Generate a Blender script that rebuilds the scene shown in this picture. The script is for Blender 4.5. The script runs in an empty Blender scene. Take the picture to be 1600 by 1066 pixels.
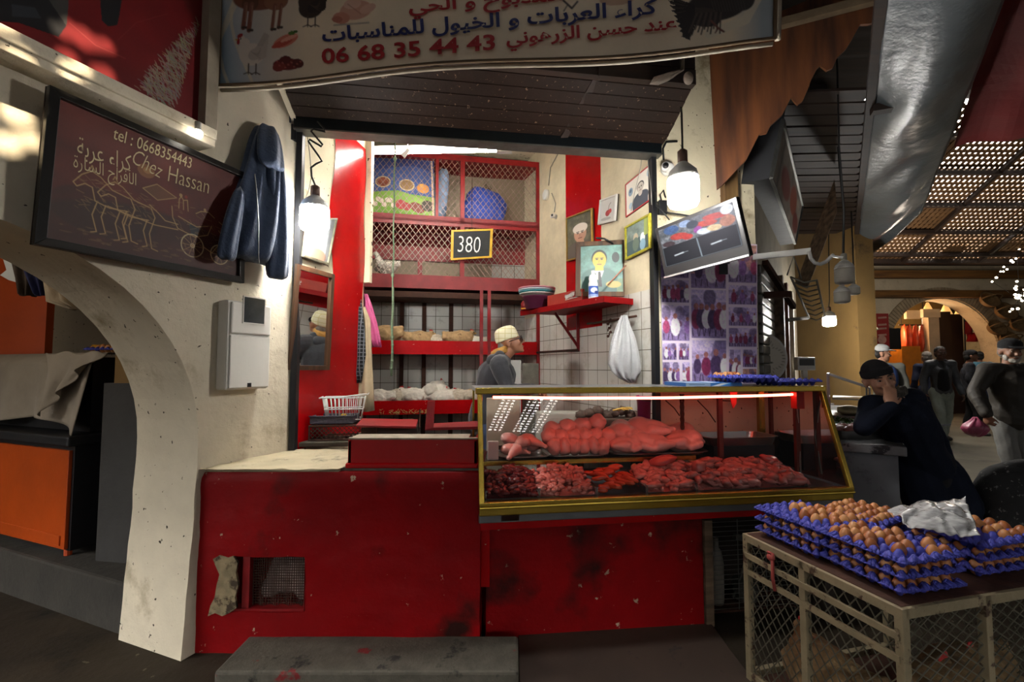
import bpy, bmesh, math, random
import numpy as np
from mathutils import Vector as V, Matrix, noise
random.seed(7)
SC = bpy.context.scene
COL = SC.collection
PI = math.pi

# ------------------------------------------------------------------ camera
CAM_Z, FPX, CX, CY, PITCH = 1.38, 720.0, 800.0, 533.0, math.radians(3.17)
cam_d = bpy.data.cameras.new('camera')
cam = bpy.data.objects.new('camera', cam_d)
COL.objects.link(cam)
cam.location = (0, 0, CAM_Z)
cam.rotation_euler = (PI / 2 + PITCH, 0, 0)
cam_d.sensor_width = 36
cam_d.lens = 36 * FPX / 1600
cam_d.clip_start = 0.05
SC.camera = cam

# ------------------------------------------------------------------ view, world and sun
SC.view_settings.view_transform = 'Standard'
SC.view_settings.look = 'None'
SC.view_settings.gamma = 1
SC.view_settings.use_curve_mapping = False
SC.view_settings.exposure = 0.85
SC.cycles.use_denoising = True
SC.cycles.max_bounces = 8
SC.cycles.transparent_max_bounces = 16
SC.cycles.sample_clamp_indirect = 4.0
SC.cycles.caustics_reflective = False
SC.cycles.caustics_refractive = False
wd = bpy.data.worlds.new('world')
SC.world = wd
wd.use_nodes = True
nt = wd.node_tree
bg = nt.nodes['Background']
tc = nt.nodes.new('ShaderNodeTexCoord')
sp = nt.nodes.new('ShaderNodeSeparateXYZ')
rp = nt.nodes.new('ShaderNodeValToRGB')
nt.links.new(tc.outputs['Generated'], sp.inputs[0])
nt.links.new(sp.outputs['Z'], rp.inputs[0])
nt.links.new(rp.outputs[0], bg.inputs[0])
e = rp.color_ramp.elements
e[0].position = 0.02
e[0].color = (0.035, 0.035, 0.037, 1)
e[1].position = 0.26
e[1].color = (.26, 0.255, 0.25, 1)
q_ = rp.color_ramp.elements.new(.40); q_.color = (6.5, 6.3, 6.0, 1)
bg.inputs[1].default_value = 2.4
sun_d = bpy.data.lights.new('sun', 'SUN')
sun_d.energy = 10
sun_d.angle = math.radians(0.8)
sun_d.color = (1.0, 0.82, 0.58)
sun = bpy.data.objects.new('sun', sun_d)
COL.objects.link(sun)
SUN = V((0.50, -0.46, 0.73)).normalized()          # towards the sun
sun.location = SUN * 30
sun.rotation_euler = SUN.to_track_quat('Z', 'Y').to_euler()

# ------------------------------------------------------------------ pixels to places
FWD = V((0, math.cos(PITCH), math.sin(PITCH)))
UPV = V((0, -math.sin(PITCH), math.cos(PITCH)))
EYE = V((0, 0, CAM_Z))
def ray(px, py):
    return FWD * FPX + V((1, 0, 0)) * (px - CX) + UPV * (CY - py)
def at(px, py, y):
    d = ray(px, py)
    return EYE + d * (y / d.y)
def onz(px, py, z):
    d = ray(px, py)
    return EYE + d * ((z - CAM_Z) / d.z)
def hit(px, py, p, n):
    d = ray(px, py)
    return EYE + d * ((V(p) - EYE).dot(V(n)) / d.dot(V(n)))
def frame(p0, d):
    """matrix with X along d (on the ground plan), Z up, Y = Z x X"""
    x = V((d[0], d[1], 0)).normalized()
    y = V((-x.y, x.x, 0))
    return Matrix(((x.x, y.x, 0, p0[0]), (x.y, y.y, 0, p0[1]), (0, 0, 1, p0[2] if len(p0) > 2 else 0), (0, 0, 0, 1)))
def onf(fr, px, py, off=0.0):
    """local coordinates where the pixel's ray meets the plane local y = off of a frame"""
    n = fr.col[1].xyz
    p = hit(px, py, fr.translation + n * off, n)
    return fr.inverted() @ p

# ------------------------------------------------------------------ materials
def S(h, k=1.0):
    h = h.lstrip('#')
    o = []
    for i in (0, 2, 4):
        c = int(h[i:i + 2], 16) / 255
        o.append((c / 12.92 if c <= .04045 else ((c + .055) / 1.055) ** 2.4) * k)
    return tuple(o)
def c4(c): return (c[0], c[1], c[2], 1)
_M = {}
def mat(name, c, r=.6, me=0, var=.25, sc=6, bump=.15, bs=30, chip=None, chip2=None, coat=0, sheen=0, spec=.5, dist=.01):
    """procedural paint, metal, plaster: noise-mottled colour, fine bump, up to two kinds of worn patch (colour, threshold, scale)"""
    if name in _M: return _M[name]
    m = bpy.data.materials.new(name); m.use_nodes = True
    t = m.node_tree; N = t.nodes; L = t.links
    b = N['Principled BSDF']
    b.inputs['Roughness'].default_value = r
    b.inputs['Metallic'].default_value = me
    b.inputs['Specular IOR Level'].default_value = spec
    b.inputs['Coat Weight'].default_value = coat
    b.inputs['Sheen Weight'].default_value = sheen
    co = N.new('ShaderNodeTexCoord').outputs['Object']
    def nz(scale, det=5, rough=.6):
        n = N.new('ShaderNodeTexNoise'); n.inputs['Scale'].default_value = scale
        n.inputs['Detail'].default_value = det; n.inputs['Roughness'].default_value = rough
        L.new(co, n.inputs['Vector']); return n.outputs['Fac']
    def ramp(src, stops):
        q = N.new('ShaderNodeValToRGB'); L.new(src, q.inputs[0])
        q.color_ramp.elements[0].position, q.color_ramp.elements[0].color = stops[0][0], stops[0][1]
        q.color_ramp.elements[1].position, q.color_ramp.elements[1].color = stops[-1][0], stops[-1][1]
        for p_, c_ in stops[1:-1]:
            el = q.color_ramp.elements.new(p_); el.color = c_
        return q.outputs[0]
    lo = tuple(x * (1 - var) for x in c); hi = tuple(min(1, x * (1 + var)) for x in c)
    out = ramp(nz(sc), [(.3, c4(lo)), (.7, c4(hi))])
    for q, ch in enumerate((chip, chip2)):
        if ch:
            cc, th, scl = ch[:3]
            f = ramp(nz(scl, 8, .68 if q == 0 else .5), [(th, (0, 0, 0, 1)), (th + (ch[3] if len(ch) > 3 else .02), (1, 1, 1, 1))])
            mx = N.new('ShaderNodeMix'); mx.data_type = 'RGBA'
            L.new(f, mx.inputs['Factor']); L.new(out, mx.inputs[6]); mx.inputs[7].default_value = c4(cc)
            out = mx.outputs[2]
    L.new(out, b.inputs['Base Color'])
    if bump:
        bp = N.new('ShaderNodeBump'); bp.inputs['Strength'].default_value = bump; bp.inputs['Distance'].default_value = dist
        L.new(nz(bs, 6), bp.inputs['Height']); L.new(bp.outputs[0], b.inputs['Normal'])
    _M[name] = m; return m
def wood(name, c, c2, axis='X', sc=4, r=.7, bump=.2):
    if name in _M: return _M[name]
    m = bpy.data.materials.new(name); m.use_nodes = True
    t = m.node_tree; N = t.nodes; L = t.links; b = N['Principled BSDF']
    b.inputs['Roughness'].default_value = r
    tcn = N.new('ShaderNodeTexCoord'); mp = N.new('ShaderNodeMapping')
    mp.inputs['Scale'].default_value = {'X': (.12, 1, 1), 'Y': (1, .12, 1), 'Z': (1, 1, .12)}[axis]
    L.new(tcn.outputs['Object'], mp.inputs[0])
    n = N.new('ShaderNodeTexNoise'); n.inputs['Scale'].default_value = sc * 6; n.inputs['Detail'].default_value = 6
    L.new(mp.outputs[0], n.inputs['Vector'])
    q = N.new('ShaderNodeValToRGB'); L.new(n.outputs['Fac'], q.inputs[0])
    q.color_ramp.elements[0].position, q.color_ramp.elements[0].color = .32, c4(c)
    q.color_ramp.elements[1].position, q.color_ramp.elements[1].color = .68, c4(c2)
    L.new(q.outputs[0], b.inputs['Base Color'])
    bp = N.new('ShaderNodeBump'); bp.inputs['Strength'].default_value = bump; bp.inputs['Distance'].default_value = .004
    L.new(n.outputs['Fac'], bp.inputs['Height']); L.new(bp.outputs[0], b.inputs['Normal'])
    _M[name] = m; return m
def tiles(name, c, mortar, w=.15, h=.15, r=.25, stain=None, off=0, top=None, above=None):
    """wall tiles in the object's own X-Z plane; above the height `top` the plaster colour `above`"""
    if name in _M: return _M[name]
    m = bpy.data.materials.new(name); m.use_nodes = True
    t = m.node_tree; N = t.nodes; L = t.links; b = N['Principled BSDF']
    tcn = N.new('ShaderNodeTexCoord'); s = N.new('ShaderNodeSeparateXYZ'); cb = N.new('ShaderNodeCombineXYZ')
    L.new(tcn.outputs['Object'], s.inputs[0]); L.new(s.outputs['X'], cb.inputs['X']); L.new(s.outputs['Z'], cb.inputs['Y'])
    k = N.new('ShaderNodeTexBrick'); k.offset = off; k.squash = 1
    k.inputs['Scale'].default_value = 1; k.inputs['Brick Width'].default_value = w; k.inputs['Row Height'].default_value = h
    k.inputs['Mortar Size'].default_value = .003; k.inputs['Color1'].default_value = c4(c)
    k.inputs['Color2'].default_value = c4(tuple(x * .9 for x in c)); k.inputs['Mortar'].default_value = c4(mortar)
    L.new(cb.outputs[0], k.inputs['Vector'])
    out = k.outputs['Color']
    n = N.new('ShaderNodeTexNoise'); n.inputs['Scale'].default_value = 3.5; n.inputs['Detail'].default_value = 8
    n.inputs['Roughness'].default_value = .7
    L.new(tcn.outputs['Object'], n.inputs['Vector'])
    if stain:
        q = N.new('ShaderNodeValToRGB'); L.new(n.outputs['Fac'], q.inputs[0])
        q.color_ramp.elements[0].position = .52; q.color_ramp.elements[0].color = (0, 0, 0, 1)
        q.color_ramp.elements[1].position = .80; q.color_ramp.elements[1].color = (1, 1, 1, 1)
        mx = N.new('ShaderNodeMix'); mx.data_type = 'RGBA'; L.new(q.outputs[0], mx.inputs['Factor'])
        L.new(out, mx.inputs[6]); mx.inputs[7].default_value = c4(stain); out = mx.outputs[2]
    b.inputs['Roughness'].default_value = r
    if top is not None:
        g = N.new('ShaderNodeMath'); g.operation = 'GREATER_THAN'; g.inputs[1].default_value = top; L.new(s.outputs['Z'], g.inputs[0])
        q2 = N.new('ShaderNodeValToRGB'); L.new(n.outputs['Fac'], q2.inputs[0])
        q2.color_ramp.elements[0].position = .3; q2.color_ramp.elements[0].color = c4(tuple(x * .7 for x in above))
        q2.color_ramp.elements[1].position = .62; q2.color_ramp.elements[1].color = c4(above)
        mx = N.new('ShaderNodeMix'); mx.data_type = 'RGBA'; L.new(g.outputs[0], mx.inputs['Factor'])
        L.new(out, mx.inputs[6]); L.new(q2.outputs[0], mx.inputs[7]); out = mx.outputs[2]
        ma = N.new('ShaderNodeMath'); ma.operation = 'MULTIPLY_ADD'; ma.inputs[1].default_value = .8 - r; ma.inputs[2].default_value = r
        L.new(g.outputs[0], ma.inputs[0]); L.new(ma.outputs[0], b.inputs['Roughness'])
    L.new(out, b.inputs['Base Color'])
    bp = N.new('ShaderNodeBump'); bp.inputs['Strength'].default_value = .2; bp.inputs['Distance'].default_value = .004
    L.new(n.outputs['Fac'], bp.inputs['Height']); L.new(bp.outputs[0], b.inputs['Normal'])
    _M[name] = m; return m
def emit(name, c, s):
    if name in _M: return _M[name]
    m = bpy.data.materials.new(name); m.use_nodes = True
    b = m.node_tree.nodes['Principled BSDF']
    b.inputs['Base Color'].default_value = c4(c); b.inputs['Emission Color'].default_value = c4(c)
    b.inputs['Emission Strength'].default_value = s
    _M[name] = m; return m
def clear(name, tint=(1, 1, 1), gloss=1.0, rough=.02, ior=1.45, haze=0.0):
    """a thin clear pane or film: see-through with a Fresnel reflection"""
    if name in _M: return _M[name]
    m = bpy.data.materials.new(name); m.use_nodes = True
    t = m.node_tree; N = t.nodes; L = t.links
    for n in list(N):
        if n.type == 'BSDF_PRINCIPLED': N.remove(n)
    o = N['Material Output']
    tr = N.new('ShaderNodeBsdfTransparent'); tr.inputs[0].default_value = c4(tint)
    gl = N.new('ShaderNodeBsdfGlossy'); gl.inputs['Roughness'].default_value = rough
    fr = N.new('ShaderNodeFresnel'); fr.inputs[0].default_value = ior
    mu = N.new('ShaderNodeMath'); mu.operation = 'MULTIPLY'; mu.inputs[1].default_value = gloss
    L.new(fr.outputs[0], mu.inputs[0])
    a = tr.outputs[0]
    if haze:
        df = N.new('ShaderNodeBsdfDiffuse'); df.inputs[0].default_value = (.8, .8, .8, 1)
        nz = N.new('ShaderNodeTexNoise'); nz.inputs['Scale'].default_value = 9; nz.inputs['Detail'].default_value = 5
        rq = N.new('ShaderNodeMath'); rq.operation = 'MULTIPLY'; rq.inputs[1].default_value = haze * 2
        L.new(nz.outputs['Fac'], rq.inputs[0])
        m2 = N.new('ShaderNodeMixShader'); L.new(rq.outputs[0], m2.inputs[0]); L.new(a, m2.inputs[1]); L.new(df.outputs[0], m2.inputs[2]); a = m2.outputs[0]
    mx = N.new('ShaderNodeMixShader')
    L.new(mu.outputs[0], mx.inputs[0]); L.new(a, mx.inputs[1]); L.new(gl.outputs[0], mx.inputs[2])
    L.new(mx.outputs[0], o.inputs[0])
    _M[name] = m; return m
def colmat(name, r=.5, emission=0.0, coat=0, bump=0):
    """shows the mesh's own colour attribute: a printed, painted or drawn picture"""
    if name in _M: return _M[name]
    m = bpy.data.materials.new(name); m.use_nodes = True
    t = m.node_tree; b = t.nodes['Principled BSDF']
    a = t.nodes.new('ShaderNodeAttribute'); a.attribute_name = 'Col'
    t.links.new(a.outputs['Color'], b.inputs['Base Color'])
    b.inputs['Roughness'].default_value = r; b.inputs['Coat Weight'].default_value = coat
    if emission:
        t.links.remove(b.inputs['Base Color'].links[0]); b.inputs['Base Color'].default_value = (.01, .01, .012, 1); b.inputs['Specular IOR Level'].default_value = .015; b.inputs['IOR'].default_value = 1.1
        t.links.new(a.outputs['Color'], b.inputs['Emission Color']); b.inputs['Emission Strength'].default_value = emission
    _M[name] = m; return m

# ------------------------------------------------------------------ mesh building
class MB:
    def __init__(s): s.v = []; s.f = []; s.X = None
    def add(s, vs, fs):
        o = len(s.v)
        if s.X is not None: vs = [s.X @ V(q) for q in vs]
        s.v += [tuple(q) for q in vs]; s.f += [tuple(i + o for i in f) for f in fs]; return s
    def box(s, x0, y0, z0, x1, y1, z1):
        return s.add([(x0, y0, z0), (x1, y0, z0), (x1, y1, z0), (x0, y1, z0), (x0, y0, z1), (x1, y0, z1), (x1, y1, z1), (x0, y1, z1)],
                     [(3, 2, 1, 0), (4, 5, 6, 7), (0, 1, 5, 4), (1, 2, 6, 5), (2, 3, 7, 6), (3, 0, 4, 7)])
    def beam(s, a, b, w, h, up=(0, 0, 1)):
        a, b = V(a), V(b); d = (b - a).normalized(); u = V(up)
        if abs(d.dot(u)) > .99: u = V((0, 1, 0)) if abs(d.y) < .9 else V((1, 0, 0))
        sx = d.cross(u).normalized() * (w / 2); sz = sx.cross(d).normalized() * (h / 2)
        return s.add([a - sx - sz, a + sx - sz, a + sx + sz, a - sx + sz, b - sx - sz, b + sx - sz, b + sx + sz, b - sx + sz],
                     [(0, 1, 2, 3), (7, 6, 5, 4), (4, 5, 1, 0), (5, 6, 2, 1), (6, 7, 3, 2), (7, 4, 0, 3)])
    def tube(s, pts, r, n=8, closed=False):
        pts = [V(p) for p in pts]; k = len(pts); vs = []; fs = []; pu = None
        for i, p in enumerate(pts):
            if closed: d = pts[(i + 1) % k] - pts[i - 1]
            else: d = pts[min(i + 1, k - 1)] - pts[max(i - 1, 0)]
            d = d.normalized() if d.length > 1e-9 else V((0, 0, 1))
            if pu is None:
                u = V((0, 0, 1)) if abs(d.z) < .9 else V((1, 0, 0))
            else: u = pu
            u = u - d * u.dot(d); u.normalize(); pu = u; w = d.cross(u)
            rr = r[i] if isinstance(r, (list, tuple)) else r
            for j in range(n):
                a = 2 * PI * j / n; vs.append(p + u * (rr * math.cos(a)) + w * (rr * math.sin(a)))
        for i in range(k if closed else k - 1):
            for j in range(n):
                a, b = i * n, ((i + 1) % k) * n
                fs.append((a + j, a + (j + 1) % n, b + (j + 1) % n, b + j))
        if not closed: fs += [tuple(range(n))[::-1], tuple((k - 1) * n + j for j in range(n))]
        return s.add(vs, fs)
    def lathe(s, prof, c=(0, 0, 0), n=24, m=None, a0=0, a1=2 * PI):
        """prof: (radius, height) pairs turned about Z"""
        full = abs(a1 - a0 - 2 * PI) < 1e-6; vs = []; fs = []; k = len(prof); nn = n if full else n + 1
        for r, z in prof:
            for j in range(nn):
                a = a0 + (a1 - a0) * j / n; q = V((r * math.cos(a), r * math.sin(a), z))
                vs.append(V(c) + (m @ q if m else q))
        for i in range(k - 1):
            for j in range(n):
                b = (j + 1) % nn; fs.append((i * nn + j, i * nn + b, (i + 1) * nn + b, (i + 1) * nn + j))
        if full:
            if prof[0][0] > 1e-6: fs.append(tuple(range(n))[::-1])
            if prof[-1][0] > 1e-6: fs.append(tuple((k - 1) * n + j for j in range(n)))
        return s.add(vs, fs)
    def ell(s, c, r, m=None, nu=16, nv=10, f=None):
        if not isinstance(r, (tuple, list)): r = (r, r, r)
        vs = []; fs = []
        for i in range(nv + 1):
            th = PI * i / nv
            for j in range(nu):
                ph = 2 * PI * j / nu
                q = V((math.sin(th) * math.cos(ph), math.sin(th) * math.sin(ph), math.cos(th)))
                k = f(q) if f else 1
                q = V((q.x * r[0] * k, q.y * r[1] * k, q.z * r[2] * k))
                vs.append(V(c) + (m @ q if m else q))
        for i in range(nv):
            for j in range(nu):
                b = (j + 1) % nu; fs.append((i * nu + j, (i + 1) * nu + j, (i + 1) * nu + b, i * nu + b))
        return s.add(vs, fs)
    def cap(s, a, b, ra, rb, n=12):
        """tapered capsule"""
        a, b = V(a), V(b); d = b - a; L = d.length
        q = d.to_track_quat('Z', 'Y').to_matrix() if L > 1e-6 else Matrix.Identity(3)
        prof = [(ra * math.sin(t), -ra * math.cos(t)) for t in [PI / 2 * i / 4 for i in range(5)]]
        prof += [(rb * math.cos(t), L + rb * math.sin(t)) for t in [PI / 2 * i / 4 for i in range(5)]]
        prof[0] = (0, prof[0][1]); prof[-1] = (0, prof[-1][1])
        return s.lathe(prof, a, n, q)
    def poly(s, pts, d):
        """a flat outline given thickness d (vector)"""
        n = len(pts); d = V(d); vs = [V(p) for p in pts] + [V(p) + d for p in pts]
        return s.add(vs, [tuple(range(n))[::-1], tuple(range(n, 2 * n))] + [(i, (i + 1) % n, n + (i + 1) % n, n + i) for i in range(n)])
    def quad(s, a, b, c, d): return s.add([a, b, c, d], [(0, 1, 2, 3)])
    def grid(s, fn, nu, nv):
        vs = [fn(i / nu, j / nv) for j in range(nv + 1) for i in range(nu + 1)]; w = nu + 1
        return s.add(vs, [(j * w + i, j * w + i + 1, (j + 1) * w + i + 1, (j + 1) * w + i) for j in range(nv) for i in range(nu)])
    def loft(s, rings):
        n = len(rings[0]); vs = [p for r in rings for p in r]
        fs = [(i * n + j, i * n + (j + 1) % n, (i + 1) * n + (j + 1) % n, (i + 1) * n + j) for i in range(len(rings) - 1) for j in range(n)]
        fs += [tuple(range(n))[::-1], tuple((len(rings) - 1) * n + j for j in range(n))]
        return s.add(vs, fs)
    def diamonds(s, o, ux, uz, w, h, p, q, t):
        """expanded-metal mesh: crossing strands over a w x h panel; p, q = half diamond width and height"""
        o, ux, uz = V(o), V(ux), V(uz); nrm = ux.cross(uz).normalized()
        sl = q / p
        for sg in (1, -1):
            k = -int(h / (2 * q)) - 1
            while True:
                x0 = k * 2 * p; k += 1
                if x0 > w + h / sl: break
                # z = sl*(x-x0)  for sg=1 ; z = h - sl*(x-x0) for sg=-1
                xa, xb = max(0, x0), min(w, x0 + h / sl)
                if xb - xa < .004: continue
                za, zb = sl * (xa - x0), sl * (xb - x0)
                if sg < 0: za, zb = h - za, h - zb
                s.beam(o + ux * xa + uz * za, o + ux * xb + uz * zb, t, t, nrm)
        return s
    def mesh(s, name, smooth=False):
        me = bpy.data.meshes.new(name); me.from_pydata(s.v, [], s.f); me.update()
        if smooth: me.polygons.foreach_set('use_smooth', [True] * len(me.polygons))
        return me
def mw(o):
    m = o.matrix_basis.copy()
    while o.parent: o = o.parent; m = o.matrix_basis @ m
    return m
def link(name, me, m=None, parent=None):
    o = bpy.data.objects.new(name, me); COL.objects.link(o)
    if m is not None and not me.materials: me.materials.append(m)
    if parent: o.parent = parent
    return o
def fixnormals(me):
    b = bmesh.new(); b.from_mesh(me); bmesh.ops.recalc_face_normals(b, faces=b.faces); b.to_mesh(me); b.free()
def obj(name, mb, m, parent=None, smooth=False, world=False, bevel=0, norm=True, sub=0):
    me = mb.mesh(name, smooth)
    if norm: fixnormals(me)
    if world and parent: me.transform(mw(parent).inverted())
    o = link(name, me, m, parent)
    if bevel:
        b = o.modifiers.new('bevel', 'BEVEL'); b.width = bevel; b.segments = 2; b.limit_method = 'ANGLE'
    if sub:
        b = o.modifiers.new('subsurf', 'SUBSURF'); b.levels = sub; b.render_levels = sub
    return o
def tag(o, label, cat, group=None, kind=None):
    o['label'] = label; o['category'] = cat
    if group: o['group'] = group
    if kind: o['kind'] = kind
    return o
def thing(name, label, cat, loc=(0, 0, 0), rz=0, group=None, m=None):
    o = bpy.data.objects.new(name, None); COL.objects.link(o); o.empty_display_size = .05
    if m is not None: o.matrix_basis = m
    else: o.location = loc; o.rotation_euler = (0, 0, rz)
    return tag(o, label, cat, group)
def solo(name, label, cat, mb, m, group=None, smooth=False, bevel=0, fr=None, kind=None, sub=0, norm=True):
    """a thing that is one mesh, its origin at its base; fr: the mesh is given in that frame"""
    me = mb.mesh(name, smooth)
    if norm: fixnormals(me)
    co = [v.co for v in me.vertices]
    c = V(((min(q.x for q in co) + max(q.x for q in co)) / 2, (min(q.y for q in co) + max(q.y for q in co)) / 2, min(q.z for q in co)))
    me.transform(Matrix.Translation(-c))
    o = link(name, me, m)
    o.matrix_basis = (fr if fr is not None else Matrix.Identity(4)) @ Matrix.Translation(c)
    if bevel:
        b = o.modifiers.new('bevel', 'BEVEL'); b.width = bevel; b.segments = 2; b.limit_method = 'ANGLE'
    if sub:
        b = o.modifiers.new('subsurf', 'SUBSURF'); b.levels = sub; b.render_levels = sub
    return tag(o, label, cat, group, kind)
def struct(name, mb, m, fr=None, smooth=False, bevel=0, parent=None):
    o = obj(name, mb, m, parent, smooth, bevel=bevel)
    if fr is not None: o.matrix_basis = fr
    if not parent: o['kind'] = 'structure'
    return o
def dup(root, loc=None, rz=None, label=None, m=None, scale=None):
    r = root.copy(); COL.objects.link(r)
    if m is not None: r.matrix_basis = m
    if loc is not None: r.location = loc
    if rz is not None: r.rotation_euler = (0, 0, rz)
    if scale: r.scale = (scale,) * 3
    if label: r['label'] = label
    for ch in list(root.children):
        c = ch.copy(); COL.objects.link(c); c.parent = r
        for g in list(ch.children):
            d = g.copy(); COL.objects.link(d); d.parent = c
    return r
TMP = bpy.data.scenes.new('scratch')
def baked(o):
    COL.objects.unlink(o); TMP.collection.objects.link(o)
    vl = TMP.view_layers[0]; vl.update(); dg = vl.depsgraph; dg.update()
    m2 = bpy.data.meshes.new_from_object(o.evaluated_get(dg)); bpy.data.objects.remove(o); return m2
def blob(name, mb, m, parent=None, voxel=.01, smooth=3, world=False, dec=0, nz=0, nzs=10):
    """melt overlapping shapes into one continuous skin"""
    me = mb.mesh(name)
    fixnormals(me)
    o = link(name, me)
    r = o.modifiers.new('r', 'REMESH'); r.mode = 'VOXEL'; r.voxel_size = voxel
    if smooth:
        q = o.modifiers.new('s', 'SMOOTH'); q.iterations = smooth; q.factor = .5
    if dec:
        q = o.modifiers.new('d', 'DECIMATE'); q.ratio = dec
    m2 = baked(o); bpy.data.meshes.remove(me)
    m2.name = name
    if nz:
        n_ = len(m2.vertices); co = np.empty(n_ * 3, np.float32); no = np.empty(n_ * 3, np.float32)
        m2.vertices.foreach_get('co', co); m2.vertex_normals.foreach_get('vector', no); co = co.reshape(-1, 3); no = no.reshape(-1, 3)
        co += no * np.array([noise.noise(V(c) * nzs) * nz for c in co.tolist()], np.float32)[:, None]
        m2.vertices.foreach_set('co', co.ravel()); m2.update()
    m2.polygons.foreach_set('use_smooth', [True] * len(m2.polygons))
    if world and parent: m2.transform(mw(parent).inverted())
    m2.materials.clear()
    return link(name, m2, m, parent)

# ------------------------------------------------------------------ lettering
_AR = {'ا': 'FE8D FE8E', 'ب': 'FE8F FE90 FE91 FE92', 'ة': 'FE93 FE94', 'ت': 'FE95 FE96 FE97 FE98', 'ح': 'FEA1 FEA2 FEA3 FEA4', 'خ': 'FEA5 FEA6 FEA7 FEA8',
       'د': 'FEA9 FEAA', 'ذ': 'FEAB FEAC', 'ر': 'FEAD FEAE', 'ز': 'FEAF FEB0', 'س': 'FEB1 FEB2 FEB3 FEB4', 'ع': 'FEC9 FECA FECB FECC', 'ف': 'FED1 FED2 FED3 FED4',
       'ك': 'FED9 FEDA FEDB FEDC', 'ل': 'FEDD FEDE FEDF FEE0', 'م': 'FEE1 FEE2 FEE3 FEE4', 'ن': 'FEE5 FEE6 FEE7 FEE8', 'ه': 'FEE9 FEEA FEEB FEEC',
       'و': 'FEED FEEE', 'ي': 'FEF1 FEF2 FEF3 FEF4', 'ء': 'FE80', 'أ': 'FE83 FE84'}
def arabic(s):
    out = []
    for i, ch in enumerate(s):
        if ch not in _AR: out.append(ch); continue
        f = _AR[ch].split()
        pv = i > 0 and s[i - 1] in _AR and len(_AR[s[i - 1]].split()) == 4
        nx = len(f) == 4 and i + 1 < len(s) and s[i + 1] in _AR and len(_AR[s[i + 1]].split()) > 1
        k = (3 if nx else 1) if pv else (2 if nx else 0)
        out.append(chr(int(f[min(k, len(f) - 1)], 16)))
    return ''.join(out[::-1])
def letters(name, s, width, m, parent, M4, bold=0.0, shear=0, height=None, extrude=.001):
    """raised lettering, scaled to the given width; M4 maps (x along, y up, z out) of the text's lower left corner"""
    cu = bpy.data.curves.new(name, 'FONT'); cu.body = s; cu.offset = bold; cu.shear = shear; cu.extrude = 0
    cu.resolution_u = 3
    o = bpy.data.objects.new(name, cu); COL.objects.link(o)
    me = baked(o)
    co = np.array([v.co for v in me.vertices])
    x0, x1 = co[:, 0].min(), co[:, 0].max(); y0, y1 = co[:, 1].min(), co[:, 1].max()
    k = width / (x1 - x0); ky = k if height is None else height / (y1 - y0)
    me.transform(M4 @ Matrix.Diagonal((k, ky, 1, 1)) @ Matrix.Translation((-x0, 0 if height is None else -y0, extrude)))
    me.materials.clear()
    return link(name, me, m, parent)

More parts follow.
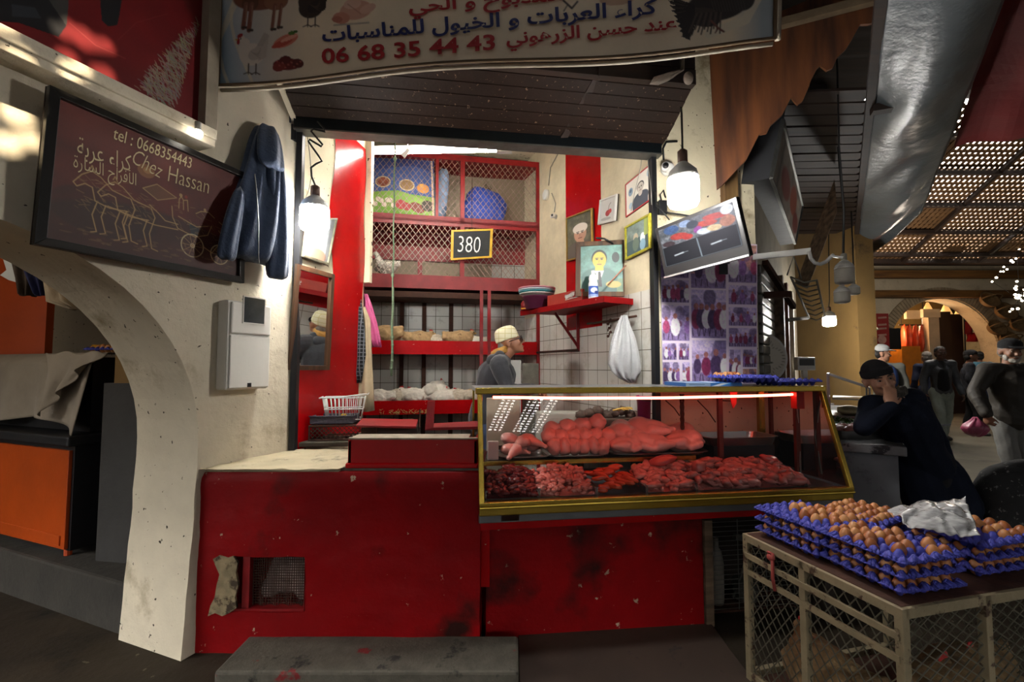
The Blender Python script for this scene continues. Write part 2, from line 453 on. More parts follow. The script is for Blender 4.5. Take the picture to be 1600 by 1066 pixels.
# ------------------------------------------------------------------ painted pictures
class Pic:
    """a small canvas of colours, laid on a grid of vertices; x to the right 0..w, y down 0..h"""
    def __init__(s, w, h, c, k=1.0):
        s.w, s.h, s.k = w, h, k; W_, H_ = int(w * k), int(h * k); s.a = np.ones((H_, W_, 3)) * np.array(c)
        s.Y, s.X = np.mgrid[0:H_, 0:W_] / k
    def _m(s, mask, c, al=1.0):
        mask = mask.astype(float)[..., None] * al; s.a = s.a * (1 - mask) + np.array(c) * mask; return s
    def ell(s, x, y, rx, ry, c, rot=0, al=1.0):
        ca, sa = math.cos(rot), math.sin(rot); dx, dy = s.X - x, s.Y - y
        d = ((dx * ca + dy * sa) / rx) ** 2 + ((-dx * sa + dy * ca) / ry) ** 2
        return s._m(np.clip((1.15 - d) / (.3 / s.k), 0, 1), c, al)
    def rect(s, x0, y0, x1, y1, c, al=1.0):
        return s._m((s.X >= x0) & (s.X < x1) & (s.Y >= y0) & (s.Y < y1), c, al)
    def line(s, pts, w, c, al=1.0):
        m = np.zeros(s.X.shape)
        for (xa, ya), (xb, yb) in zip(pts[:-1], pts[1:]):
            dx, dy = xb - xa, yb - ya; L2 = dx * dx + dy * dy + 1e-9
            t = np.clip(((s.X - xa) * dx + (s.Y - ya) * dy) / L2, 0, 1)
            d = np.hypot(s.X - xa - t * dx, s.Y - ya - t * dy)
            m = np.maximum(m, np.clip((w / 2 - d) * s.k + .5, 0, 1))
        return s._m(m, c, al)
    def poly(s, pts, c, al=1.0):
        ins = np.zeros(s.X.shape, bool); n = len(pts)
        for i in range(n):
            (x1, y1), (x2, y2) = pts[i], pts[(i + 1) % n]
            cr = ((y1 > s.Y) != (y2 > s.Y)); xi = (x2 - x1) * (s.Y - y1) / ((y2 - y1) if y2 != y1 else 1e-9) + x1
            ins ^= cr & (s.X < xi)
        return s._m(ins, c, al)
    def mottle(s, k, seed=0, cell=6):
        rg = np.random.RandomState(seed)
        for cl, wt in ((cell, 1), (max(1, cell // 2), .6), (1, .35)):
            g = rg.rand(s.h // cl + 3, s.w // cl + 3)
            fy, fx = s.Y / cl, s.X / cl; y0, x0 = fy.astype(int), fx.astype(int); ty, tx = fy - y0, fx - x0
            q = (g[y0, x0] * (1 - tx) + g[y0, x0 + 1] * tx) * (1 - ty) + (g[y0 + 1, x0] * (1 - tx) + g[y0 + 1, x0 + 1] * tx) * ty
            s.a = s.a * (1 + k * wt * (q[..., None] - .5) * 2)
        s.a = np.clip(s.a, 0, 1); return s
    def build(s, name, m, parent, fn, world=False):
        """fn(u, v) -> place, u to the right 0..1, v down 0..1"""
        h, w = s.a.shape[:2]
        vs = [tuple(fn(i / (w - 1), j / (h - 1))) for j in range(h) for i in range(w)]
        fs = [(j * w + i, (j + 1) * w + i, (j + 1) * w + i + 1, j * w + i + 1) for j in range(h - 1) for i in range(w - 1)]
        me = bpy.data.meshes.new(name); me.from_pydata(vs, [], fs); me.update()
        at_ = me.color_attributes.new('Col', 'FLOAT_COLOR', 'POINT')
        ar = np.ones((h * w, 4), np.float32); ar[:, :3] = s.a.reshape(-1, 3); at_.data.foreach_set('color', ar.ravel())
        if world and parent: me.transform(mw(parent).inverted())
        return link(name, me, m, parent)
def lerp4(a, b, c, d):
    """corner places TL TR BR BL -> fn(u, v)"""
    a, b, c, d = V(a), V(b), V(c), V(d)
    return lambda u, v: (a * (1 - u) + b * u) * (1 - v) + (d * (1 - u) + c * u) * v

# ------------------------------------------------------------------ shared materials
CREAM = mat('cream_plaster', S('#d3c8aa'), .85, 0, .10, 2.5, .35, 18, (S('#7d6a48'), .565, 3.5, .16), (S('#3a2a1c'), .655, 30, .02))
WHITEP = mat('white_plaster', S('#cbc1ab'), .85, 0, .12, 2, .7, 7, (S('#8a7a5a'), .57, 2.6, .18), (S('#33291f'), .685, 34, .015), dist=.02)
DIRTYP = mat('dirty_plaster', S('#8f846e'), .9, 0, .2, 3, .5, 14, (S('#4a3d2c'), .58, 4, .12))
RED = mat('red_paint', S('#8e0509'), .38, 0, .22, 3, .25, 22, (S('#a58b6c'), .665, 26, .012), (S('#3c1410'), .58, 3.2, .12), spec=.3)
REDW = mat('red_wall_paint', S('#7c0206'), .55, 0, .25, 2.2, .6, 14, (S('#b09a80'), .655, 15, .012), (S('#2a100c'), .575, 2.6, .13), spec=.15)
REDG = mat('red_gloss_paint', S('#a1060b'), .22, 0, .15, 4, .12, 30, (S('#c9b49b'), .69, 30, .01), spec=.3)
REDM = mat('red_metal_paint', S('#7d0b10'), .45, 0, .25, 8, .2, 40, (S('#4b3a30'), .68, 18, .06))
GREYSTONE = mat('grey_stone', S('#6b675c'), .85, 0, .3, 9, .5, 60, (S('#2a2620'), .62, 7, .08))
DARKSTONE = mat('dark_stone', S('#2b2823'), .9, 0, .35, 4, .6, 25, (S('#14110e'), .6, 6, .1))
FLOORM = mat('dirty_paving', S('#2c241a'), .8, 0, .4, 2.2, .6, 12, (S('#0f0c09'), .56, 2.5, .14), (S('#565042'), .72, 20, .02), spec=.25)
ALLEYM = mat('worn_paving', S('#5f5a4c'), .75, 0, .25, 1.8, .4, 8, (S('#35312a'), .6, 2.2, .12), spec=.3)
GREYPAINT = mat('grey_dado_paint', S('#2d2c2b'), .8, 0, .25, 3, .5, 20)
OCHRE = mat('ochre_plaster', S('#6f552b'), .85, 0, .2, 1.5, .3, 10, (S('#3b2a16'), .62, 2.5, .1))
DARKWOOD = wood('dark_wood', S('#150c07'), S('#2c1a0f'), 'X', 3)
BROWNWOOD = wood('brown_planks', S('#3a1d0d'), S('#71401d'), 'Z', 2)
OLDWOOD = wood('old_wood', S('#33261a'), S('#77614a'), 'X', 3)
STEEL = mat('stainless_steel', S('#9b9c9b'), .28, 1, .1, 6, .03, 60)
DULLSTEEL = mat('dull_steel', S('#6a6a66'), .5, .9, .25, 8, .1, 40)
BLACKM = mat('black_metal', S('#15161a'), .5, .3, .3, 10, .1, 40)
BRASS = mat('gold_aluminium', S('#b5983f'), .24, .9, .12, 5, .05, 50)
RUST = mat('rusty_metal', S('#3d2216'), .8, .3, .4, 14, .3, 40)
BLACKP = mat('black_plastic', S('#0d0d0f'), .4, 0, .2, 10, .03, 40)
WHITEPL = mat('white_plastic', S('#c9c8c2'), .45, 0, .08, 5, .03, 40)
GREYC = mat('grey_cable', S('#8d8a80'), .6, 0, .1, 5, 0)
BLACKC = mat('black_cable', S('#0c0c0c'), .6, 0, .1, 5, 0)
TILEW = tiles('white_wall_tiles', S('#cfcdc4'), S('#6d675b'), .15, .15, .2, S('#8a7a58'), top=1.93, above=S('#d3c7a8'))
TILEB = tiles('old_wall_tiles', S('#b4b4ac'), S('#4a463c'), .15, .15, .25, S('#4c4130'), top=2.62, above=S('#8a7c66'))
GLASS = clear('clear_glass', (.97, .985, .98), 1.1, .01, 1.5, .003)
PICGLASS = colmat('framed_picture', .45)
PAPER = colmat('printed_paper', .55)
SIGN = colmat('printed_vinyl', .45)

# ------------------------------------------------------------------ frames of the walls (X along, Y into the wall, Z up)
FL = frame((-1.57, 2.33), (.39, 1))             # street wall with the arch
J = FL @ V((.57, 0, 0))
FSL = frame((J.x, J.y), (.19, 1))               # inside wall of the shop, mirror side
R0 = V((1.0, 3.21, 0))
FSR = frame((R0.x, R0.y), (.37, -.93))          # inside wall of the shop, portraits side (s runs from -2.4 to 0)
FB = frame((-2.5, 4.98), (1, .14))              # back wall of the shop
FP = frame((R0.x, R0.y), (1, .147))             # pillar beside the shop
FO = frame((J.x, J.y), (1, .147))               # the shop's opening
FC = frame((-.16, 2.30), (1, .144))             # the glass case
AL0 = FP @ V((.79, 0, 0))
FA = frame((AL0.x, AL0.y), (.709, 1))           # wall of the lane beyond the pillar
GZ = -.03                                       # street level

# ------------------------------------------------------------------ floor
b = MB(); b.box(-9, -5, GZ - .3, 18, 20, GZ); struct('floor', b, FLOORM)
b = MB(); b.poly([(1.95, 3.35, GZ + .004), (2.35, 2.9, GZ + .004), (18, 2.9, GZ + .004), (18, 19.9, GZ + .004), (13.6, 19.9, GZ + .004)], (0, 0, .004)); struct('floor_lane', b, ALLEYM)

# ------------------------------------------------------------------ street wall with the arch
def wall_arch():
    b = MB(); T = .48; s0, s1, zt = -3.6, .57, 4.6
    c, r, z0 = -.944, .944, 1.0
    xs = [c - r * math.cos(PI * i / 28) for i in range(29)]
    top = [z0 + .93 * math.sqrt(max(0, 1 - ((x - c) / r) ** 2)) for x in xs]
    def wob(x, z): return .012 * noise.noise(V((x * 3, z * 3, 1)))
    for y in (0, T):
        for i in range(28):
            b.quad((xs[i], y, top[i]), (xs[i + 1], y, top[i + 1]), (xs[i + 1], y, zt), (xs[i], y, zt))
        b.quad((s0, y, -.3), (xs[0], y, -.3), (xs[0], y, zt), (s0, y, zt))
        b.quad((xs[-1], y, -.3), (s1, y, -.3), (s1, y, zt), (xs[-1], y, zt))
    for i in range(28): b.quad((xs[i], 0, top[i]), (xs[i + 1], 0, top[i + 1]), (xs[i + 1], T, top[i + 1]), (xs[i], T, top[i]))
    b.quad((xs[0], 0, -.3), (xs[0], T, -.3), (xs[0], T, top[0]), (xs[0], 0, top[0]))
    n = 14                                           # the near jamb swells a little towards its foot
    zs = [-.3 + 1.3 * i / n for i in range(n + 1)]
    def jx(z): return xs[-1] - .045 * max(0, (1.0 - z)) ** 1.5 + wob(2, z * 2)
    for i in range(n):
        b.quad((jx(zs[i]), 0, zs[i]), (jx(zs[i]), T, zs[i]), (jx(zs[i + 1]), T, zs[i + 1]), (jx(zs[i + 1]), 0, zs[i + 1]))
        for y in (0, T): b.quad((jx(zs[i]), y, zs[i]), (xs[-1], y, zs[i]), (xs[-1], y, zs[i + 1]), (jx(zs[i + 1]), y, zs[i + 1]))
    b.quad((s1, 0, -.3), (s1, T, -.3), (s1, T, zt), (s1, 0, zt))
    b.quad((s0, 0, -.3), (s0, T, -.3), (s0, T, zt), (s0, 0, zt))
    return b
struct('wall_left', wall_arch(), WHITEP, FL)
# passage behind the arch
FV = frame((-2.10, 2.62), (-1, .40))              # line of the raised floor in the passage
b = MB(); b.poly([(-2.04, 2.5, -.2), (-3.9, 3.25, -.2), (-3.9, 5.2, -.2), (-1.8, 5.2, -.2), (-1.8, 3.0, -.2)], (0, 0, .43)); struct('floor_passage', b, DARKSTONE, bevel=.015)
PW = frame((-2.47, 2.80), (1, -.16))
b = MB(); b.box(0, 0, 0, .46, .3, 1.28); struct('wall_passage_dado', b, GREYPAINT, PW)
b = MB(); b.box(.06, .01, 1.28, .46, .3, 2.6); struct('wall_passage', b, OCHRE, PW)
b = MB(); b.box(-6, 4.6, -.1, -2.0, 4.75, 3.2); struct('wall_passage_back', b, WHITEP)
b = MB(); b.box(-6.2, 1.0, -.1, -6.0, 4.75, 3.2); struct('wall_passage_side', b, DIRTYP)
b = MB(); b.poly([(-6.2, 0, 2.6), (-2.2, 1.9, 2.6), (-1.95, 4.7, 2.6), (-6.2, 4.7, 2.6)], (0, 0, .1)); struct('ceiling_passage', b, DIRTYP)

# ------------------------------------------------------------------ the shop's shell
b = MB(); b.box(0, 0, -.05, .86, .25, 4.0); struct('wall_shop_left', b, CREAM, FSL)
b = MB(); b.box(-2.6, 0, -.05, 0, .12, 4.0); struct('wall_shop_right', b, TILEW, FSR)
b = MB(); b.box(-.4, 0, -.05, 3.35, .15, 4.0); struct('wall_back', b, TILEB, FB)
b = MB(); b.box(-2.75, 3.3, -.05, -2.6, 5.2, 4.0); struct('wall_shop_recess', b, DIRTYP)
b = MB(); b.box(-2.7, 3.35, 1.9, -1.45, 3.66, 4.0); struct('wall_shop_recess_front', b, DIRTYP)
b = MB(); b.poly([(-2.7, 2.9, 3.78), (1.0, 3.2, 3.78), (.9, 5.6, 3.78), (-2.7, 5.3, 3.78)], (0, 0, .1)); struct('ceiling_shop', b, CREAM)
b = MB(); b.box(0, .06, 3.0, 2.42, .2, 4.6); struct('wall_front', b, DIRTYP, FO)
b = MB(); b.box(0, 0, -.05, .79, .3, 4.6); struct('wall_right', b, CREAM, FP)
# glossy red band down the portraits' wall, and the red post of the mirror wall
sa, sb_ = onf(FSR, 885, 400).x, onf(FSR, 940, 400).x
b = MB(); b.box(sa, -.003, 1.72, sb_, 0, 3.78); struct('trim_1', b, REDG, FSR)
b = MB()
def redpost(u, v):
    z = .86 + v * 2.3
    l = onf(FSL, 518 + 4 * math.sin(z * 7), 300).x; r = .845 + .015 * math.sin(z * 9) + (.0 if z < 2.6 else 0)
    if z < 1.62: l = .02 + .0 * z
    elif z < 1.72: l = .02 + (l - .02) * (z - 1.62) / .1
    return (l + (r - l) * u, -.006 - .004 * math.sin(u * PI), z)
b.grid(redpost, 6, 60); struct('trim_2', b, REDG, FSL, smooth=True)
b = MB(); b.box(.858, -.05, 2.06, .90, .24, 3.6); struct('trim_3', b, CREAM, FSL)
# dark steel guide rails of the roller shutter
for nm, fr_, x in (('trim_4', FO, .0), ('trim_5', FO, 2.37)):
    b = MB(); b.box(x, -.03, .87, x + .035, .03, 2.9); struct(nm, b, BLACKM, fr_)

# ------------------------------------------------------------------ roof of the lane
def roof():
    b = MB(); Z, t = 4.6, .08
    x0, x1, y0, y1 = -8, 16, -10, 17
    lat = (3.6, 13, 5.2, 11.2)
    # three gaps that let the sun dapple the street wall, one broken lattice behind the viewer
    holes = []
    for px, py, rx, ry in ((26, 178, .03, .05), (10, 222, .026, .05), (47, 218, .02, .035), (112, 72, .022, .08), (146, 90, .022, .085), (104, 112, .024, .04), (160, 138, .03, .05), (101, 190, .02, .03), (121, 185, .02, .028), (-8, 120, .03, .06)):
        p = hit(px, py, FL.translation, FL.col[1].xyz); q = p + SUN * ((Z - p.z) / SUN.z); holes.append((q.x, q.y, rx, ry))
    hx0, hx1 = min(h[0] for h in holes) - .3, max(h[0] for h in holes) + .3
    hy0, hy1 = min(h[1] for h in holes) - .3, max(h[1] for h in holes) + .3
    def cover(xa, ya, xb, yb):
        if xb - xa > 1e-4 and yb - ya > 1e-4: b.box(xa, ya, Z, xb, yb, Z + t)
    ax, bx, ay, by = 1.45, 2.65, -4.05, -2.5
    cover(x0, y0, x1, ay); cover(x0, ay, ax, by); cover(bx, ay, x1, by); cover(x0, by, x1, hy0); cover(x0, hy0, hx0, hy1); cover(hx1, hy0, x1, hy1)
    cover(x0, hy1, x1, lat[2]); cover(x0, lat[2], lat[0], lat[3]); cover(lat[1], lat[2], x1, lat[3]); cover(x0, lat[3], x1, y1)
    c = .012; nx, ny = int((hx1 - hx0) / c) + 1, int((hy1 - hy0) / c) + 1; cx, cy = (hx1 - hx0) / nx, (hy1 - hy0) / ny
    for j in range(ny):
        run = None
        for i in range(nx + 1):
            X, Y = hx0 + (i + .5) * cx, hy0 + (j + .5) * cy
            op = i == nx or any(((X - h[0]) / h[2]) ** 2 + ((Y - h[1]) / h[3]) ** 2 < 1 for h in holes)
            if not op and run is None: run = i
            if op and run is not None:
                b.quad((hx0 + run * cx, hy0 + j * cy, Z), (hx0 + i * cx, hy0 + j * cy, Z), (hx0 + i * cx, hy0 + (j + 1) * cy, Z), (hx0 + run * cx, hy0 + (j + 1) * cy, Z)); run = None
    return b
struct('ceiling', roof(), DARKWOOD)
def lattice(x0, x1, y0, y1, z, pitch, w, seed, miss):
    rg = random.Random(seed); b = MB()
    n = int((x1 - x0) / pitch); m = int((y1 - y0) / pitch)
    for i in range(n + 1):
        x = x0 + i * pitch + rg.uniform(-.01, .01); b.box(x - w / 2, y0, z, x + w / 2, y1, z + .012)
    for j in range(m + 1):
        y = y0 + j * pitch + rg.uniform(-.01, .01); b.box(x0, y - w / 2, z + .012, x1, y + w / 2, z + .024)
    for _ in range(miss):                               # matting still covering parts of the lattice
        X, Y = rg.uniform(x0, x1), rg.uniform(y0, y1); r1, r2 = rg.uniform(.2, .8), rg.uniform(.15, .5)
        b.box(max(x0, X - r1), max(y0, Y - r2), z + .03, min(x1, X + r1), min(y1, Y + r2), z + .045)
    return b
REED = mat('reed_lattice', S('#5a4023'), .8, 0, .3, 8, .2, 40)
# the reed lattice slopes up over the lane's skylight, from its far eave towards the viewer
LO, HI = V((3.6, 11.1, 4.0)), V((3.6, 7.6, 5.85)); LV = (HI - LO); LLEN = LV.length; LV.normalize()
LM = Matrix(((1, 0, 0, LO.x), (0, LV.y, LV.z * -1 * -1, LO.y), (0, LV.z, -LV.y, LO.z), (0, 0, 0, 1)))
o = struct('ceiling_lattice', lattice(0, 9.4, 0, LLEN, 0, .108, .064, 3, 34), REED, LM)
b = lattice(1.45, 2.65, -4.05, -2.5, 4.62, .105, .040, 5, 0); b.box(1.74, -4.05, 4.56, 1.96, -2.5, 4.62); b.box(2.28, -4.05, 4.58, 2.34, -2.5, 4.62); struct('ceiling_small_lattice', b, REED)
b = MB(); b.poly([(3.4, 5.15, 4.66), (13.2, 5.15, 4.66), (13.2, 7.6, 5.93), (3.4, 7.6, 5.93)], (0, .02, .06)); b.box(3.4, 5.1, 4.55, 3.6, 11.3, 6.2); b.box(13, 5.1, 4.55, 13.2, 11.3, 6.2)  # opaque top panel, added out of sight to stop sun bypassing the lattice
b.box(3.4, 11.1, 3.9, 13.2, 11.3, 4.75)
struct('ceiling_sky_closure', b, DARKWOOD)
b = MB()
for k in (.06, .25, .45, .66, .86):
    p = LO + LV * LLEN * k; b.beam((3.6, p.y, p.z - .06), (13, p.y, p.z - .06), .09, .09)
for k in range(6): q = V((1.9 * k + .2, 0, -.05)); b.beam(LO + q, HI + q, .06, .07)
struct('ceiling_beams', b, DARKWOOD)
b = MB(); b.box(-6, 17, -.1, 16, 17.2, 4.7); struct('wall_far_end', b, DIRTYP)
b = MB(); b.box(15.8, -2, -.1, 16, 17, 4.7); struct('wall_lane_right', b, DIRTYP)

# ------------------------------------------------------------------ red masonry counter, step, board on the ground
t = thing('masonry_counter', 'red painted masonry counter with flaking paint under the stone ledge', 'counter', (-.9, 2.35, GZ))
b = MB(); x0, x1, nx0, nx1, nz0, nz1, y0, y1 = -1.62, -.16, -1.39, -1.03, .165, .435, 2.35, 2.95
def face(u, v):
    x = x0 + (x1 - x0) * u; z = GZ + (.845 - GZ) * v
    return x, z
N_ = 60; M_ = 36
xs = sorted([x0 + (x1 - x0) * i / N_ for i in range(N_ + 1)] + [nx0, nx1]); zs = sorted([GZ + (.845 - GZ) * i / M_ for i in range(M_ + 1)] + [nz0, nz1])
idx = {}; vs = []; fs = []
for j, z in enumerate(zs):
    for i, x in enumerate(xs):
        rag = .012 * noise.noise(V((x * 9, z * 9, 0))) if min(abs(x - nx0), abs(x - nx1), abs(z - nz0), abs(z - nz1)) < .03 else 0
        d = .012 * noise.noise(V((x * 3, z * 3, 5))) + .004 * noise.noise(V((x * 14, z * 14, 2)))
        if z > .80: d += (z - .80) ** 2 * 8
        idx[i, j] = len(vs); vs.append((x + rag - (.03 * (1 - (z + .03) / .9) if i == 0 else 0), y0 + d, z + rag))
for j in range(len(zs) - 1):
    for i in range(len(xs) - 1):
        if nx0 - 1e-6 <= xs[i] < nx1 - 1e-6 and nz0 - 1e-6 <= zs[j] < nz1 - 1e-6: continue
        fs.append((idx[i, j], idx[i + 1, j], idx[i + 1, j + 1], idx[i, j + 1]))
b.add(vs, fs)
b.box(x0, y0 + .02, .83, x1, y1, .846); b.box(x0 - .02, y0 + .02, GZ, x0, y1, .84); b.box(x1 - .02, y0 + .02, GZ, x1, y1, .84)
b.quad((nx0, y0, nz0), (nx0, y0 + .3, nz0), (nx0, y0 + .3, nz1), (nx0, y0, nz1)); b.quad((nx1, y0, nz0), (nx1, y0 + .3, nz0), (nx1, y0 + .3, nz1), (nx1, y0, nz1))
b.quad((nx0, y0, nz0), (nx1, y0, nz0), (nx1, y0 + .3, nz0), (nx0, y0 + .3, nz0)); b.quad((nx0, y0, nz1), (nx1, y0, nz1), (nx1, y0 + .3, nz1), (nx0, y0 + .3, nz1))
b.quad((nx0, y0 + .3, nz0), (nx1, y0 + .3, nz0), (nx1, y0 + .3, nz1), (nx0, y0 + .3, nz1))
obj('body', b, REDW, t, smooth=True, world=True, norm=False)
b = MB()
def ledge(u, v):
    x = -1.59 + u * .72; y = 2.335 + v * .55 + .012 * noise.noise(V((u * 8, 3, 0))) * (1 - v)
    return (x + (.03 * noise.noise(V((1, v * 5, 2))) if u > .9 else 0), y, .868 + .007 * noise.noise(V((u * 9, v * 9, 1))))
b.grid(ledge, 30, 16); b.box(-1.585, 2.37, .845, -.88, 2.88, .862)
o = obj('ledge', b, mat('cream_stone', S('#b8ac8e'), .8, 0, .15, 5, .4, 40, (S('#6f6a58'), .55, 6, .1)), t, smooth=True, world=True); o['label'] = 'cream stone ledge'
b = MB(); b.box(-.9, 2.40, .846, -.17, 2.95, .858)
obj('worktop', b, GREYSTONE, t, world=True)
b = MB()                                             # broken plaster beside the niche
pts = [(-1.485, .425), (-1.45, .445), (-1.41, .432), (-1.385, .44), (-1.362, .405), (-1.37, .36), (-1.355, .30), (-1.37, .24), (-1.36, .19), (-1.395, .165), (-1.43, .15), (-1.465, .165), (-1.50, .15), (-1.49, .20), (-1.47, .24), (-1.462, .30), (-1.45, .35), (-1.47, .39)]
b.poly([(x, 2.346 + .012, z) for x, z in pts], (0, -.014, 0)); obj('broken_plaster', b, mat('bare_plaster', S('#84765a'), .95, 0, .35, 14, .9, 24, (S('#3d3022'), .5, 11, .08)), t, world=True)
b = MB()
for i in range(26): x = nx0 + .08 + (nx1 - nx0 - .09) * i / 25; b.beam((x, 2.40 + .01 * math.sin(i), nz0), (x, 2.40, nz1), .003, .003)
for i in range(20): z = nz0 + .01 + (nz1 - nz0 - .02) * i / 19; b.beam((nx0 + .07, 2.402, z), (nx1, 2.402, z), .003, .003)
obj('niche_mesh', b, RUST, t, world=True)
b = MB(); b.box(nx0 + .04, 2.37, nz0, nx0 + .075, 2.40, nz1); b.box(nx1 - .01, 2.37, nz0, nx1 + .005, 2.39, nz1); b.box(nx0, 2.36, nz0 - .015, nx1, 2.42, nz0 + .012)
obj('niche_frame', b, REDM, t, world=True)
# front panel and beam under the glass case
b = MB()
b.poly([(-.135, 2.46, GZ), (1.045, 2.585, GZ), (1.045, 2.585, .595), (-.135, 2.46, .595)], (-.02, .10, 0))
obj('front_panel', b, REDW, t, world=True)
b = MB(); b.beam((-.16, 2.37, .585), (1.80, 2.66, .585), .04, .045); b.beam((-.14, 2.44, .25), (-.14, 2.44, .57), .05, .02)
obj('support_beam', b, REDG, t, world=True)
b = MB(); b.box(.0, 0, GZ, .045, .05, .565); obj('niche_post', b, OLDWOOD, t).matrix_basis = mw(t).inverted() @ frame((1.055, 2.575), (1, .144))
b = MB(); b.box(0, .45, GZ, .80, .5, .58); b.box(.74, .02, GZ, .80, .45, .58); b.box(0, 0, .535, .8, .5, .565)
obj('niche_back', b, mat('dark_niche_wood', S('#241a14'), .9, 0, .3, 5, .3, 20), t).matrix_basis = mw(t).inverted() @ frame((1.055, 2.575), (1, .144))  # niche back and lining in a mottled dark brown

b = MB()
def slab(u, v):
    x = -1.30 + u * 1.33
    return (x, 2.10 + v * .25, .05 + .004 * noise.noise(V((u * 12, v * 4, 0))))
b.box(-1.30, 2.085, GZ, .03, 2.36, .05)
SLABM = mat('step_stone', S('#4f4b41'), .8, 0, .3, 12, .5, 60, (S('#1c1915'), .58, 6, .08), (S('#6d0a0b'), .66, 7, .03))
struct('trim_6', b, SLABM, bevel=.012)
b = MB(); b.poly([onz(810, 992, GZ), onz(1096, 957, GZ), onz(1120, 990, GZ), onz(1190, 1085, GZ), onz(812, 1085, GZ)], (0, 0, .014))
solo('floor_board', 'worn brown board lying on the ground in front of the case', 'board', b, mat('brown_board', S('#33251b'), .7, 0, .25, 3, .3, 14, (S('#15100c'), .62, 6, .06)), bevel=.004)

# white plucked bird behind the niche mesh
b = MB(); b.ell((-1.17, 2.52, .29), (.13, .09, .11)); b.ell((-1.08, 2.50, .25), (.07, .07, .08)); b.ell((-1.27, 2.50, .22), (.06, .06, .05))
o = blob('stuffed_sack', b, mat('dirty_white_sack', S('#b9a9a2'), .8, 0, .2, 18, .5, 40, (S('#6b2a22'), .62, 9, .1)), voxel=.012, nz=.02, nzs=14)
tag(o, 'dirty white stuffed sack behind the rusty mesh of the counter niche', 'sack')

# ------------------------------------------------------------------ roller shutter housing above the opening
t = thing('roller_shutter', 'dark brown roller shutter rolled up above the shop opening', 'shutter', m=FO @ Matrix.Translation((1.2, -.2, 2.9)))
Ti = Matrix.Translation((-1.2, .2, -2.9))
def part(nm, bb, m, par, Tl, **k):
    o = obj(nm, bb, m, par, **k); o.data.transform(Tl); return o
SHUT = mat('shutter_slat', S('#1f110a'), .6, 0, .3, 5, .3, 30, (S('#75624f'), .635, 34, .015), spec=.25)
ys = [-.44, -.37, -.30, -.23, -.15, -.03]
for i in range(5):
    b = MB(); z = 2.93 + .035 * (4 - i)
    b.add([(-.01, ys[i], z + .03), (2.44, ys[i], z + .03), (2.44, ys[i + 1], z), (-.01, ys[i + 1], z), (-.01, ys[i], z + .05), (2.44, ys[i], z + .05), (2.44, ys[i + 1], z + .02), (-.01, ys[i + 1], z + .02)],
          [(3, 2, 1, 0), (4, 5, 6, 7), (0, 1, 5, 4), (1, 2, 6, 5), (2, 3, 7, 6), (3, 0, 4, 7)])
    part('slat', b, SHUT, t, Ti)
b = MB(); b.box(-.01, -.07, 2.868, 2.43, .04, 2.985); part('bottom_bar', b, mat('black_green_steel', S('#10161a'), .35, .5, .3, 8, .05, 40), t, Ti, bevel=.006)
b = MB(); b.box(-.01, -.073, 2.860, 2.43, .03, 2.869); part('bottom_edge', b, DULLSTEEL, t, Ti)
for i in range(6):
    b = MB(); z = 3.10 + i * .10
    b.box(-.06, -.50 + .006 * (i % 2), z, 2.44, -.45, z + .092); part('fascia_plank', b, DARKWOOD, t, Ti)
b = MB(); b.box(1.82, -.515, 3.09, 1.88, -.50, 3.7); b.beam((1.83, -.46, 3.12), (1.72, -.05, 2.93), .05, .02); part('batten', b, DARKWOOD, t, Ti)
b = MB(); b.box(-.06, -.05, 2.80, .0, .02, 2.90); b.tube([(-.03, -.06, 2.9), (-.03, -.07, 2.935), (-.005, -.07, 2.935), (-.005, -.06, 2.9)], .006)
part('padlock', b, BLACKM, t, Ti, bevel=.008)
# white-painted corner strip where the housing meets the street wall
b = MB(); b.beam(FO @ V((-.03, -.44, 3.08)), FO @ V((-.01, -.04, 2.93)), .03, .03); struct('trim_7', b, WHITEP)

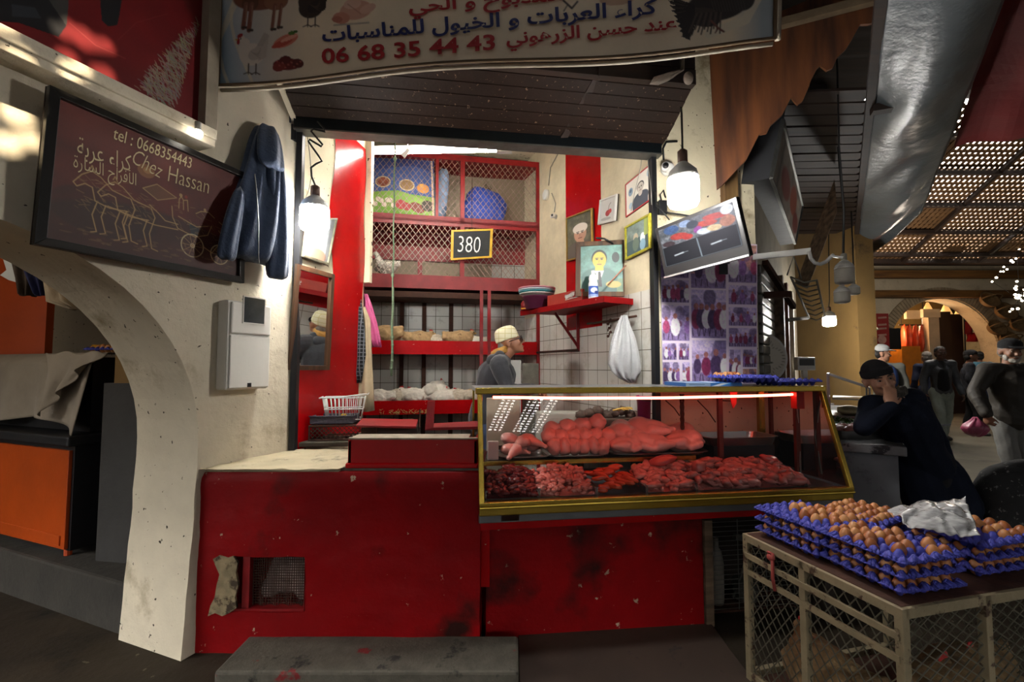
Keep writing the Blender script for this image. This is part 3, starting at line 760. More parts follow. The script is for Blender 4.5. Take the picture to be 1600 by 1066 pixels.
# ------------------------------------------------------------------ shop banner
def banner():
    t = thing('shop_banner', 'wide printed vinyl banner with arabic lettering and a phone number', 'banner', (-.17, 2.20, 2.8))
    TL, BL = V(at(352, -160, 2.22)), V(at(343, 131, 2.35))
    BR, TR = V(at(1209, 66, 2.06)), V(at(1216, -245, 1.93))
    f = lerp4(TL, TR, BR, BL); nrm = (TR - TL).cross(BL - TL).normalized()
    if nrm.y > 0: nrm = -nrm
    def fn(u, v):
        p = f(u, v); sag = .018 * math.sin(u * PI * 3.1 + .6) * v ** 3
        return p + V((0, 0, -sag)) + nrm * (.002 * math.sin(u * 17 + v * 3))
    W, Hh = 380, 126
    P = Pic(W, Hh, S('#ecdcc0'), 1.8); sx = W / 866.0; sy = Hh / 300.0
    def X(px): return (px - 345) * sx
    def Y(px, py): return (py + 170 + (px - 345) * .075) * sy       # picture rows follow the banner's slope
    u = P.X / W
    blue = np.clip((.17 - u) / .17, 0, 1)[..., None] * np.clip(.45 + .55 * P.Y / Hh, 0, 1)[..., None]
    P.a = P.a * (1 - blue) + np.array(S('#88a4bb')) * blue
    bl2 = np.clip((u - .93) / .05, 0, 1)[..., None]; P.a = P.a * (1 - bl2 * .7) + np.array(S('#6d93ad')) * bl2 * .7
    for k in range(3): P.line([(X(352 + 18 * k + 26 * math.sin(q * .5 + k)), Y(352, -120 + 25 * q)) for q in range(11)], 2.4, S('#e3d6b8'), .6)
    P.line([(X(1120), Y(1120, 48)), (X(1170), Y(1170, 30)), (X(1202), Y(1202, -40))], 6, S('#e2d8c0'), .8)
    # grazing animal's legs, hens, plucked bird, cuts of meat, dark bird
    def E(px, py, rx, ry, c, rot=0, al=1.0): P.ell(X(px), Y(px, py), rx * sx, ry * sy, S(c), rot, al)
    def Ln(pts, w, c, al=1.0): P.line([(X(a), Y(a, q)) for a, q in pts], w * sx, S(c), al)
    def Pg(pts, c, al=1.0): P.poly([(X(a), Y(a, q)) for a, q in pts], S(c), al)
    E(412, -14, 46, 20, '#7a4630'); E(440, -8, 20, 14, '#8a5a40'); E(395, -4, 14, 12, '#5d3424')
    for a, q, w in ((386, 34, 8), (396, 38, 8), (436, 36, 6), (447, 33, 6)): Ln([(a + 2, -2), (a, 16), (a - 2, q)], w, '#7b4a38'); Ln([(a - 3, q), (a + 4, q)], 4, '#33241e'); Ln([(a + 3, 0), (a + 2, 24)], 1.5, '#b08a70', .6)
    def birds(x, y, k, body, wing, dark, leg):
        E(x, y, 21 * k, 17 * k, body); E(x - 13 * k, y - 12 * k, 9 * k, 13 * k, body, .3); E(x - 19 * k, y - 23 * k, 7 * k, 7 * k, body)
        Pg([(x + 6 * k, y - 10 * k), (x + 22 * k, y - 36 * k), (x + 29 * k, y - 30 * k), (x + 25 * k, y + 4 * k), (x + 12 * k, y + 10 * k)], wing); E(x + 7 * k, y - 1 * k, 13 * k, 9 * k, wing, -.3)
        for q in range(5): Ln([(x - 2 * k + 3 * q * k, y - 5 * k + 2 * q * k), (x + 15 * k, y + 6 * k - 4 * q * k)], 1, dark, .5); Ln([(x + 10 * k + 2 * q * k, y - 14 * k), (x + 20 * k + 2 * q * k, y - 34 * k + q * k)], 1, dark, .5)
        E(x - 21 * k, y - 29 * k, 5 * k, 3 * k, '#9c1c1e', -.3); E(x - 24 * k, y - 20 * k, 2.6 * k, 5 * k, '#a01c20'); Pg([(x - 25 * k, y - 25 * k), (x - 31 * k, y - 22 * k), (x - 25 * k, y - 21 * k)], '#c29a4a'); E(x - 20 * k, y - 24 * k, 1.2 * k, 1.2 * k, '#1c1412')
        for q in (-5, 8): Ln([(x + q * k, y + 15 * k), (x + q * k, y + 28 * k)], 2.4 * k, leg); [Ln([(x + q * k, y + 28 * k), (x + (q + w) * k, y + 31 * k)], 1.8 * k, leg) for w in (-8, 0, 7)]
    birds(400, 76, 1.0, '#d9d2c5', '#bfb8ae', '#8c857c', '#4a4038'); birds(500, 2, .98, '#33241d', '#241916', '#5d4636', '#4a3a30')
    E(458, 54, 21, 9, '#d27c64', -.28); E(452, 58, 18, 5, '#bf4f3c', -.28); E(464, 50, 15, 3, '#e6a58e', -.28); E(468, 42, 6, 3, '#557a2c'); E(474, 40, 4, 2, '#3f6424')
    E(462, 91, 24, 9, '#6a1a18', .08); E(448, 95, 11, 7, '#7d2a24'); E(480, 90, 10, 7, '#571413', .3); E(458, 84, 10, 6, '#5a1614')
    for q in range(9): E(444 + 5 * q, 86 + (q * 7) % 11, 2.2, 1.2, '#a5564c', .4, .8)
    E(576, 8, 26, 15, '#d2a08a'); E(552, 20, 14, 9, '#c98a74', .2); E(596, 6, 13, 7, '#dcb29c', -.25); E(570, -2, 14, 8, '#e0baa6'); E(545, 22, 9, 5, '#b56f5c', .2); Ln([(540, 31), (598, 29)], 2.5, '#8c8076', .7); Ln([(562, -2), (584, 14)], 1.5, '#a87464', .7)
    Ln([(905, -6), (918, 6), (926, -4)], 3, '#38302c'); Ln([(912, 0), (906, 10)], 2, '#38302c'); E(985, -8, 25, 9, '#c9a78c')
    E(1130, 4, 42, 24, '#2a2220'); E(1112, 22, 24, 14, '#3c302b', .3); E(1168, -2, 14, 16, '#2c2624')
    for q in range(9): Pg([(1098, 2 + q), (1056 + 3 * q, -14 + 8 * q), (1060 + 4 * q, -8 + 8 * q), (1102, 12 + q)], '#1d1717'); Ln([(1100, 6 + q), (1060 + 4 * q, -10 + 8 * q)], 1, '#54463e', .7)
    for q in range(12): Ln([(1098 + 3.4 * q, 16), (1086 + 4.4 * q, 40 + (q % 3) * 4)], 2.2, '#4d4038' if q % 2 else '#211a18'); Ln([(1120 + 4 * q, -10), (1126 + 4 * q, 14)], 1, '#4d4640', .5)
    Ln([(1122, 28), (1132, 40), (1140, 46)], 3, '#6d4034'); Ln([(1132, 40), (1128, 47)], 2, '#6d4034')
    P.mottle(.05, 3, 16)
    P.build('printed_sheet', SIGN, t, fn, world=True)
    edge = [fn(0, q / 12) for q in range(13)] + [fn(q / 30, 1) for q in range(1, 31)] + [fn(1, 1 - q / 12) for q in range(1, 13)]
    b = MB(); b.tube([p + nrm * .008 for p in edge], .009, 6); o = obj('edge_tube', b, mat('brown_hem', S('#5e4a33'), .8), t, smooth=True, world=True); o['label'] = 'brown rolled hem'
    b = MB(); b.tube([fn(q / 30, 1.018) - nrm * .014 for q in range(31)], .010, 8); b.tube([fn(-.012, q / 8) - nrm * .012 for q in range(9)], .014, 8); b.tube([fn(1.008, q / 8) - nrm * .012 for q in range(9)], .014, 8)
    obj('frame_tube', b, mat('old_white_tube', S('#9a8f7d'), .6, 0, .2, 12, .1), t, smooth=True, world=True)
    ux = (fn(.9, .9) - fn(.1, .9)).normalized(); uy = nrm.cross(ux).normalized()
    if uy.z < 0: uy = -uy
    def txt(s, px0, py0, px1, py1, m, bold, hpx=None):
        a = hit(px0, py0, BL, nrm) + nrm * .005; c = hit(px1, py1, BL, nrm) + nrm * .005
        d = (c - a); w = d.length; d.normalize(); up = nrm.cross(d).normalized()
        if up.z < 0: up = -up
        M4 = Matrix(((d.x, up.x, nrm.x, a.x), (d.y, up.y, nrm.y, a.y), (d.z, up.z, nrm.z, a.z), (0, 0, 0, 1)))
        h = None if hpx is None else hpx * a.y / FPX
        o = letters('lettering', s, w, m, t, mw(t).inverted() @ M4, bold, 0, h)
        return o
    RI = mat('red_ink', S('#a3141a'), .5, 0, .05, 5, 0); BI = mat('navy_ink', S('#1b2360'), .5, 0, .05, 5, 0)
    txt('06 68 35 44 43', 504, 101, 774, 79, RI, .022, 24)
    txt(arabic('عند حسن الزرهوني'), 792, 82, 1057, 58, RI, .024, 31)
    txt(arabic('كراء العربات و الخيول للمناسبات'), 505, 73, 1026, 30, BI, .024, 29)
    txt(arabic('المذبوح و الحي'), 640, 32, 880, 13, RI, .024, 31)
banner()
# torn white plastic knotted to the shutter housing
b = MB()
rings = []
def tag_ring(c, a, bb, k):
    return [(c[0] + a * math.cos(2 * PI * j / 14) * (1 + .25 * math.sin(3 * j + k)), c[1] + .02 * math.sin(j + k), c[2] + bb * math.sin(2 * PI * j / 14)) for j in range(14)]
p = FO @ V((2.34, -.53, 3.13)); q = V((p.x, p.y, p.z))
b.loft([[(q.x + .012 * math.cos(a), q.y + .012 * math.sin(a), q.z + .12) for a in [2 * PI * j / 14 for j in range(14)]],
        [(q.x + .010 * math.cos(a) - .005, q.y + .012 * math.sin(a), q.z + .03) for a in [2 * PI * j / 14 for j in range(14)]],
        [(q.x + .035 * math.cos(a) - .05, q.y + .02 * math.sin(a) * (1 + .5 * math.sin(5 * a)), q.z + .0 + .03 * math.cos(a)) for a in [2 * PI * j / 14 for j in range(14)]],
        [(q.x + .05 * math.cos(a) - .11, q.y + .03 * math.sin(a) * (1 + .5 * math.sin(4 * a)), q.z - .02 + .04 * math.cos(a)) for a in [2 * PI * j / 14 for j in range(14)]],
        [(q.x + .012 * math.cos(a) - .19, q.y + .02 * math.sin(a), q.z - .035 + .02 * math.cos(a)) for a in [2 * PI * j / 14 for j in range(14)]]])
b.ell((q.x + .03, q.y, q.z - .02), (.03, .02, .04))
solo('torn_plastic_bag', 'torn dirty-white plastic bag knotted to the shutter housing above the bulb', 'plastic bag', b, mat('dirty_film', S('#8f8378'), .4, 0, .15, 20, .5, 60), smooth=True)

# ------------------------------------------------------------------ on the street wall
def onwall_rect(fr, c, off):
    return [onf(fr, px, py, off) for px, py in c]
def framed(nm, label, cat, fr, corners, off, fw, fmat, P, inner=.0, pm=None, depth=.02, kind='picture', group=None, lean=0.0, seam=None):
    """a framed flat picture hung on a wall; corners TL TR BR BL as seen, outer edge of the frame"""
    pts = onwall_rect(fr, corners, off)
    if lean: pts[0].y -= lean; pts[1].y -= lean
    c = sum((V(p) for p in pts), V()) / 4; mid = V((c.x, max(p.y for p in pts), min(p.z for p in pts)))
    t = thing(nm, label, cat, m=fr @ Matrix.Translation(mid), group=group)
    pts = [V(p) - mid for p in pts]; n = (pts[1] - pts[0]).cross(pts[3] - pts[0]).normalized()
    if n.y > 0: n = -n
    ctr = sum(pts, V()) / 4
    ins = []
    for i in range(4):
        a, q, r = pts[i], pts[(i + 1) % 4], pts[i - 1]
        ins.append(a + (q - a).normalized() * fw + (r - a).normalized() * fw)
    b = MB()
    for i in range(4):
        k = (i + 1) % 4; a, q, r, s_ = pts[i], pts[k], ins[k], ins[i]; h = n * depth
        b.add([a, q, r, s_, a + h * .8, q + h * .8, r + h, s_ + h], [(0, 1, 2, 3), (4, 5, 6, 7), (0, 1, 5, 4), (2, 3, 7, 6), (1, 2, 6, 5), (3, 0, 4, 7)])
    obj('frame', b, fmat, t, bevel=.002)
    b = MB(); b.poly([p - n * .002 for p in pts], n * -.006); obj('backing', b, DARKWOOD, t)
    if P is not None:
        P.build(kind, pm or PICGLASS, t, lerp4(*[p + n * (depth * .3) for p in ins]))
    return t, ins, n
# painted poster, top of the street wall
PC = [(-190, -330), (322, -45), (318, 204), (-190, -22)]
_q = [onf(FL, *c, -.03) for c in PC]
P = Pic(300, 180, S('#68080d'), 1.6); P.mottle(.14, 5, 24)
def pp(px, py):
    p = onf(FL, px, py, -.03); u = (p.x - _q[0].x) / (_q[1].x - _q[0].x); zt_ = _q[0].z + (_q[1].z - _q[0].z) * u; zb_ = _q[3].z + (_q[2].z - _q[3].z) * u
    return (u * 300, (zt_ - p.z) / (zt_ - zb_) * 180)
def pl(pts): return [pp(*q) for q in pts]
P.poly(pl([(-80, -60), (95, -60), (98, 0), (92, 40), (60, 20), (-80, 10)]), S('#3b3a38')); P.poly(pl([(-80, -40), (60, -10), (92, 38), (78, 56), (10, 32), (-80, 25)]), S('#141418')); P.poly(pl([(0, 2), (40, 8), (50, 26), (0, 22)]), S('#2c2f36'))
P.poly(pl([(150, -30), (192, -30), (182, 22), (178, 38), (162, 40), (152, 30)]), S('#121216')); P.line(pl([(98, 34), (140, 70), (190, 92)]), .9, S('#8a3a38'), .6); P.line(pl([(178, 62), (210, 34), (262, 20)]), .8, S('#7d3030'), .5)
rg = random.Random(4); LEAF = S('#8b8272')
for i in range(520):                                   # grey spray of leaves in the lower corner
    a_, b_ = rg.random(), rg.random()
    if a_ + b_ > 1: a_, b_ = 1 - a_, 1 - b_
    bx = 212 + 60 * a_ + 104 * b_; by = 144 + 34 * a_ - 112 * b_; an = rg.uniform(-2.75, -1.75); L_ = rg.uniform(6, 17)
    P.line(pl([(bx, by), (bx + L_ * .5 * math.cos(an + .15), by + L_ * .5 * math.sin(an + .15)), (bx + L_ * math.cos(an), by + L_ * math.sin(an))]), rg.uniform(.5, 1.3), tuple(q * rg.uniform(.6, 1.15) for q in LEAF), .9)
t, ins, n = framed('painted_poster', 'red painted poster with black shoes and a grey spray of leaves in a white frame', 'poster', FL,
                   PC, -.03, .018, mat('white_frame', S('#b9b2a2'), .6, 0, .1, 10, .1), P, depth=.015, kind='painting')
a, bq = onf(FL, -190, -10, -.03), onf(FL, 318, 214, -.03)
b = MB(); b.box(a.x, -.13, 2.505, bq.x, 0, 2.555); b.box(a.x, -.12, 2.47, bq.x, -.0, 2.505)
o = solo('display_ledge', 'white ledge running under the red painted poster', 'ledge', b, WHITEP, fr=FL, bevel=.004)
b = MB(); b.box(bq.x - .035, -.09, 2.55, bq.x + .025, 0, 4.4); solo('white_post', 'thin white upright board between the red poster and the banner', 'post', b, mat('grey_white_board', S('#8e8371'), .7, 0, .2, 6, .2), fr=FL)
t = thing('small_bulb', 'small lit bulb at the lower corner of the red poster', 'bulb', m=FL @ Matrix.Translation(onf(FL, 309, 209, -.15)))
b = MB(); b.ell((0, 0, 0), .022); obj('globe', b, emit('bulb_glow', (1, .93, .8), 9), t, smooth=True)
b = MB(); b.lathe([(.014, 0), (.014, .04)], (0, 0, .015)); b.tube([(0, 0, .05), (.02, .03, .07), (.05, .13, .05)], .004); obj('socket', b, GREYC, t)

# chalk board
def chalkboard():
    P = Pic(250, 168, S('#561c12'), 1.7); P.mottle(.28, 8, 26)
    P.ell(125, 160, 150, 60, S('#1f1813'), 0, .6); P.ell(60, 120, 60, 30, S('#241511'), 0, .5)
    ck = S('#b08c5c'); hk = S('#c9b48a')
    def sm(pts, w=1.3, c=ck, al=.8): P.line(pts, w, c, al)
    P.ell(103, 47, 11, 9, S('#8a5b34'), 0, .7); P.ell(104, 46, 5, 4, S('#a8784a'), 0, .7)
    # two horses
    for ox, oy in ((0, 0), (26, 4)):
        sm([(40 + ox, 72 + oy), (30 + ox, 80 + oy), (22 + ox, 92 + oy), (26 + ox, 96 + oy), (34 + ox, 90 + oy), (42 + ox, 92 + oy)]); sm([(40 + ox, 72 + oy), (50 + ox, 76 + oy), (64 + ox, 88 + oy), (84 + ox, 92 + oy)])
        sm([(42 + ox, 92 + oy), (46 + ox, 108 + oy), (62 + ox, 112 + oy), (84 + ox, 110 + oy)]); sm([(38 + ox, 70 + oy), (40 + ox, 65 + oy), (43 + ox, 71 + oy)])
        for lx in (48, 58, 82): sm([(lx + ox, 110 + oy), (lx - 4 + ox, 126 + oy), (lx + 2 + ox, 146 + oy), (lx - 4 + ox, 148 + oy)])
        sm([(86 + ox, 92 + oy), (92 + ox, 104 + oy), (86 + ox, 128 + oy), (90 + ox, 148 + oy), (98 + ox, 150 + oy)])
    sm([(110, 92), (122, 100), (132, 108), (150, 108)]); sm([(60, 110), (118, 118), (150, 116)])
    # carriage
    sm([(140, 84), (142, 100), (150, 114), (176, 120), (196, 112), (202, 96)]); sm([(150, 96), (178, 104), (196, 98)]); P.poly([(166, 102), (182, 106), (180, 118), (170, 116)], S('#24272c'), .9)
    sm([(118, 60), (146, 70), (120, 82), (100, 72), (118, 60)], 1.2); P.poly([(118, 61), (146, 70), (120, 82), (101, 72)], S('#7a5a3a'), .35)
    sm([(150, 84), (150, 70), (153, 66), (156, 70), (157, 84)]); sm([(157, 70), (162, 68), (164, 84)]); P.ell(152, 64, 2.4, 2.6, ck, 0, .8); P.ell(160, 64, 2.2, 2.4, S('#8a2a1c'), 0, .8)
    sm([(176, 84), (184, 78), (196, 76), (206, 82)]); P.ell(190, 74, 2.2, 2.2, ck, 0, .7)
    for cx, cy, r in ((173, 134, 17), (217, 138, 15)):
        sm([(cx + r * math.cos(2 * PI * k / 26), cy + r * math.sin(2 * PI * k / 26)) for k in range(27)], 1.5, hk); sm([(cx + 3 * math.cos(2 * PI * k / 8), cy + 3 * math.sin(2 * PI * k / 8)) for k in range(9)], 1, hk)
        for k in range(10): sm([(cx, cy), (cx + r * math.cos(2 * PI * k / 10), cy + r * math.sin(2 * PI * k / 10))], .8, ck, .6)
    sm([(190, 132), (204, 138), (214, 124)]); sm([(214, 100), (224, 110), (232, 122), (236, 108), (226, 92), (214, 86)]); sm([(238, 60), (234, 52), (238, 48), (244, 54), (242, 66), (236, 72)])
    for _ in range(150):                                # loose chalk hatching over the horses and the carriage
        x, y = (rg.uniform(24, 112), rg.gauss(100, 14)) if rg.random() < .55 else (rg.uniform(140, 236), rg.gauss(104, 16)); an = rg.uniform(-.5, .9); L_ = rg.uniform(3, 11)
        sm([(x, y), (x + L_ * math.cos(an), y + L_ * math.sin(an) + 1)], rg.uniform(.5, 1.0), ck, .28)
    for k in range(60): P.ell(rg.uniform(10, 240), rg.uniform(142, 160), rg.uniform(1, 7), rg.uniform(.6, 1.6), S('#6d5138'), 0, .4)
    t, ins, n = framed('chalkboard', 'dark brown chalk board with a drawn horse carriage beside the hanging jacket', 'chalkboard', FL,
                       [(68, 136), (378, 273), (377, 443), (48, 382)], -.05, .032, mat('black_frame', S('#14120f'), .35, 0, .3, 8, .15), P, depth=.03, kind='drawing', lean=.02, pm=colmat('chalk_drawing', .6))
    T = mw(t)
    ux = (ins[1] - ins[0]).normalized(); uy = -(n.cross(ux)).normalized()
    if uy.z < 0: uy = -uy
    def wr(s, px0, py0, px1, py1, hpx, bold=.0, shear=.15, m=None):
        pn = (T.to_3x3() @ n); o0 = T @ (ins[0] + n * .012)
        a = hit(px0, py0, o0, pn); c = hit(px1, py1, o0, pn); d = c - a; w = d.length; d.normalize(); up = pn.cross(d).normalized()
        if up.z < 0: up = -up
        M4 = Matrix(((d.x, up.x, pn.x, a.x), (d.y, up.y, pn.y, a.y), (d.z, up.z, pn.z, a.z), (0, 0, 0, 1)))
        letters('chalk_writing', s, w, m or mat('chalk', S('#c8b58c'), .9, 0, .15, 30, .1), t, T.inverted() @ M4, bold, shear, hpx * a.length / FPX * .85)
    wr('tel : 0668354443', 177, 217, 299, 264, 13, .0)
    wr('Chez', 205, 254, 250, 279, 17, -.012); wr('Hassan', 262, 283, 326, 303, 18, -.012)
    wr(arabic('كراء عربة'), 120, 250, 204, 276, 24, -.005, 0); wr(arabic('الأفراح السارة'), 114, 272, 212, 300, 25, -.008, 0)
chalkboard()

# hanging jacket
def jacket():
    c = FL.inverted() @ V((0, 0, 0))
    t = thing('hanging_jacket', 'navy blue work jacket hanging on the wall by the chalk board', 'jacket', m=FL @ Matrix.Translation((.0, 0, 1.84)))
    NAVY = mat('navy_cloth', S('#2b3950'), .9, 0, .2, 6, .5, 26, sheen=.15, dist=.02)
    inv = mw(t).inverted()
    def sec(px0, px1, py, yc, th, k, amp=.02, n=56, fq=9):
        L = onf(FL, px0, py, yc); R = onf(FL, px1, py, yc); c = (L + R) / 2; a = (R.x - L.x) / 2; out = []
        for j in range(n):
            q = 2 * PI * j / n; f = amp * math.sin(fq * q + k) + amp * .6 * math.sin(5 * q + 1.7 * k)
            out.append((c.x + (a + f * .5) * math.cos(q), min(-.004, yc + (th + f * min(1, th / .03)) * math.sin(q)), c.z + .006 * math.sin(4 * q + k) - 1.84))
        return out
    def piece(nm, rows, amp, n=56, fq=9, dk=.35, k0=0): b = MB(); b.loft([sec(*r, k0 + i * dk, amp, n, fq) for i, r in enumerate(rows)][::-1]); obj(nm, b, NAVY, t, smooth=True, sub=1)
    piece('body', [(404, 424, 198, -.03, .02), (398, 434, 212, -.05, .04), (390, 438, 235, -.07, .055), (384, 440, 262, -.08, .065), (374, 442, 295, -.09, .075), (366, 444, 325, -.10, .08), (358, 446, 355, -.10, .085), (351, 446, 382, -.10, .085), (345, 444, 402, -.10, .08), (345, 442, 410, -.09, .07)], .018)
    piece('sleeve', [(412, 440, 236, -.12, .03), (416, 445, 290, -.145, .04), (418, 449, 340, -.155, .045), (418, 450, 390, -.15, .045), (417, 449, 425, -.14, .042), (418, 447, 437, -.14, .035)], .008, 32, 5, .6)
    piece('sleeve', [(368, 384, 290, -.13, .02), (352, 376, 340, -.155, .032), (342, 370, 380, -.16, .034), (339, 368, 400, -.155, .032), (341, 366, 406, -.15, .025)], .007, 32, 5, .6, 2)
    piece('hood', [(408, 432, 196, -.06, .025), (404, 437, 212, -.10, .04), (402, 440, 235, -.13, .05), (404, 442, 258, -.15, .045), (412, 443, 268, -.15, .03)], .006, 32, 4, .5, 1)
    b = MB(); b.tube([onf(FL, px, py, -.198) - V((0, 0, 1.84)) for px, py in ((398, 272), (401, 300), (404, 350), (404, 400), (405, 412))], .0025); o = obj('zip', b, DULLSTEEL, t)
    o['label'] = 'pale zip'
jacket()

# electricity meter box
t = thing('meter_box', 'white electricity meter box with a small window below the jacket', 'meter box', m=FL @ Matrix.Translation((onf(FL, 390, 540, 0).x, 0, 1.27)))
Lx, Rx = onf(FL, 357, 530, -.09).x, onf(FL, 424, 530, -.09).x; zt, zb = 1.727, 1.258
o_ = V((onf(FL, 390, 540, 0).x, 0, 1.27)); Tm = Matrix.Translation(-o_)
MP = mat('meter_plastic', S('#d8d6cd'), .5, 0, .06, 4, .05, 30, (S('#3a2a1c'), .73, 30, .02))
b = MB(); b.box(Lx, -.08, zb, Rx, .0, zt); part('case', b, MP, t, Tm, bevel=.012)
zd = onf(FL, 390, 524, -.09).z; wz0, wz1 = onf(FL, 396, 505, -.095).z, onf(FL, 396, 466, -.095).z
b = MB(); b.box(Lx + .012, -.094, zd + .004, Rx - .008, -.08, zt - .008); part('lid', b, MP, t, Tm, bevel=.008)
w0, w1 = onf(FL, 381, 480, -.095), onf(FL, 413, 480, -.095)
b = MB(); b.box(w0.x, -.0965, wz0, w1.x, -.093, wz1); part('window', b, mat('smoked_window', S('#30363a'), .12, 0, .3, 12, .05), t, Tm)
b = MB()
for q in ((w0.x - .006, wz0 - .006, w1.x + .006, wz0), (w0.x - .006, wz1, w1.x + .006, wz1 + .006)): b.box(q[0], -.098, q[1], q[2], -.092, q[3])
for q in (w0.x - .006, w1.x): b.box(q, -.098, wz0, q + .006, -.092, wz1)
part('window_frame', b, MP, t, Tm)
b = MB(); b.box(Lx + .012, -.09, zb + .008, Rx - .008, -.08, zd - .004); part('lower_cover', b, MP, t, Tm, bevel=.006)
sxx = onf(FL, 389, 606, -.09).x
b = MB(); b.box(sxx - .01, -.0925, zb + .012, sxx + .012, -.089, zb + .034); part('catch', b, BLACKP, t, Tm)

# ------------------------------------------------------------------ hanging lamps
def lamp(nm, label, px, py0, py1, y, cable, wpx=46, lit=115, group=None):
    """py0..py1: the glowing part; cable: places from the socket up"""
    bt = at(px, py1, y); tp = at(px, py0, y); h = tp.z - bt.z; r = wpx / 2 / FPX * y
    t = thing(nm, label, 'lamp', (bt.x, y, bt.z), group=group)
    b = MB(); b.lathe([(0, 0), (r * .6, .0), (r * .88, h * .05), (r, h * .18), (r, h * .85), (r * .97, h * .97)], n=28); obj('diffuser', b, emit('lamp_glow_%d' % lit, (1.0, .97, .92), lit) if lit else mat('dusty_bulb', S('#b5b0a2'), .4, 0, .1, 8), t, smooth=True)
    b = MB(); b.lathe([(r * .98, h * .95), (r * 1.0, h * 1.0), (r * .86, h * 1.2), (r * .55, h * 1.36), (r * .34, h * 1.44), (r * .27, h * 1.5)], n=28)
    for k in range(16): a = 2 * PI * k / 16; b.beam((r * .95 * math.cos(a), r * .95 * math.sin(a), h * 1.04), (r * .36 * math.cos(a), r * .36 * math.sin(a), h * 1.44), .004, .006)
    obj('housing', b, WHITEPL, t)
    b = MB(); b.lathe([(r * .27, h * 1.48), (r * .32, h * 1.5), (r * .32, h * 1.86), (r * .18, h * 1.92), (.0, h * 1.93)], n=16); obj('socket', b, mat('brown_socket', S('#5a4034'), .6, 0, .2, 14) if lit else GREYC, t, smooth=True)
    b = MB(); b.tube([V((0, 0, h * 1.92))] + [V(q) - V(t.location) for q in cable], .006, 6); obj('cable', b, BLACKC, t, smooth=True)
    return t
lamp('hanging_lamp', 'lit white LED bulb on a crinkled cable beside the framed picture', 491, 324, 361, 2.72,
     [at(*q, 2.74) for q in ((487, 276), (486, 262), (494, 256), (503, 252), (498, 244), (488, 230), (482, 221), (484, 218), (502, 229), (504, 226), (492, 212), (486, 205), (490, 202), (508, 206), (506, 200), (496, 190))], 44)
lamp('hanging_lamp', 'lit white LED bulb hanging straight down above the tilted monitor', 1068, 277, 324, 2.45, [at(1066, 215, 2.45), at(1065, 178, 2.47), at(1064, 168, 2.5)], 48)

# ------------------------------------------------------------------ soft hanging things
def ringpx(pl, pr, py, y, th, k, amp, n, freq=7):
    L, R = at(pl, py, y), at(pr, py, y); c = (L + R) / 2; a = (R.x - L.x) / 2; out = []
    for j in range(n):
        q = 2 * PI * j / n; f = amp * math.sin(freq * q + k) + .5 * amp * math.sin((freq - 3) * q + 2.3 * k)
        out.append((c.x + (a + .4 * f) * math.cos(q), y + (th + f) * math.sin(q), c.z + .004 * math.sin(3 * q + k)))
    return out
def drape(nm, label, cat, rows, m, th=.03, amp=.012, n=40, group=None, freq=7, dk=.5, sub=0):
    """rows from top to bottom: (left px, right px, py, y[, thickness])"""
    b = MB(); b.loft([ringpx(r[0], r[1], r[2], r[3], r[4] if len(r) > 4 else th, i * dk, amp, n, freq) for i, r in enumerate(rows)][::-1])
    return solo(nm, label, cat, b, m, group, smooth=True, sub=sub)

# ------------------------------------------------------------------ red steel cage and shelf unit at the back
FK = frame((-1.53, 4.62), (1, .2))
KL, KD = 1.866, .42
def kz(px, py): return onf(FK, px, py).z
t = thing('poultry_shelf', 'red steel unit of mesh poultry cages over two open shelves', 'cage shelf', m=FK @ Matrix.Translation((KL / 2, 0, 0)))
K0 = Matrix.Translation((-KL / 2, 0, 0))
zt, zm, zb = 3.60, 2.885, 2.235
xm = onf(FK, 722, 400).x; xn = onf(FK, 683, 300).x
b = MB()
for x in (.015, KL - .015): b.beam((x, 0, 0), (x, 0, zt), .04, .04); b.beam((x, KD, 0), (x, KD, zt), .03, .03)
part('upright', b, REDM, t, K0)
b = MB(); b.beam((xm, 0, zb), (xm, 0, zt), .045, .04); b.beam((xn, 0, zm), (xn, 0, zt), .03, .03); part('mullion', b, REDM, t, K0)
for z in (zt, zm, zb):
    b = MB(); b.box(0, -.02, z - .03, KL, .02, z + .03); b.box(0, -.005, z - .015, KL, KD, z); part('cage_floor' if z < zt else 'cage_top', b, REDM, t, K0)
b = MB(); b.box(0, -.022, zb - .05, KL, .0, zb + .09); b.box(0, -.02, zm + .0, KL, .0, zm + .07); part('kick_board', b, mat('faded_red', S('#7a2226'), .6, 0, .2, 10, .2), t, K0)
b = MB(); b.box(KL - .05, 0, zm, KL - .03, KD, zm + .02); b.box(.0, KD - .01, zb, KL, KD, zm - .2); b.box(.0, KD - .01, zm, KL, KD, zt); part('cage_back', b, DIRTYP, t, K0)
b = MB(); b.box(.0, KD - .04, zm - .32, KL, KD - .012, zm - .02); b.box(KL * .3, KD - .05, zb, KL * .3 + .05, KD - .012, zm - .3); part('back_board', b, REDM, t, K0)
MESHM = mat('galvanised_mesh', S('#9a8175'), .5, .5, .3, 20, .1)
for (xa, xb, za, zc) in ((.04, xn - .02, zm + .03, zt - .03), (xn + .02, xm - .03, zm + .03, zt - .03), (xm + .03, KL - .04, zm + .03, zt - .03), (.04, xm - .03, zb + .03, zm - .03), (xm + .03, KL - .04, zb + .03, zm - .03)):
    b = MB(); b.diamonds((xa, -.006, za), (1, 0, 0), (0, 0, 1), xb - xa, zc - za, .030, .039, .0042); part('mesh_panel', b, MESHM, t, K0)
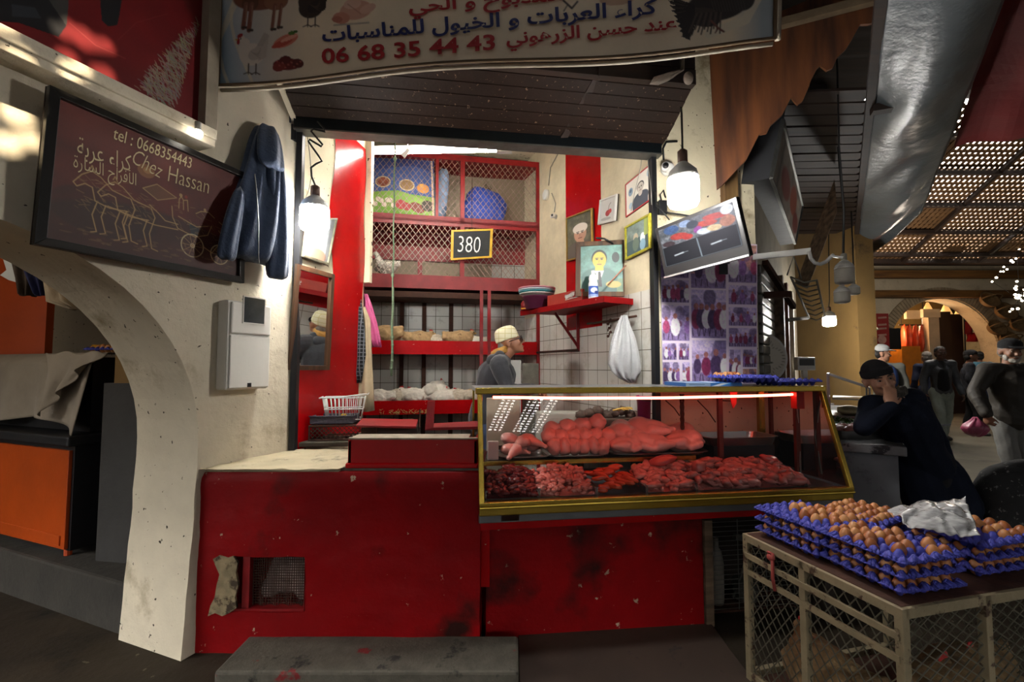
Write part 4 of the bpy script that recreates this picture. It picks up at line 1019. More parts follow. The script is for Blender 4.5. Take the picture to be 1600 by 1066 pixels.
# open shelves
zs1, zs2 = 1.565, .955
for z in (zs1, zs2):
    b = MB(); b.box(.0, -.02, z - .06, KL, .0, z + .08); b.box(0, 0, z - .02, KL, KD + .05, z)
    part('shelf_board', b, REDG, t, K0)
b = MB()
for px in (752, 764): x = onf(FK, px, 500).x; b.beam((x, -.005, zs2 + .3), (x, -.005, zb), .035, .03)
part('middle_post', b, REDM, t, K0)
b = MB()
for px in (622, 660, 706): x = onf(FK, px, 500).x; b.box(x, KD, 0, x + .045, KD + .04, zb)
part('rear_post', b, RUST, t, K0)
b = MB(); b.box(0, -.0, zb - .14, KL, KD, zb - .08); part('under_board', b, RUST, t, K0)
# straw on the lower shelf edge
b = MB(); rg = random.Random(3)
for _ in range(60):
    x = rg.uniform(.2, .75); b.beam((x, -.03, zs2 - .03 + rg.uniform(-.02, .02)), (x + rg.uniform(-.05, .05), -.028, zs2 - .03 + rg.uniform(-.03, .03)), .004, .003)
o = solo('straw', 'loose straw stuck along the lower red shelf edge', 'straw', b, mat('straw', S('#b89a5c'), .9), fr=FK, kind='stuff')

# ------------------------------------------------------------------ hens
WH = mat('white_feathers', S('#d9d2c4'), .9, 0, .12, 30, .6, 60)
TAN = mat('tan_feathers', S('#a98a62'), .9, 0, .3, 24, .6, 60, (S('#5a442e'), .58, 12, .1))
SPK = mat('speckled_feathers', S('#b9ad99'), .9, 0, .25, 30, .6, 60, (S('#6a5a48'), .6, 16, .06))
COMB = mat('hen_comb', S('#a3201c'), .5); BEAK = mat('hen_beak', S('#c99a4a'), .5); EYEM = mat('dark_eye', S('#080606'), .15)
def hen(m, sitting, label, M4, group, cat='hen'):
    t = thing('hen', label, cat, m=M4, group=group)
    b = MB(); f = lambda q: 1 + .12 * noise.noise(V((q.x * 3, q.y * 3, q.z * 3)))
    h = .105 if sitting else .14
    b.ell((0, 0, h), (.14, .105, .11), Matrix.Rotation(-.12, 3, 'Y'), f=f); b.ell((.07, 0, h + .01), (.1, .088, .092), f=f); b.ell((-.12, 0, h + .035), (.085, .055, .06), f=f)
    b.cap((-.12, 0, h + .04), (-.18, 0, h + .075), .05, .024); b.ell((0, .085, h + .015), (.11, .03, .06)); b.ell((0, -.085, h + .015), (.11, .03, .06))
    hx, hz = (.15, h + .085) if sitting else (.15, h + .20)
    b.cap((.085, 0, h + .04), (hx - .015, 0, hz - .01), .066, .03); b.ell((hx, 0, hz), (.036, .028, .031))
    if not sitting:
        for s in (-1, 1): b.cap((.0, .05 * s, h - .06), (.005, .045 * s, .02), .03, .012); b.cap((.005, .045 * s, .01), (.05, .05 * s, .008), .008, .006)
    blob('body', b, m, t, voxel=.009, nz=.006, nzs=40)
    b = MB(); b.lathe([(.011, 0), (.007, .016), (0, .032)], (hx + .03, 0, hz - .004), 8, Matrix.Rotation(PI / 2, 3, 'Y')); obj('beak', b, BEAK, t, smooth=True)
    b = MB()
    for k in range(4): b.ell((hx - .015 + .009 * k, 0, hz + .033 - .002 * k), (.009, .004, .014))
    obj('comb', b, COMB, t, smooth=True)
    b = MB()
    for s in (-1, 1): b.ell((hx + .012, .026 * s, hz + .006), .005)
    obj('eye', b, EYEM, t, smooth=True)
    return t
def shelfhen(src, px, z, yl, rz, sc, label):
    p = onf(FK, px, 500, yl); M4 = FK @ Matrix.Translation((p.x, yl, z)) @ Matrix.Rotation(rz, 4, 'Z') @ Matrix.Diagonal((sc, sc, sc, 1))
    return M4
p = onf(FK, 604, 420, .14)
hen(WH, False, 'white hen standing behind the mesh of the lower cage', FK @ Matrix.Translation((p.x, .10, zb + .075)) @ Matrix.Rotation(PI - .2, 4, 'Z') @ Matrix.Scale(.74, 4), None)
b = MB(); b.box(p.x - .12, .02, zb, p.x + .14, .2, zb + .074); solo('feed_trough', 'low wooden trough the white hen stands on in the cage', 'trough', b, OLDWOOD, fr=FK)
proto = {}
spec = [('t', 604, zs1, .12, 2.4, 1.15, 'big tan hen on the upper shelf beside the pink bag'), ('s', 630, zs1, .16, 3.3, .8, 'small hen on the upper shelf just behind the rope'),
        ('t', 655, zs1, .13, .3, .9, 'tan hen lying in the middle of the upper shelf'), ('s', 680, zs1, .18, .1, .75, 'small speckled hen beside the tan one on the upper shelf'),
        ('t', 718, zs1, .14, .2, .95, 'tan hen on the upper shelf before the red middle post'), ('w', 742, zs1, .18, 2.9, .7, 'pale hen on the upper shelf half behind the red middle post'),
        ('w', 596, zs2, .10, 2.6, .9, 'white hen at the cloth end of the lower shelf'), ('s', 622, zs2, .14, .4, .9, 'speckled hen second from the cloths on the lower shelf'),
        ('w', 650, zs2, .10, 3.0, .95, 'white hen below the rope end on the lower shelf'), ('t', 660, zs2, .28, .3, .85, 'tan hen behind the white ones on the lower shelf'),
        ('w', 682, zs2, .24, 1.2, 1.25, 'big fluffy white hen rising above the others on the lower shelf'), ('w', 694, zs2, .08, .2, .85, 'white hen in front of the big fluffy one on the lower shelf'),
        ('s', 716, zs2, .12, 2.8, .9, 'speckled hen near the butcher on the lower shelf'), ('t', 736, zs2, .2, .2, .85, 'tan hen half behind the butcher on the lower shelf')]
mm = {'t': TAN, 's': SPK, 'w': WH}
for k, px, z, yl, rz, sc, lb in spec:
    M4 = shelfhen(None, px, z, yl, rz, sc, lb)
    if k not in proto: proto[k] = hen(mm[k], True, lb, M4, 'hens resting on the open shelves')
    else: dup(proto[k], label=lb, m=M4)

# ------------------------------------------------------------------ sacks in the top cages
t = thing('feed_sack', 'printed blue and green feed sack behind the upper mesh', 'sack', m=FK @ Matrix.Translation((onf(FK, 628, 300, .1).x, .1, zm)))
Fi = Matrix.Translation((-onf(FK, 628, 300, .1).x, -.1, -zm))
TL, TR, BR, BL = [onf(FK, px, py, .08) for px, py in ((576, 246), (678, 250), (679, 342), (574, 330))]
BR.z = max(BR.z, zm + .005); BL.z = max(BL.z, zm + .005)
P = Pic(90, 78, S('#3f568f'), 1.8); P.mottle(.15, 3, 14); P.rect(0, 50, 90, 78, S('#6f9a34')); P.poly([(0, 50), (40, 46), (90, 58), (90, 66), (0, 60)], S('#7fa83e'))
P.poly([(0, 0), (90, 0), (90, 18), (60, 10), (0, 20)], S('#2f3f78')); P.mottle(.12, 9, 8)
for x, y in ((20, 35), (52, 38)): P.ell(x, y, 10, 7.5, S('#cdb68a')); P.ell(x, y, 8.6, 6.2, S('#7b3a22') if x < 30 else S('#8f6f42'))
P.ell(20, 33, 5, 3, S('#8f4a2c')); P.ell(74, 40, 8, 6, S('#d08a3c')); P.ell(72, 37, 3, 3, S('#e0a04c'))
for k in range(8): P.ell(6 + 4 * k, 62 + 4 * math.sin(k * 2), 3.2, 3.2, S('#d8c8b8'))
P.ell(44, 64, 7, 6, S('#b03a3a')); P.ell(52, 66, 5, 5, S('#a03434')); P.ell(66, 66, 10, 6, S('#7a3a2a'), .3); P.ell(80, 62, 8, 7, S('#3f3a30')); P.line([(86, 0), (88, 78)], 2.5, S('#d8b8a0'))
f = lerp4(TL, TR, BR, BL)
o = P.build('printed_face', PAPER, t, lambda u, v: f(u, v) + V((0, -.05 * math.sin(PI * u) * math.sin(PI * v) ** .7, 0))); o.data.transform(Fi)
b = MB(); b.poly([TL + V((0, .01, 0)), TR + V((0, .01, 0)), BR + V((0, .01, 0)), BL + V((0, .01, 0))], (0, .12, 0)); part('body', b, mat('woven_sack', S('#b9b4a4'), .8, 0, .15, 40, .3, 80), t, Fi, bevel=.03)
SB = mat('blue_sack', S('#2b4aa8'), .6, 0, .25, 10, .4, 50); SW = mat('pale_blue_sack', S('#7f98b6'), .7, 0, .25, 9, .4, 40, (S('#b3705f'), .62, 6, .05))
def sack(nm, lb, px0, px1, py0, py1, yl, m, k, lean=0):
    a, c = onf(FK, px0, py1, yl), onf(FK, px1, py0, yl); w, h = (c.x - a.x) / 2, (c.z - zm) / 2
    b = MB(); b.ell(((a.x + c.x) / 2, yl + .09, zm + h), (w, .09, h), Matrix.Rotation(lean, 3, 'Y'), nu=24, nv=16, f=lambda q: (1 + .09 * noise.noise(q * 2.5 + V((k, 0, 0)))) * (1 / max(.78, (abs(q.x) ** 4 + abs(q.z) ** 4) ** .25)))
    for i, v in enumerate(b.v): b.v[i] = (v[0], v[1], max(v[2], zm + .002))
    return solo(nm, lb, 'sack', b, m, 'sacks stored in the top cages', smooth=True, fr=FK)
sack('feed_sack', 'pale blue sack squeezed beside the printed feed sack', 678, 700, 262, 345, .12, SW, 3, .1)
sack('feed_sack', 'bright blue sack slumped in the top cage nearest the portraits', 724, 790, 296, 355, .12, SB, 7, .35)

# ------------------------------------------------------------------ price slate, rope, tube lamp
c = onf(FK, 737, 383, -.05)
t = thing('price_slate', 'small yellow-framed slate chalked with a price, hung on the cages', 'slate', m=FK @ Matrix.Translation((c.x, -.05, c.z - .16)))
cs = [onf(FK, *q, -.05) - V((c.x, -.05, c.z - .16)) for q in ((705, 360), (770, 358), (768, 403), (704, 407))]
b = MB(); ctr = sum(cs, V()) / 4; ins = [ctr + (q - ctr) * .88 for q in cs]
for i in range(4):
    k = (i + 1) % 4; h = V((0, -.014, 0)); b.add([cs[i], cs[k], ins[k], ins[i]] + [q + h for q in (cs[i], cs[k], ins[k], ins[i])], [(0, 1, 2, 3), (4, 5, 6, 7), (0, 1, 5, 4), (2, 3, 7, 6), (1, 2, 6, 5), (3, 0, 4, 7)])
obj('frame', b, mat('yellow_frame', S('#c29a1e'), .5), t)
b = MB(); b.poly(ins, (0, -.006, 0)); obj('slate', b, mat('slate_black', S('#16191b'), .7, 0, .4, 14, .1), t)
M4 = Matrix.Translation(ins[3] + V((.045, -.008, .07))) @ Matrix.Rotation(PI / 2, 4, 'X')
CHK = mat('chalk', S('#c8b58c'), .9, 0, .15, 30, .1)
letters('chalk_figures', '380', .24, mat('white_chalk', S('#d8d8d4'), .9, 0, .1, 30, .1), t, M4, -.012, .1, .17)
b = MB(); b.tube([ctr + V((0, -.004, .15)), ctr + V((.0, -.004, .45)), ctr + V((.005, .02, .80))], .0025, 6); b.tube([ins[3] + V((.02, -.008, .035)), ins[2] + V((-.09, -.008, .045))], .0018, 5); obj('hanging_wire', b, RUST, t)
b = MB(); Y = 3.45; pts = [at(617 - 5 * (k / 30) + .6 * math.sin(k), 224 + (588 - 224) * k / 30, Y) for k in range(31)]
b.tube(pts, [.006 if k < 19 else .009 for k in range(31)], 7)
for k in (2, 17, 25): b.ell(pts[k], (.014, .012, .018))
for k in range(26, 30): b.ell(pts[k], (.011, .011, .014))
b.tube([at(617, 224, Y), at(616.5, 190, 3.1)], .006, 6)
solo('hanging_rope', 'knotted green rope hanging straight down in front of the cages', 'rope', b, mat('green_rope', S('#5e6e55'), .9, 0, .3, 60, .6, 90), smooth=True)
b = MB(); p = at(626, 241, Y - .02); b.poly([p, p + V((.05, 0, .05)), p + V((.07, 0, .035)), p + V((.03, 0, -.03))], (0, .01, 0)); solo('plastic_tie', 'small white plastic tag tied to the rope near the tube lamp', 'tag', b, WHITEPL)
A_, B_ = at(576, 238, 3.72), at(776, 234.5, 3.80); E_ = at(800, 233.5, 3.80)
t = thing('tube_lamp', 'lit white fluorescent tube lamp across the top of the opening', 'lamp', (A_ + E_) / 2 + V((0, 0, .03)))
b = MB(); b.tube([A_, B_], .017, 12); obj('tube', b, emit('tube_glow', (1, .96, .88), 100), t, smooth=True, world=True)
b = MB(); b.beam(A_ + V((-.02, .03, .035)), E_ + V((0, .03, .035)), .05, .04); b.box(*(B_ + V((.0, -.02, -.02))), *(E_ + V((0, .03, .05)))); b.tube([(A_ * .7 + B_ * .3) + V((0, 0, .04)), (A_ * .7 + B_ * .3) + V((0, .1, .7))], .004); b.tube([(A_ * .3 + B_ * .7) + V((0, 0, .04)), (A_ * .3 + B_ * .7) + V((0, .1, .7))], .004)
obj('fitting', b, WHITEPL, t, world=True)

# ------------------------------------------------------------------ portraits wall
def bust(P, x, y, s, skin, coat, hat=None, hair='#20160f', tie=None):
    P.ell(x, y + 2.2 * s, 1.9 * s, 1.3 * s, coat); P.rect(int(x - 1.9 * s), int(y + 2.3 * s), int(x + 1.9 * s), P.h, coat); P.ell(x, y + 1.05 * s, .45 * s, .6 * s, skin)
    if hair: P.ell(x, y - .25 * s, .82 * s, .95 * s, S(hair))
    P.ell(x, y, .72 * s, .95 * s, skin)
    P.ell(x + .25 * s, y + .1 * s, .4 * s, .7 * s, tuple(q * .75 for q in skin), 0, .4)
    if hat: P.ell(x, y - .62 * s, .86 * s, .58 * s, S(hat))
    for d in (-.27, .27): P.ell(x + d * s, y - .08 * s, .13 * s, .07 * s, S('#1c1310')); P.line([(x + (d - .16) * s, y - .22 * s), (x + (d + .16) * s, y - .24 * s)], max(1, .09 * s), S('#2a1d16'))
    P.line([(x, y), (x - .05 * s, y + .3 * s)], max(1, .1 * s), tuple(q * .7 for q in skin)); P.line([(x - .2 * s, y + .52 * s), (x + .2 * s, y + .52 * s)], max(1, .11 * s), S('#6e3a30'))
    if tie: P.poly([(x - .5 * s, y + 1.3 * s), (x + .5 * s, y + 1.3 * s), (x, y + 2.8 * s)], S('#d9d9d2')); P.poly([(x - .14 * s, y + 1.4 * s), (x + .14 * s, y + 1.4 * s), (x + .3 * s, y + 3.2 * s), (x - .1 * s, y + 3.2 * s)], S(tie))
GILT = mat('gilt_frame', S('#a0803c'), .4, .4, .3, 14, .3, 50); BROWNF = wood('brown_frame', S('#3a2516'), S('#6b4a2c'), 'Z', 4, .5)
P = Pic(46, 76, S('#5a5a4a'), 1.8); P.mottle(.4, 2, 5); bust(P, 24, 34, 15, S('#b98f77'), S('#56504a'), '#d6cfc2', None)
framed('framed_portrait', 'gilt-framed portrait of an old man in a white skullcap on the red band', 'picture', FSR, [(886, 341), (927, 325), (928, 398), (887, 409)], -.015, .014, GILT, P, kind='photograph')
P = Pic(50, 60, S('#bdbdb8'), 1.8); P.ell(25, 38, 7, 8, S('#8f1f22')); P.ell(32, 34, 5, 6, S('#9e2a2a')); P.line([(26, 32), (28, 18), (33, 12)], 1.4, S('#4a3a24')); P.ell(20, 52, 16, 4, S('#9a9a96'))
framed('wall_clock', 'white rounded square picture clock with a red cherry design', 'clock', FSR, [(939, 313), (966, 303), (963, 345), (936, 352)], -.02, .014, WHITEPL, P, kind='dial')
P = Pic(70, 76, S('#d6d2c6'), 1.8); bust(P, 40, 32, 11, S('#b9b0a4'), S('#2a3342'), None, '#1a1c22'); P.ell(14, 26, 6, 9, S('#7f97ab')); P.ell(14, 24, 3, 4, S('#4c6076')); P.ell(62, 14, 6, 8, S('#aab8c0')); P.ell(14, 58, 5, 7, S('#a7bccb'))
P.line([(1, 1), (68, 1), (68, 74), (1, 74), (1, 1)], 1.8, S('#a8161c'))
framed('pinned_poster', 'white red-bordered poster of portrait drawings near the opening', 'poster', FSR, [(977, 289), (1020, 253), (1019, 311), (978, 340)], -.008, .004, mat('red_edge', S('#a8161c'), .5), P, depth=.004, pm=PAPER, kind='print')
P = Pic(60, 56, S('#6f7f7a'), 1.8); P.mottle(.3, 5, 6); P.rect(0, 28, 60, 56, S('#3f5458')); P.ell(24, 26, 6, 8, S('#b2a48c')); P.ell(24, 38, 8, 12, S('#5d6d60')); P.ell(42, 32, 6, 9, S('#cfd8d6')); P.ell(42, 44, 7, 10, S('#7fa0b4')); P.rect(46, 0, 60, 30, S('#8c9a50'))
framed('framed_photo', 'yellow-framed photo of two people below the red-bordered poster', 'picture', FSR, [(978, 355), (1018, 333), (1018.5, 388), (979, 407)], -.02, .016, mat('yellow_gilt', S('#a8a02c'), .45, .2, .25, 30, .4, 80), P, kind='photograph')
# corner shelf and what stands on it
SZ = 1.885
t = thing('corner_shelf', 'red wooden shelf bracketed to the tiled wall below the portraits', 'shelf', (.55, 3.85, SZ - .03))
P1, P2, P3, P4 = V((.08, 4.2, SZ)), V((.66, 3.30, SZ)), V((.93, 3.46, SZ)), V((.50, 4.36, SZ))
b = MB(); b.poly([P1, P2, P3, P4], (0, 0, -.022)); obj('board', b, REDW, t, world=True)
b = MB(); b.beam(P1 + V((0, -.005, -.02)), P2 + V((0, -.005, -.02)), .012, .045); b.beam(P2 + V((0, -.005, -.02)), P3 + V((0, -.005, -.02)), .012, .045); obj('lip', b, REDW, t, world=True)
q = FSR @ V((onf(FSR, 905, 545).x, -.012, 0))
b = MB(); b.beam((q.x, q.y, 1.52), (q.x, q.y, SZ - .02), .025, .025); b.beam((q.x, q.y, 1.56), (q.x - .22, q.y - .12, SZ - .03), .018, .018)
obj('bracket', b, REDM, t, world=True)
P = Pic(70, 84, S('#5f8a80'), 1.8); P.mottle(.3, 11, 7); P.rect(0, 60, 70, 84, S('#7d8a4a'), .4); bust(P, 31, 26, 15, S('#c2b13c'), S('#4a6f6a'), None, '#14120e', '#23262c'); P.ell(58, 22, 6, 9, S('#233030')); P.ell(54, 70, 12, 6, S('#b3a860'))
FD = frame((.48, 3.55), (1, .0))
framed('framed_portrait', 'large wooden-framed portrait of a man in a suit standing on the shelf', 'picture', FD, [(900, 379), (979, 375), (981, 463.5), (899, 463.5)], 0, .036, BROWNF, P, kind='photograph', depth=.018)
b = MB(); b.tube([at(931, 372, 3.53), at(944, 373, 3.52), at(958, 381, 3.53)], .008, 8); solo('eyeglasses_case', 'slim dark case lying on top of the large portrait frame', 'case', b, BLACKP, smooth=True)
# bottle
p = at(927, 462, 3.44); t = thing('bleach_bottle', 'white plastic bottle with a blue label before the large portrait', 'bottle', (p.x, p.y, SZ + .001))
WB = mat('bottle_plastic', S('#d5d9dc'), .35, 0, .03, 5, 0)
b = MB(); b.lathe([(0, 0), (.033, 0), (.036, .008), (.036, .115), (.030, .135), (.034, .155), (.026, .178), (.014, .19), (.013, .197)], n=20); obj('body', b, WB, t, smooth=True)
b = MB(); b.lathe([(.0155, .194), (.0155, .215), (0, .217)], n=16); obj('cap', b, WB, t)
P = Pic(30, 26, S('#2f58b0')); P.ell(15, 10, 8, 6, S('#d4dce6')); P.rect(0, 20, 30, 26, S('#8fa9d8')); P.ell(20, 15, 5, 4, S('#1a2f70'))
P.build('label', PAPER, t, lambda u, v: V((.0367 * math.sin((u - .5) * 2.8), -.0367 * math.cos((u - .5) * 2.8), .095 - .08 * v)))
b = MB(); b.tube([at(950, 445, 3.42), at(978, 415, 3.46)], .005, 7); solo('thin_stick', 'thin pinkish stick leaning against the large portrait', 'stick', b, mat('pink_stick', S('#a8705a'), .6), smooth=True)
# carton with a white scrawled mark
c0, c1 = V((.30, 3.90, SZ + .001)), V((.54, 3.53, SZ + .001)); fd = frame((c0.x, c0.y, SZ + .001), (c1 - c0)); w = (c1 - c0).length
t = thing('drinks_carton', 'flat red carton with a white script mark on the red shelf', 'carton', m=fd)
b = MB(); b.box(0, 0, 0, w, .16, .095); obj('body', b, mat('red_carton', S('#8f2412'), .6, 0, .15, 8, .1), t, bevel=.003)
b = MB(); b.tube([(w * .55 + .11 * k / 30, -.002, .05 + .018 * math.sin(k * 1.5) + .0006 * k) for k in range(31)], .005, 5); b.tube([(w * .55, -.002, .03), (w * .98, -.002, .04)], .003, 5); o = obj('script_mark', b, WHITEPL, t); o['label'] = 'white script mark'
# basins
p = V((.22, 4.06, SZ + .001))
def basin(lb, r, h, z, m, cat='basin'):
    t = thing('plastic_basin', lb, cat, (p.x, p.y, z), group='plastic basins nested on the shelf')
    b = MB(); b.lathe([(0, 0), (r * .75, 0), (r * .95, h), (r, h), (r, h - .006), (r * .93, h - .01), (r * .74, .006), (0, .006)], n=32); obj('bowl', b, m, t, smooth=True)
    return t
basin('deep purple basin at the bottom of the nest on the shelf', .13, .11, SZ + .002, mat('purple_plastic', S('#5b2440'), .4, 0, .1, 5))
for k, (lb, col) in enumerate((('white basin rim above the purple one on the shelf', '#c9c9c4'), ('turquoise basin in the nest on the shelf', '#3f8f96'), ('pale grey basin in the nest on the shelf', '#b9c4cc'), ('pink basin topping the nest on the shelf', '#c98a94'))):
    basin(lb, .155 + .004 * k, .022, SZ + .116 + .016 * k, mat('basin_' + col[1:], S(col), .4, 0, .08, 5))
p2 = at(806, 486, 4.18); t = thing('red_tin', 'small red tin with a yellow band at the far end of the shelf', 'tin', (.125, 4.13, SZ + .001))
b = MB(); b.lathe([(0, 0), (.045, 0), (.045, .06), (.03, .085), (0, .085)], n=18); obj('body', b, REDM, t, smooth=True)
b = MB(); b.lathe([(.046, .006), (.046, .018)], n=18); obj('band', b, mat('yellow_band', S('#c49a2a'), .5), t)
# small cameras, junction box
def wcam(lb, fr, px, py, r, ptx):
    q = onf(fr, px, py, -.05); t = thing('security_camera', lb, 'camera', m=fr @ Matrix.Translation((q.x, 0, q.z)))
    b = MB(); b.lathe([(r, 0), (r * .9, .012), (r * .5, .03)], n=20, m=Matrix.Rotation(PI / 2, 3, 'X')); obj('base', b, WHITEPL, t, smooth=True)
    R = Matrix.Rotation(ptx, 3, 'Z') @ Matrix.Rotation(PI / 2, 3, 'X')
    b = MB(); b.ell((0, -.045, 0), (r * .85, r * .85, r * .85)); b.lathe([(r * .7, .04), (r * .7, .045 + r)], (0, 0, 0), 20, R); obj('head', b, WHITEPL, t, smooth=True)
    b = MB(); b.lathe([(0, .046 + r), (r * .5, .046 + r), (r * .5, .05 + r), (0, .051 + r)], (0, 0, 0), 20, R); obj('lens', b, BLACKP, t, smooth=True)
    return t
wcam('small white camera on the cream wall beside the red band', FSR, 862, 338, .024, .5)
wcam('round white camera on the pillar behind the hanging bulb', FP, 1046, 262, .042, -.5)
t = thing('junction_box', 'round white junction box with trailing wires on the cream wall', 'junction box', m=FSR @ Matrix.Translation((onf(FSR, 855, 297).x, 0, onf(FSR, 855, 305).z)))
b = MB(); b.lathe([(.055, 0), (.055, .03), (.045, .036), (0, .037)], n=20, m=Matrix.Rotation(PI / 2, 3, 'X')); obj('cover', b, WHITEPL, t, smooth=True)
b = MB(); q0 = mw(t).inverted()
for pts in (((857, 290), (860, 262), (872, 240), (880, 232)), ((862, 302), (868, 318), (866, 332))): b.tube([q0 @ (FSR @ onf(FSR, *q, -.01)) for q in pts], .005, 6)
obj('wire', b, GREYC, t, smooth=True)
# hook rail with bags, wall pipe
def frp(fr, px, py, off): return fr @ onf(fr, px, py, off)
t = thing('hook_rail', 'dark iron hook rail on the tiles with a chain', 'rail', frp(FSR, 965, 503, -.03))
b = MB(); b.tube([frp(FSR, 918, 506, -.04), frp(FSR, 928, 505, -.03), frp(FSR, 994, 494, -.03)], .009, 8); obj('bar', b, RUST, t, world=True, smooth=True)
b = MB()
for k in range(9): b.lathe([(.012, -.003), (.012, .003)], frp(FSR, 954 - (k % 3) * 2, 500 + k * 3.2, -.04), 8, Matrix.Rotation(PI / 2, 3, 'XY'[k % 2]))
obj('chain', b, RUST, t, world=True)
FILM = mat('plastic_film', S('#d4d6d8'), .25, 0, .06, 14, .5, 26, spec=.5, dist=.03)
FILM.node_tree.nodes['Principled BSDF'].inputs['Transmission Weight'].default_value = .25
drape('plastic_bags', 'bunch of clear-white plastic bags hanging from the hook rail', 'plastic bags',
      [(971, 979, 493, 3.42, .01), (964, 984, 510, 3.40, .03), (957, 992, 530, 3.38, .05), (953, 997, 550, 3.37, .06), (951, 1000, 568, 3.37, .06), (956, 1001, 580, 3.37, .05), (966, 994, 590, 3.37, .04), (982, 992, 598, 3.38, .02)], FILM, amp=.016, freq=9, n=54)
b = MB(); b.tube([frp(FSR, 838, 551, -.03), frp(FSR, 870, 549, -.03), frp(FSR, 902, 547, -.03)], .011, 8); solo('wall_pipe', 'thin dark pipe running along the tiles under the shelf bracket', 'pipe', b, RUST, smooth=True)

# ------------------------------------------------------------------ mirror wall
P = Pic(40, 60, S('#8a8f92')); P.mottle(.15, 4, 9); P.ell(20, 52, 16, 9, S('#9c6f5c'), .2); P.rect(34, 0, 40, 60, S('#3a3a3a'), .6)
framed('framed_picture', 'old silver-framed faded picture tilted behind the lit bulb', 'picture', FSL, [(478, 341), (525, 341), (511, 415), (470, 401)], -.03, .016, mat('old_silver_frame', S('#6d6a58'), .45, .4, .3, 20, .3), P)
mp = V((-1.275, 3.03, 0)); FMr = frame((mp.x, mp.y), (.348, 1))
ctr = hit(483, 497, mp, FMr.col[1].xyz); tilt = math.radians(6.0)
MM = Matrix.Translation(ctr) @ FMr.to_3x3().to_4x4() @ Matrix.Rotation(tilt, 4, 'X')
nrm = MM.to_3x3() @ V((0, 1, 0)); mi = MM.inverted()
cs = [mi @ hit(px, py, ctr, nrm) for px, py in ((461, 412), (520, 429), (512, 578), (449, 578))]
t = thing('wall_mirror', 'tall brown-framed mirror on the red post, reflecting the butcher', 'mirror', m=MM)
c2 = sum(cs, V()) / 4; ins = []
for i in range(4):
    a, q, r = cs[i], cs[(i + 1) % 4], cs[i - 1]; ins.append(a + (q - a).normalized() * .028 + (r - a).normalized() * .028)
b = MB(); h = V((0, -.018, 0))
for i in range(4):
    k = (i + 1) % 4; b.add([cs[i], cs[k], ins[k], ins[i]] + [q + h for q in (cs[i], cs[k], ins[k], ins[i])], [(0, 1, 2, 3), (4, 5, 6, 7), (0, 1, 5, 4), (2, 3, 7, 6), (1, 2, 6, 5), (3, 0, 4, 7)])
obj('frame', b, wood('mirror_frame', S('#2c1a10'), S('#5a3920'), 'Z', 4, .5), t)
mm_ = bpy.data.materials.new('mirror_glass'); mm_.use_nodes = True; q = mm_.node_tree.nodes['Principled BSDF']; q.inputs['Metallic'].default_value = 1; q.inputs['Roughness'].default_value = .02; q.inputs['Base Color'].default_value = (.8, .82, .8, 1)
b = MB(); b.poly(ins, (0, -.004, 0)); obj('mirror_glass', b, mm_, t)

# ------------------------------------------------------------------ cloths by the post
drape('checked_scarf', 'black and white checked scarf hanging from the end of the red post', 'scarf', [(553, 560, 447, 3.66, .015), (550, 563, 470, 3.65, .03), (546, 568, 510, 3.64, .04), (541, 571, 555, 3.64, .045), (539, 567, 582, 3.64, .04), (549, 564, 598, 3.64, .02)],
      tiles('checked_cloth', S('#0f1014'), S('#6e7076'), .022, .03, .9), amp=.012)
drape('canvas_cloth', 'long beige cloth hanging below the checked scarf', 'cloth', [(562, 569, 480, 3.70, .02), (563, 577, 500, 3.70, .03), (562, 580, 560, 3.69, .04), (558, 583, 610, 3.68, .05), (556, 585, 642, 3.67, .05)], mat('beige_cloth', S('#a89678'), .9, 0, .15, 10, .4, 40), amp=.012, freq=5)
drape('pink_bag', 'pink plastic bag hanging beside the beige cloth', 'plastic bag', [(568, 573, 460, 3.78, .01), (569, 580, 478, 3.78, .03), (572, 588, 505, 3.77, .04), (575, 594, 530, 3.76, .04), (580, 596, 542, 3.76, .02)], mat('pink_film', S('#b04a78'), .35, 0, .15, 14, .5, 40), amp=.012)
drape('purple_cloth', 'purple rag tucked behind the checked scarf', 'cloth', [(546, 551, 444, 3.70, .01), (543, 552, 470, 3.70, .02), (541, 552, 505, 3.70, .02)], mat('purple_rag', S('#6a3560'), .8, 0, .2, 14, .4), amp=.008)

# ------------------------------------------------------------------ corner below the mirror
CT = .872
b = MB(); b.X = frame((-1.36, 2.93, CT), (1, .10)); b.box(0, 0, 0, .58, .30, .03); b.X = None
solo('sill_plank', 'thick worn grey plank on the ledge below the wire basket', 'plank', b, mat('grey_plank', S('#4a4336'), .8, 0, .3, 8, .4, 30), bevel=.006)
t = thing('mesh_crate', 'low rusty mesh crate on the grey plank', 'crate', m=frame((-1.30, 2.98, CT + .031), (1, .12)))
b = MB(); W_, D_, H_ = .42, .26, .10
for z in (.005, H_ - .005): b.tube([(0, 0, z), (W_, 0, z), (W_, D_, z), (0, D_, z)], .005, 6, True)
for x, y in ((0, 0), (W_, 0), (W_, D_), (0, D_)): b.tube([(x, y, 0), (x, y, H_)], .005, 6)
obj('frame', b, RUST, t)
b = MB(); b.diamonds((0, 0, 0), (1, 0, 0), (0, 0, 1), W_, H_, .014, .014, .003); b.diamonds((0, 0, H_), (1, 0, 0), (0, 1, 0), W_, D_, .02, .02, .003); obj('mesh_panel', b, RUST, t)
zc = CT + .031 + .106
t = thing('plastic_crate', 'dark grey perforated plastic tray under the white wire basket', 'tray', m=frame((-1.30, 2.985, zc), (1, .12)))
b = MB()
for q in ((0, 0, 0, .27, .2, .006), (0, 0, 0, .27, .006, .05), (0, .194, 0, .27, .2, .05), (0, 0, 0, .006, .2, .05), (.264, 0, 0, .27, .2, .05)): b.box(*q)
b.box(-.006, -.006, .046, .276, .0, .054)
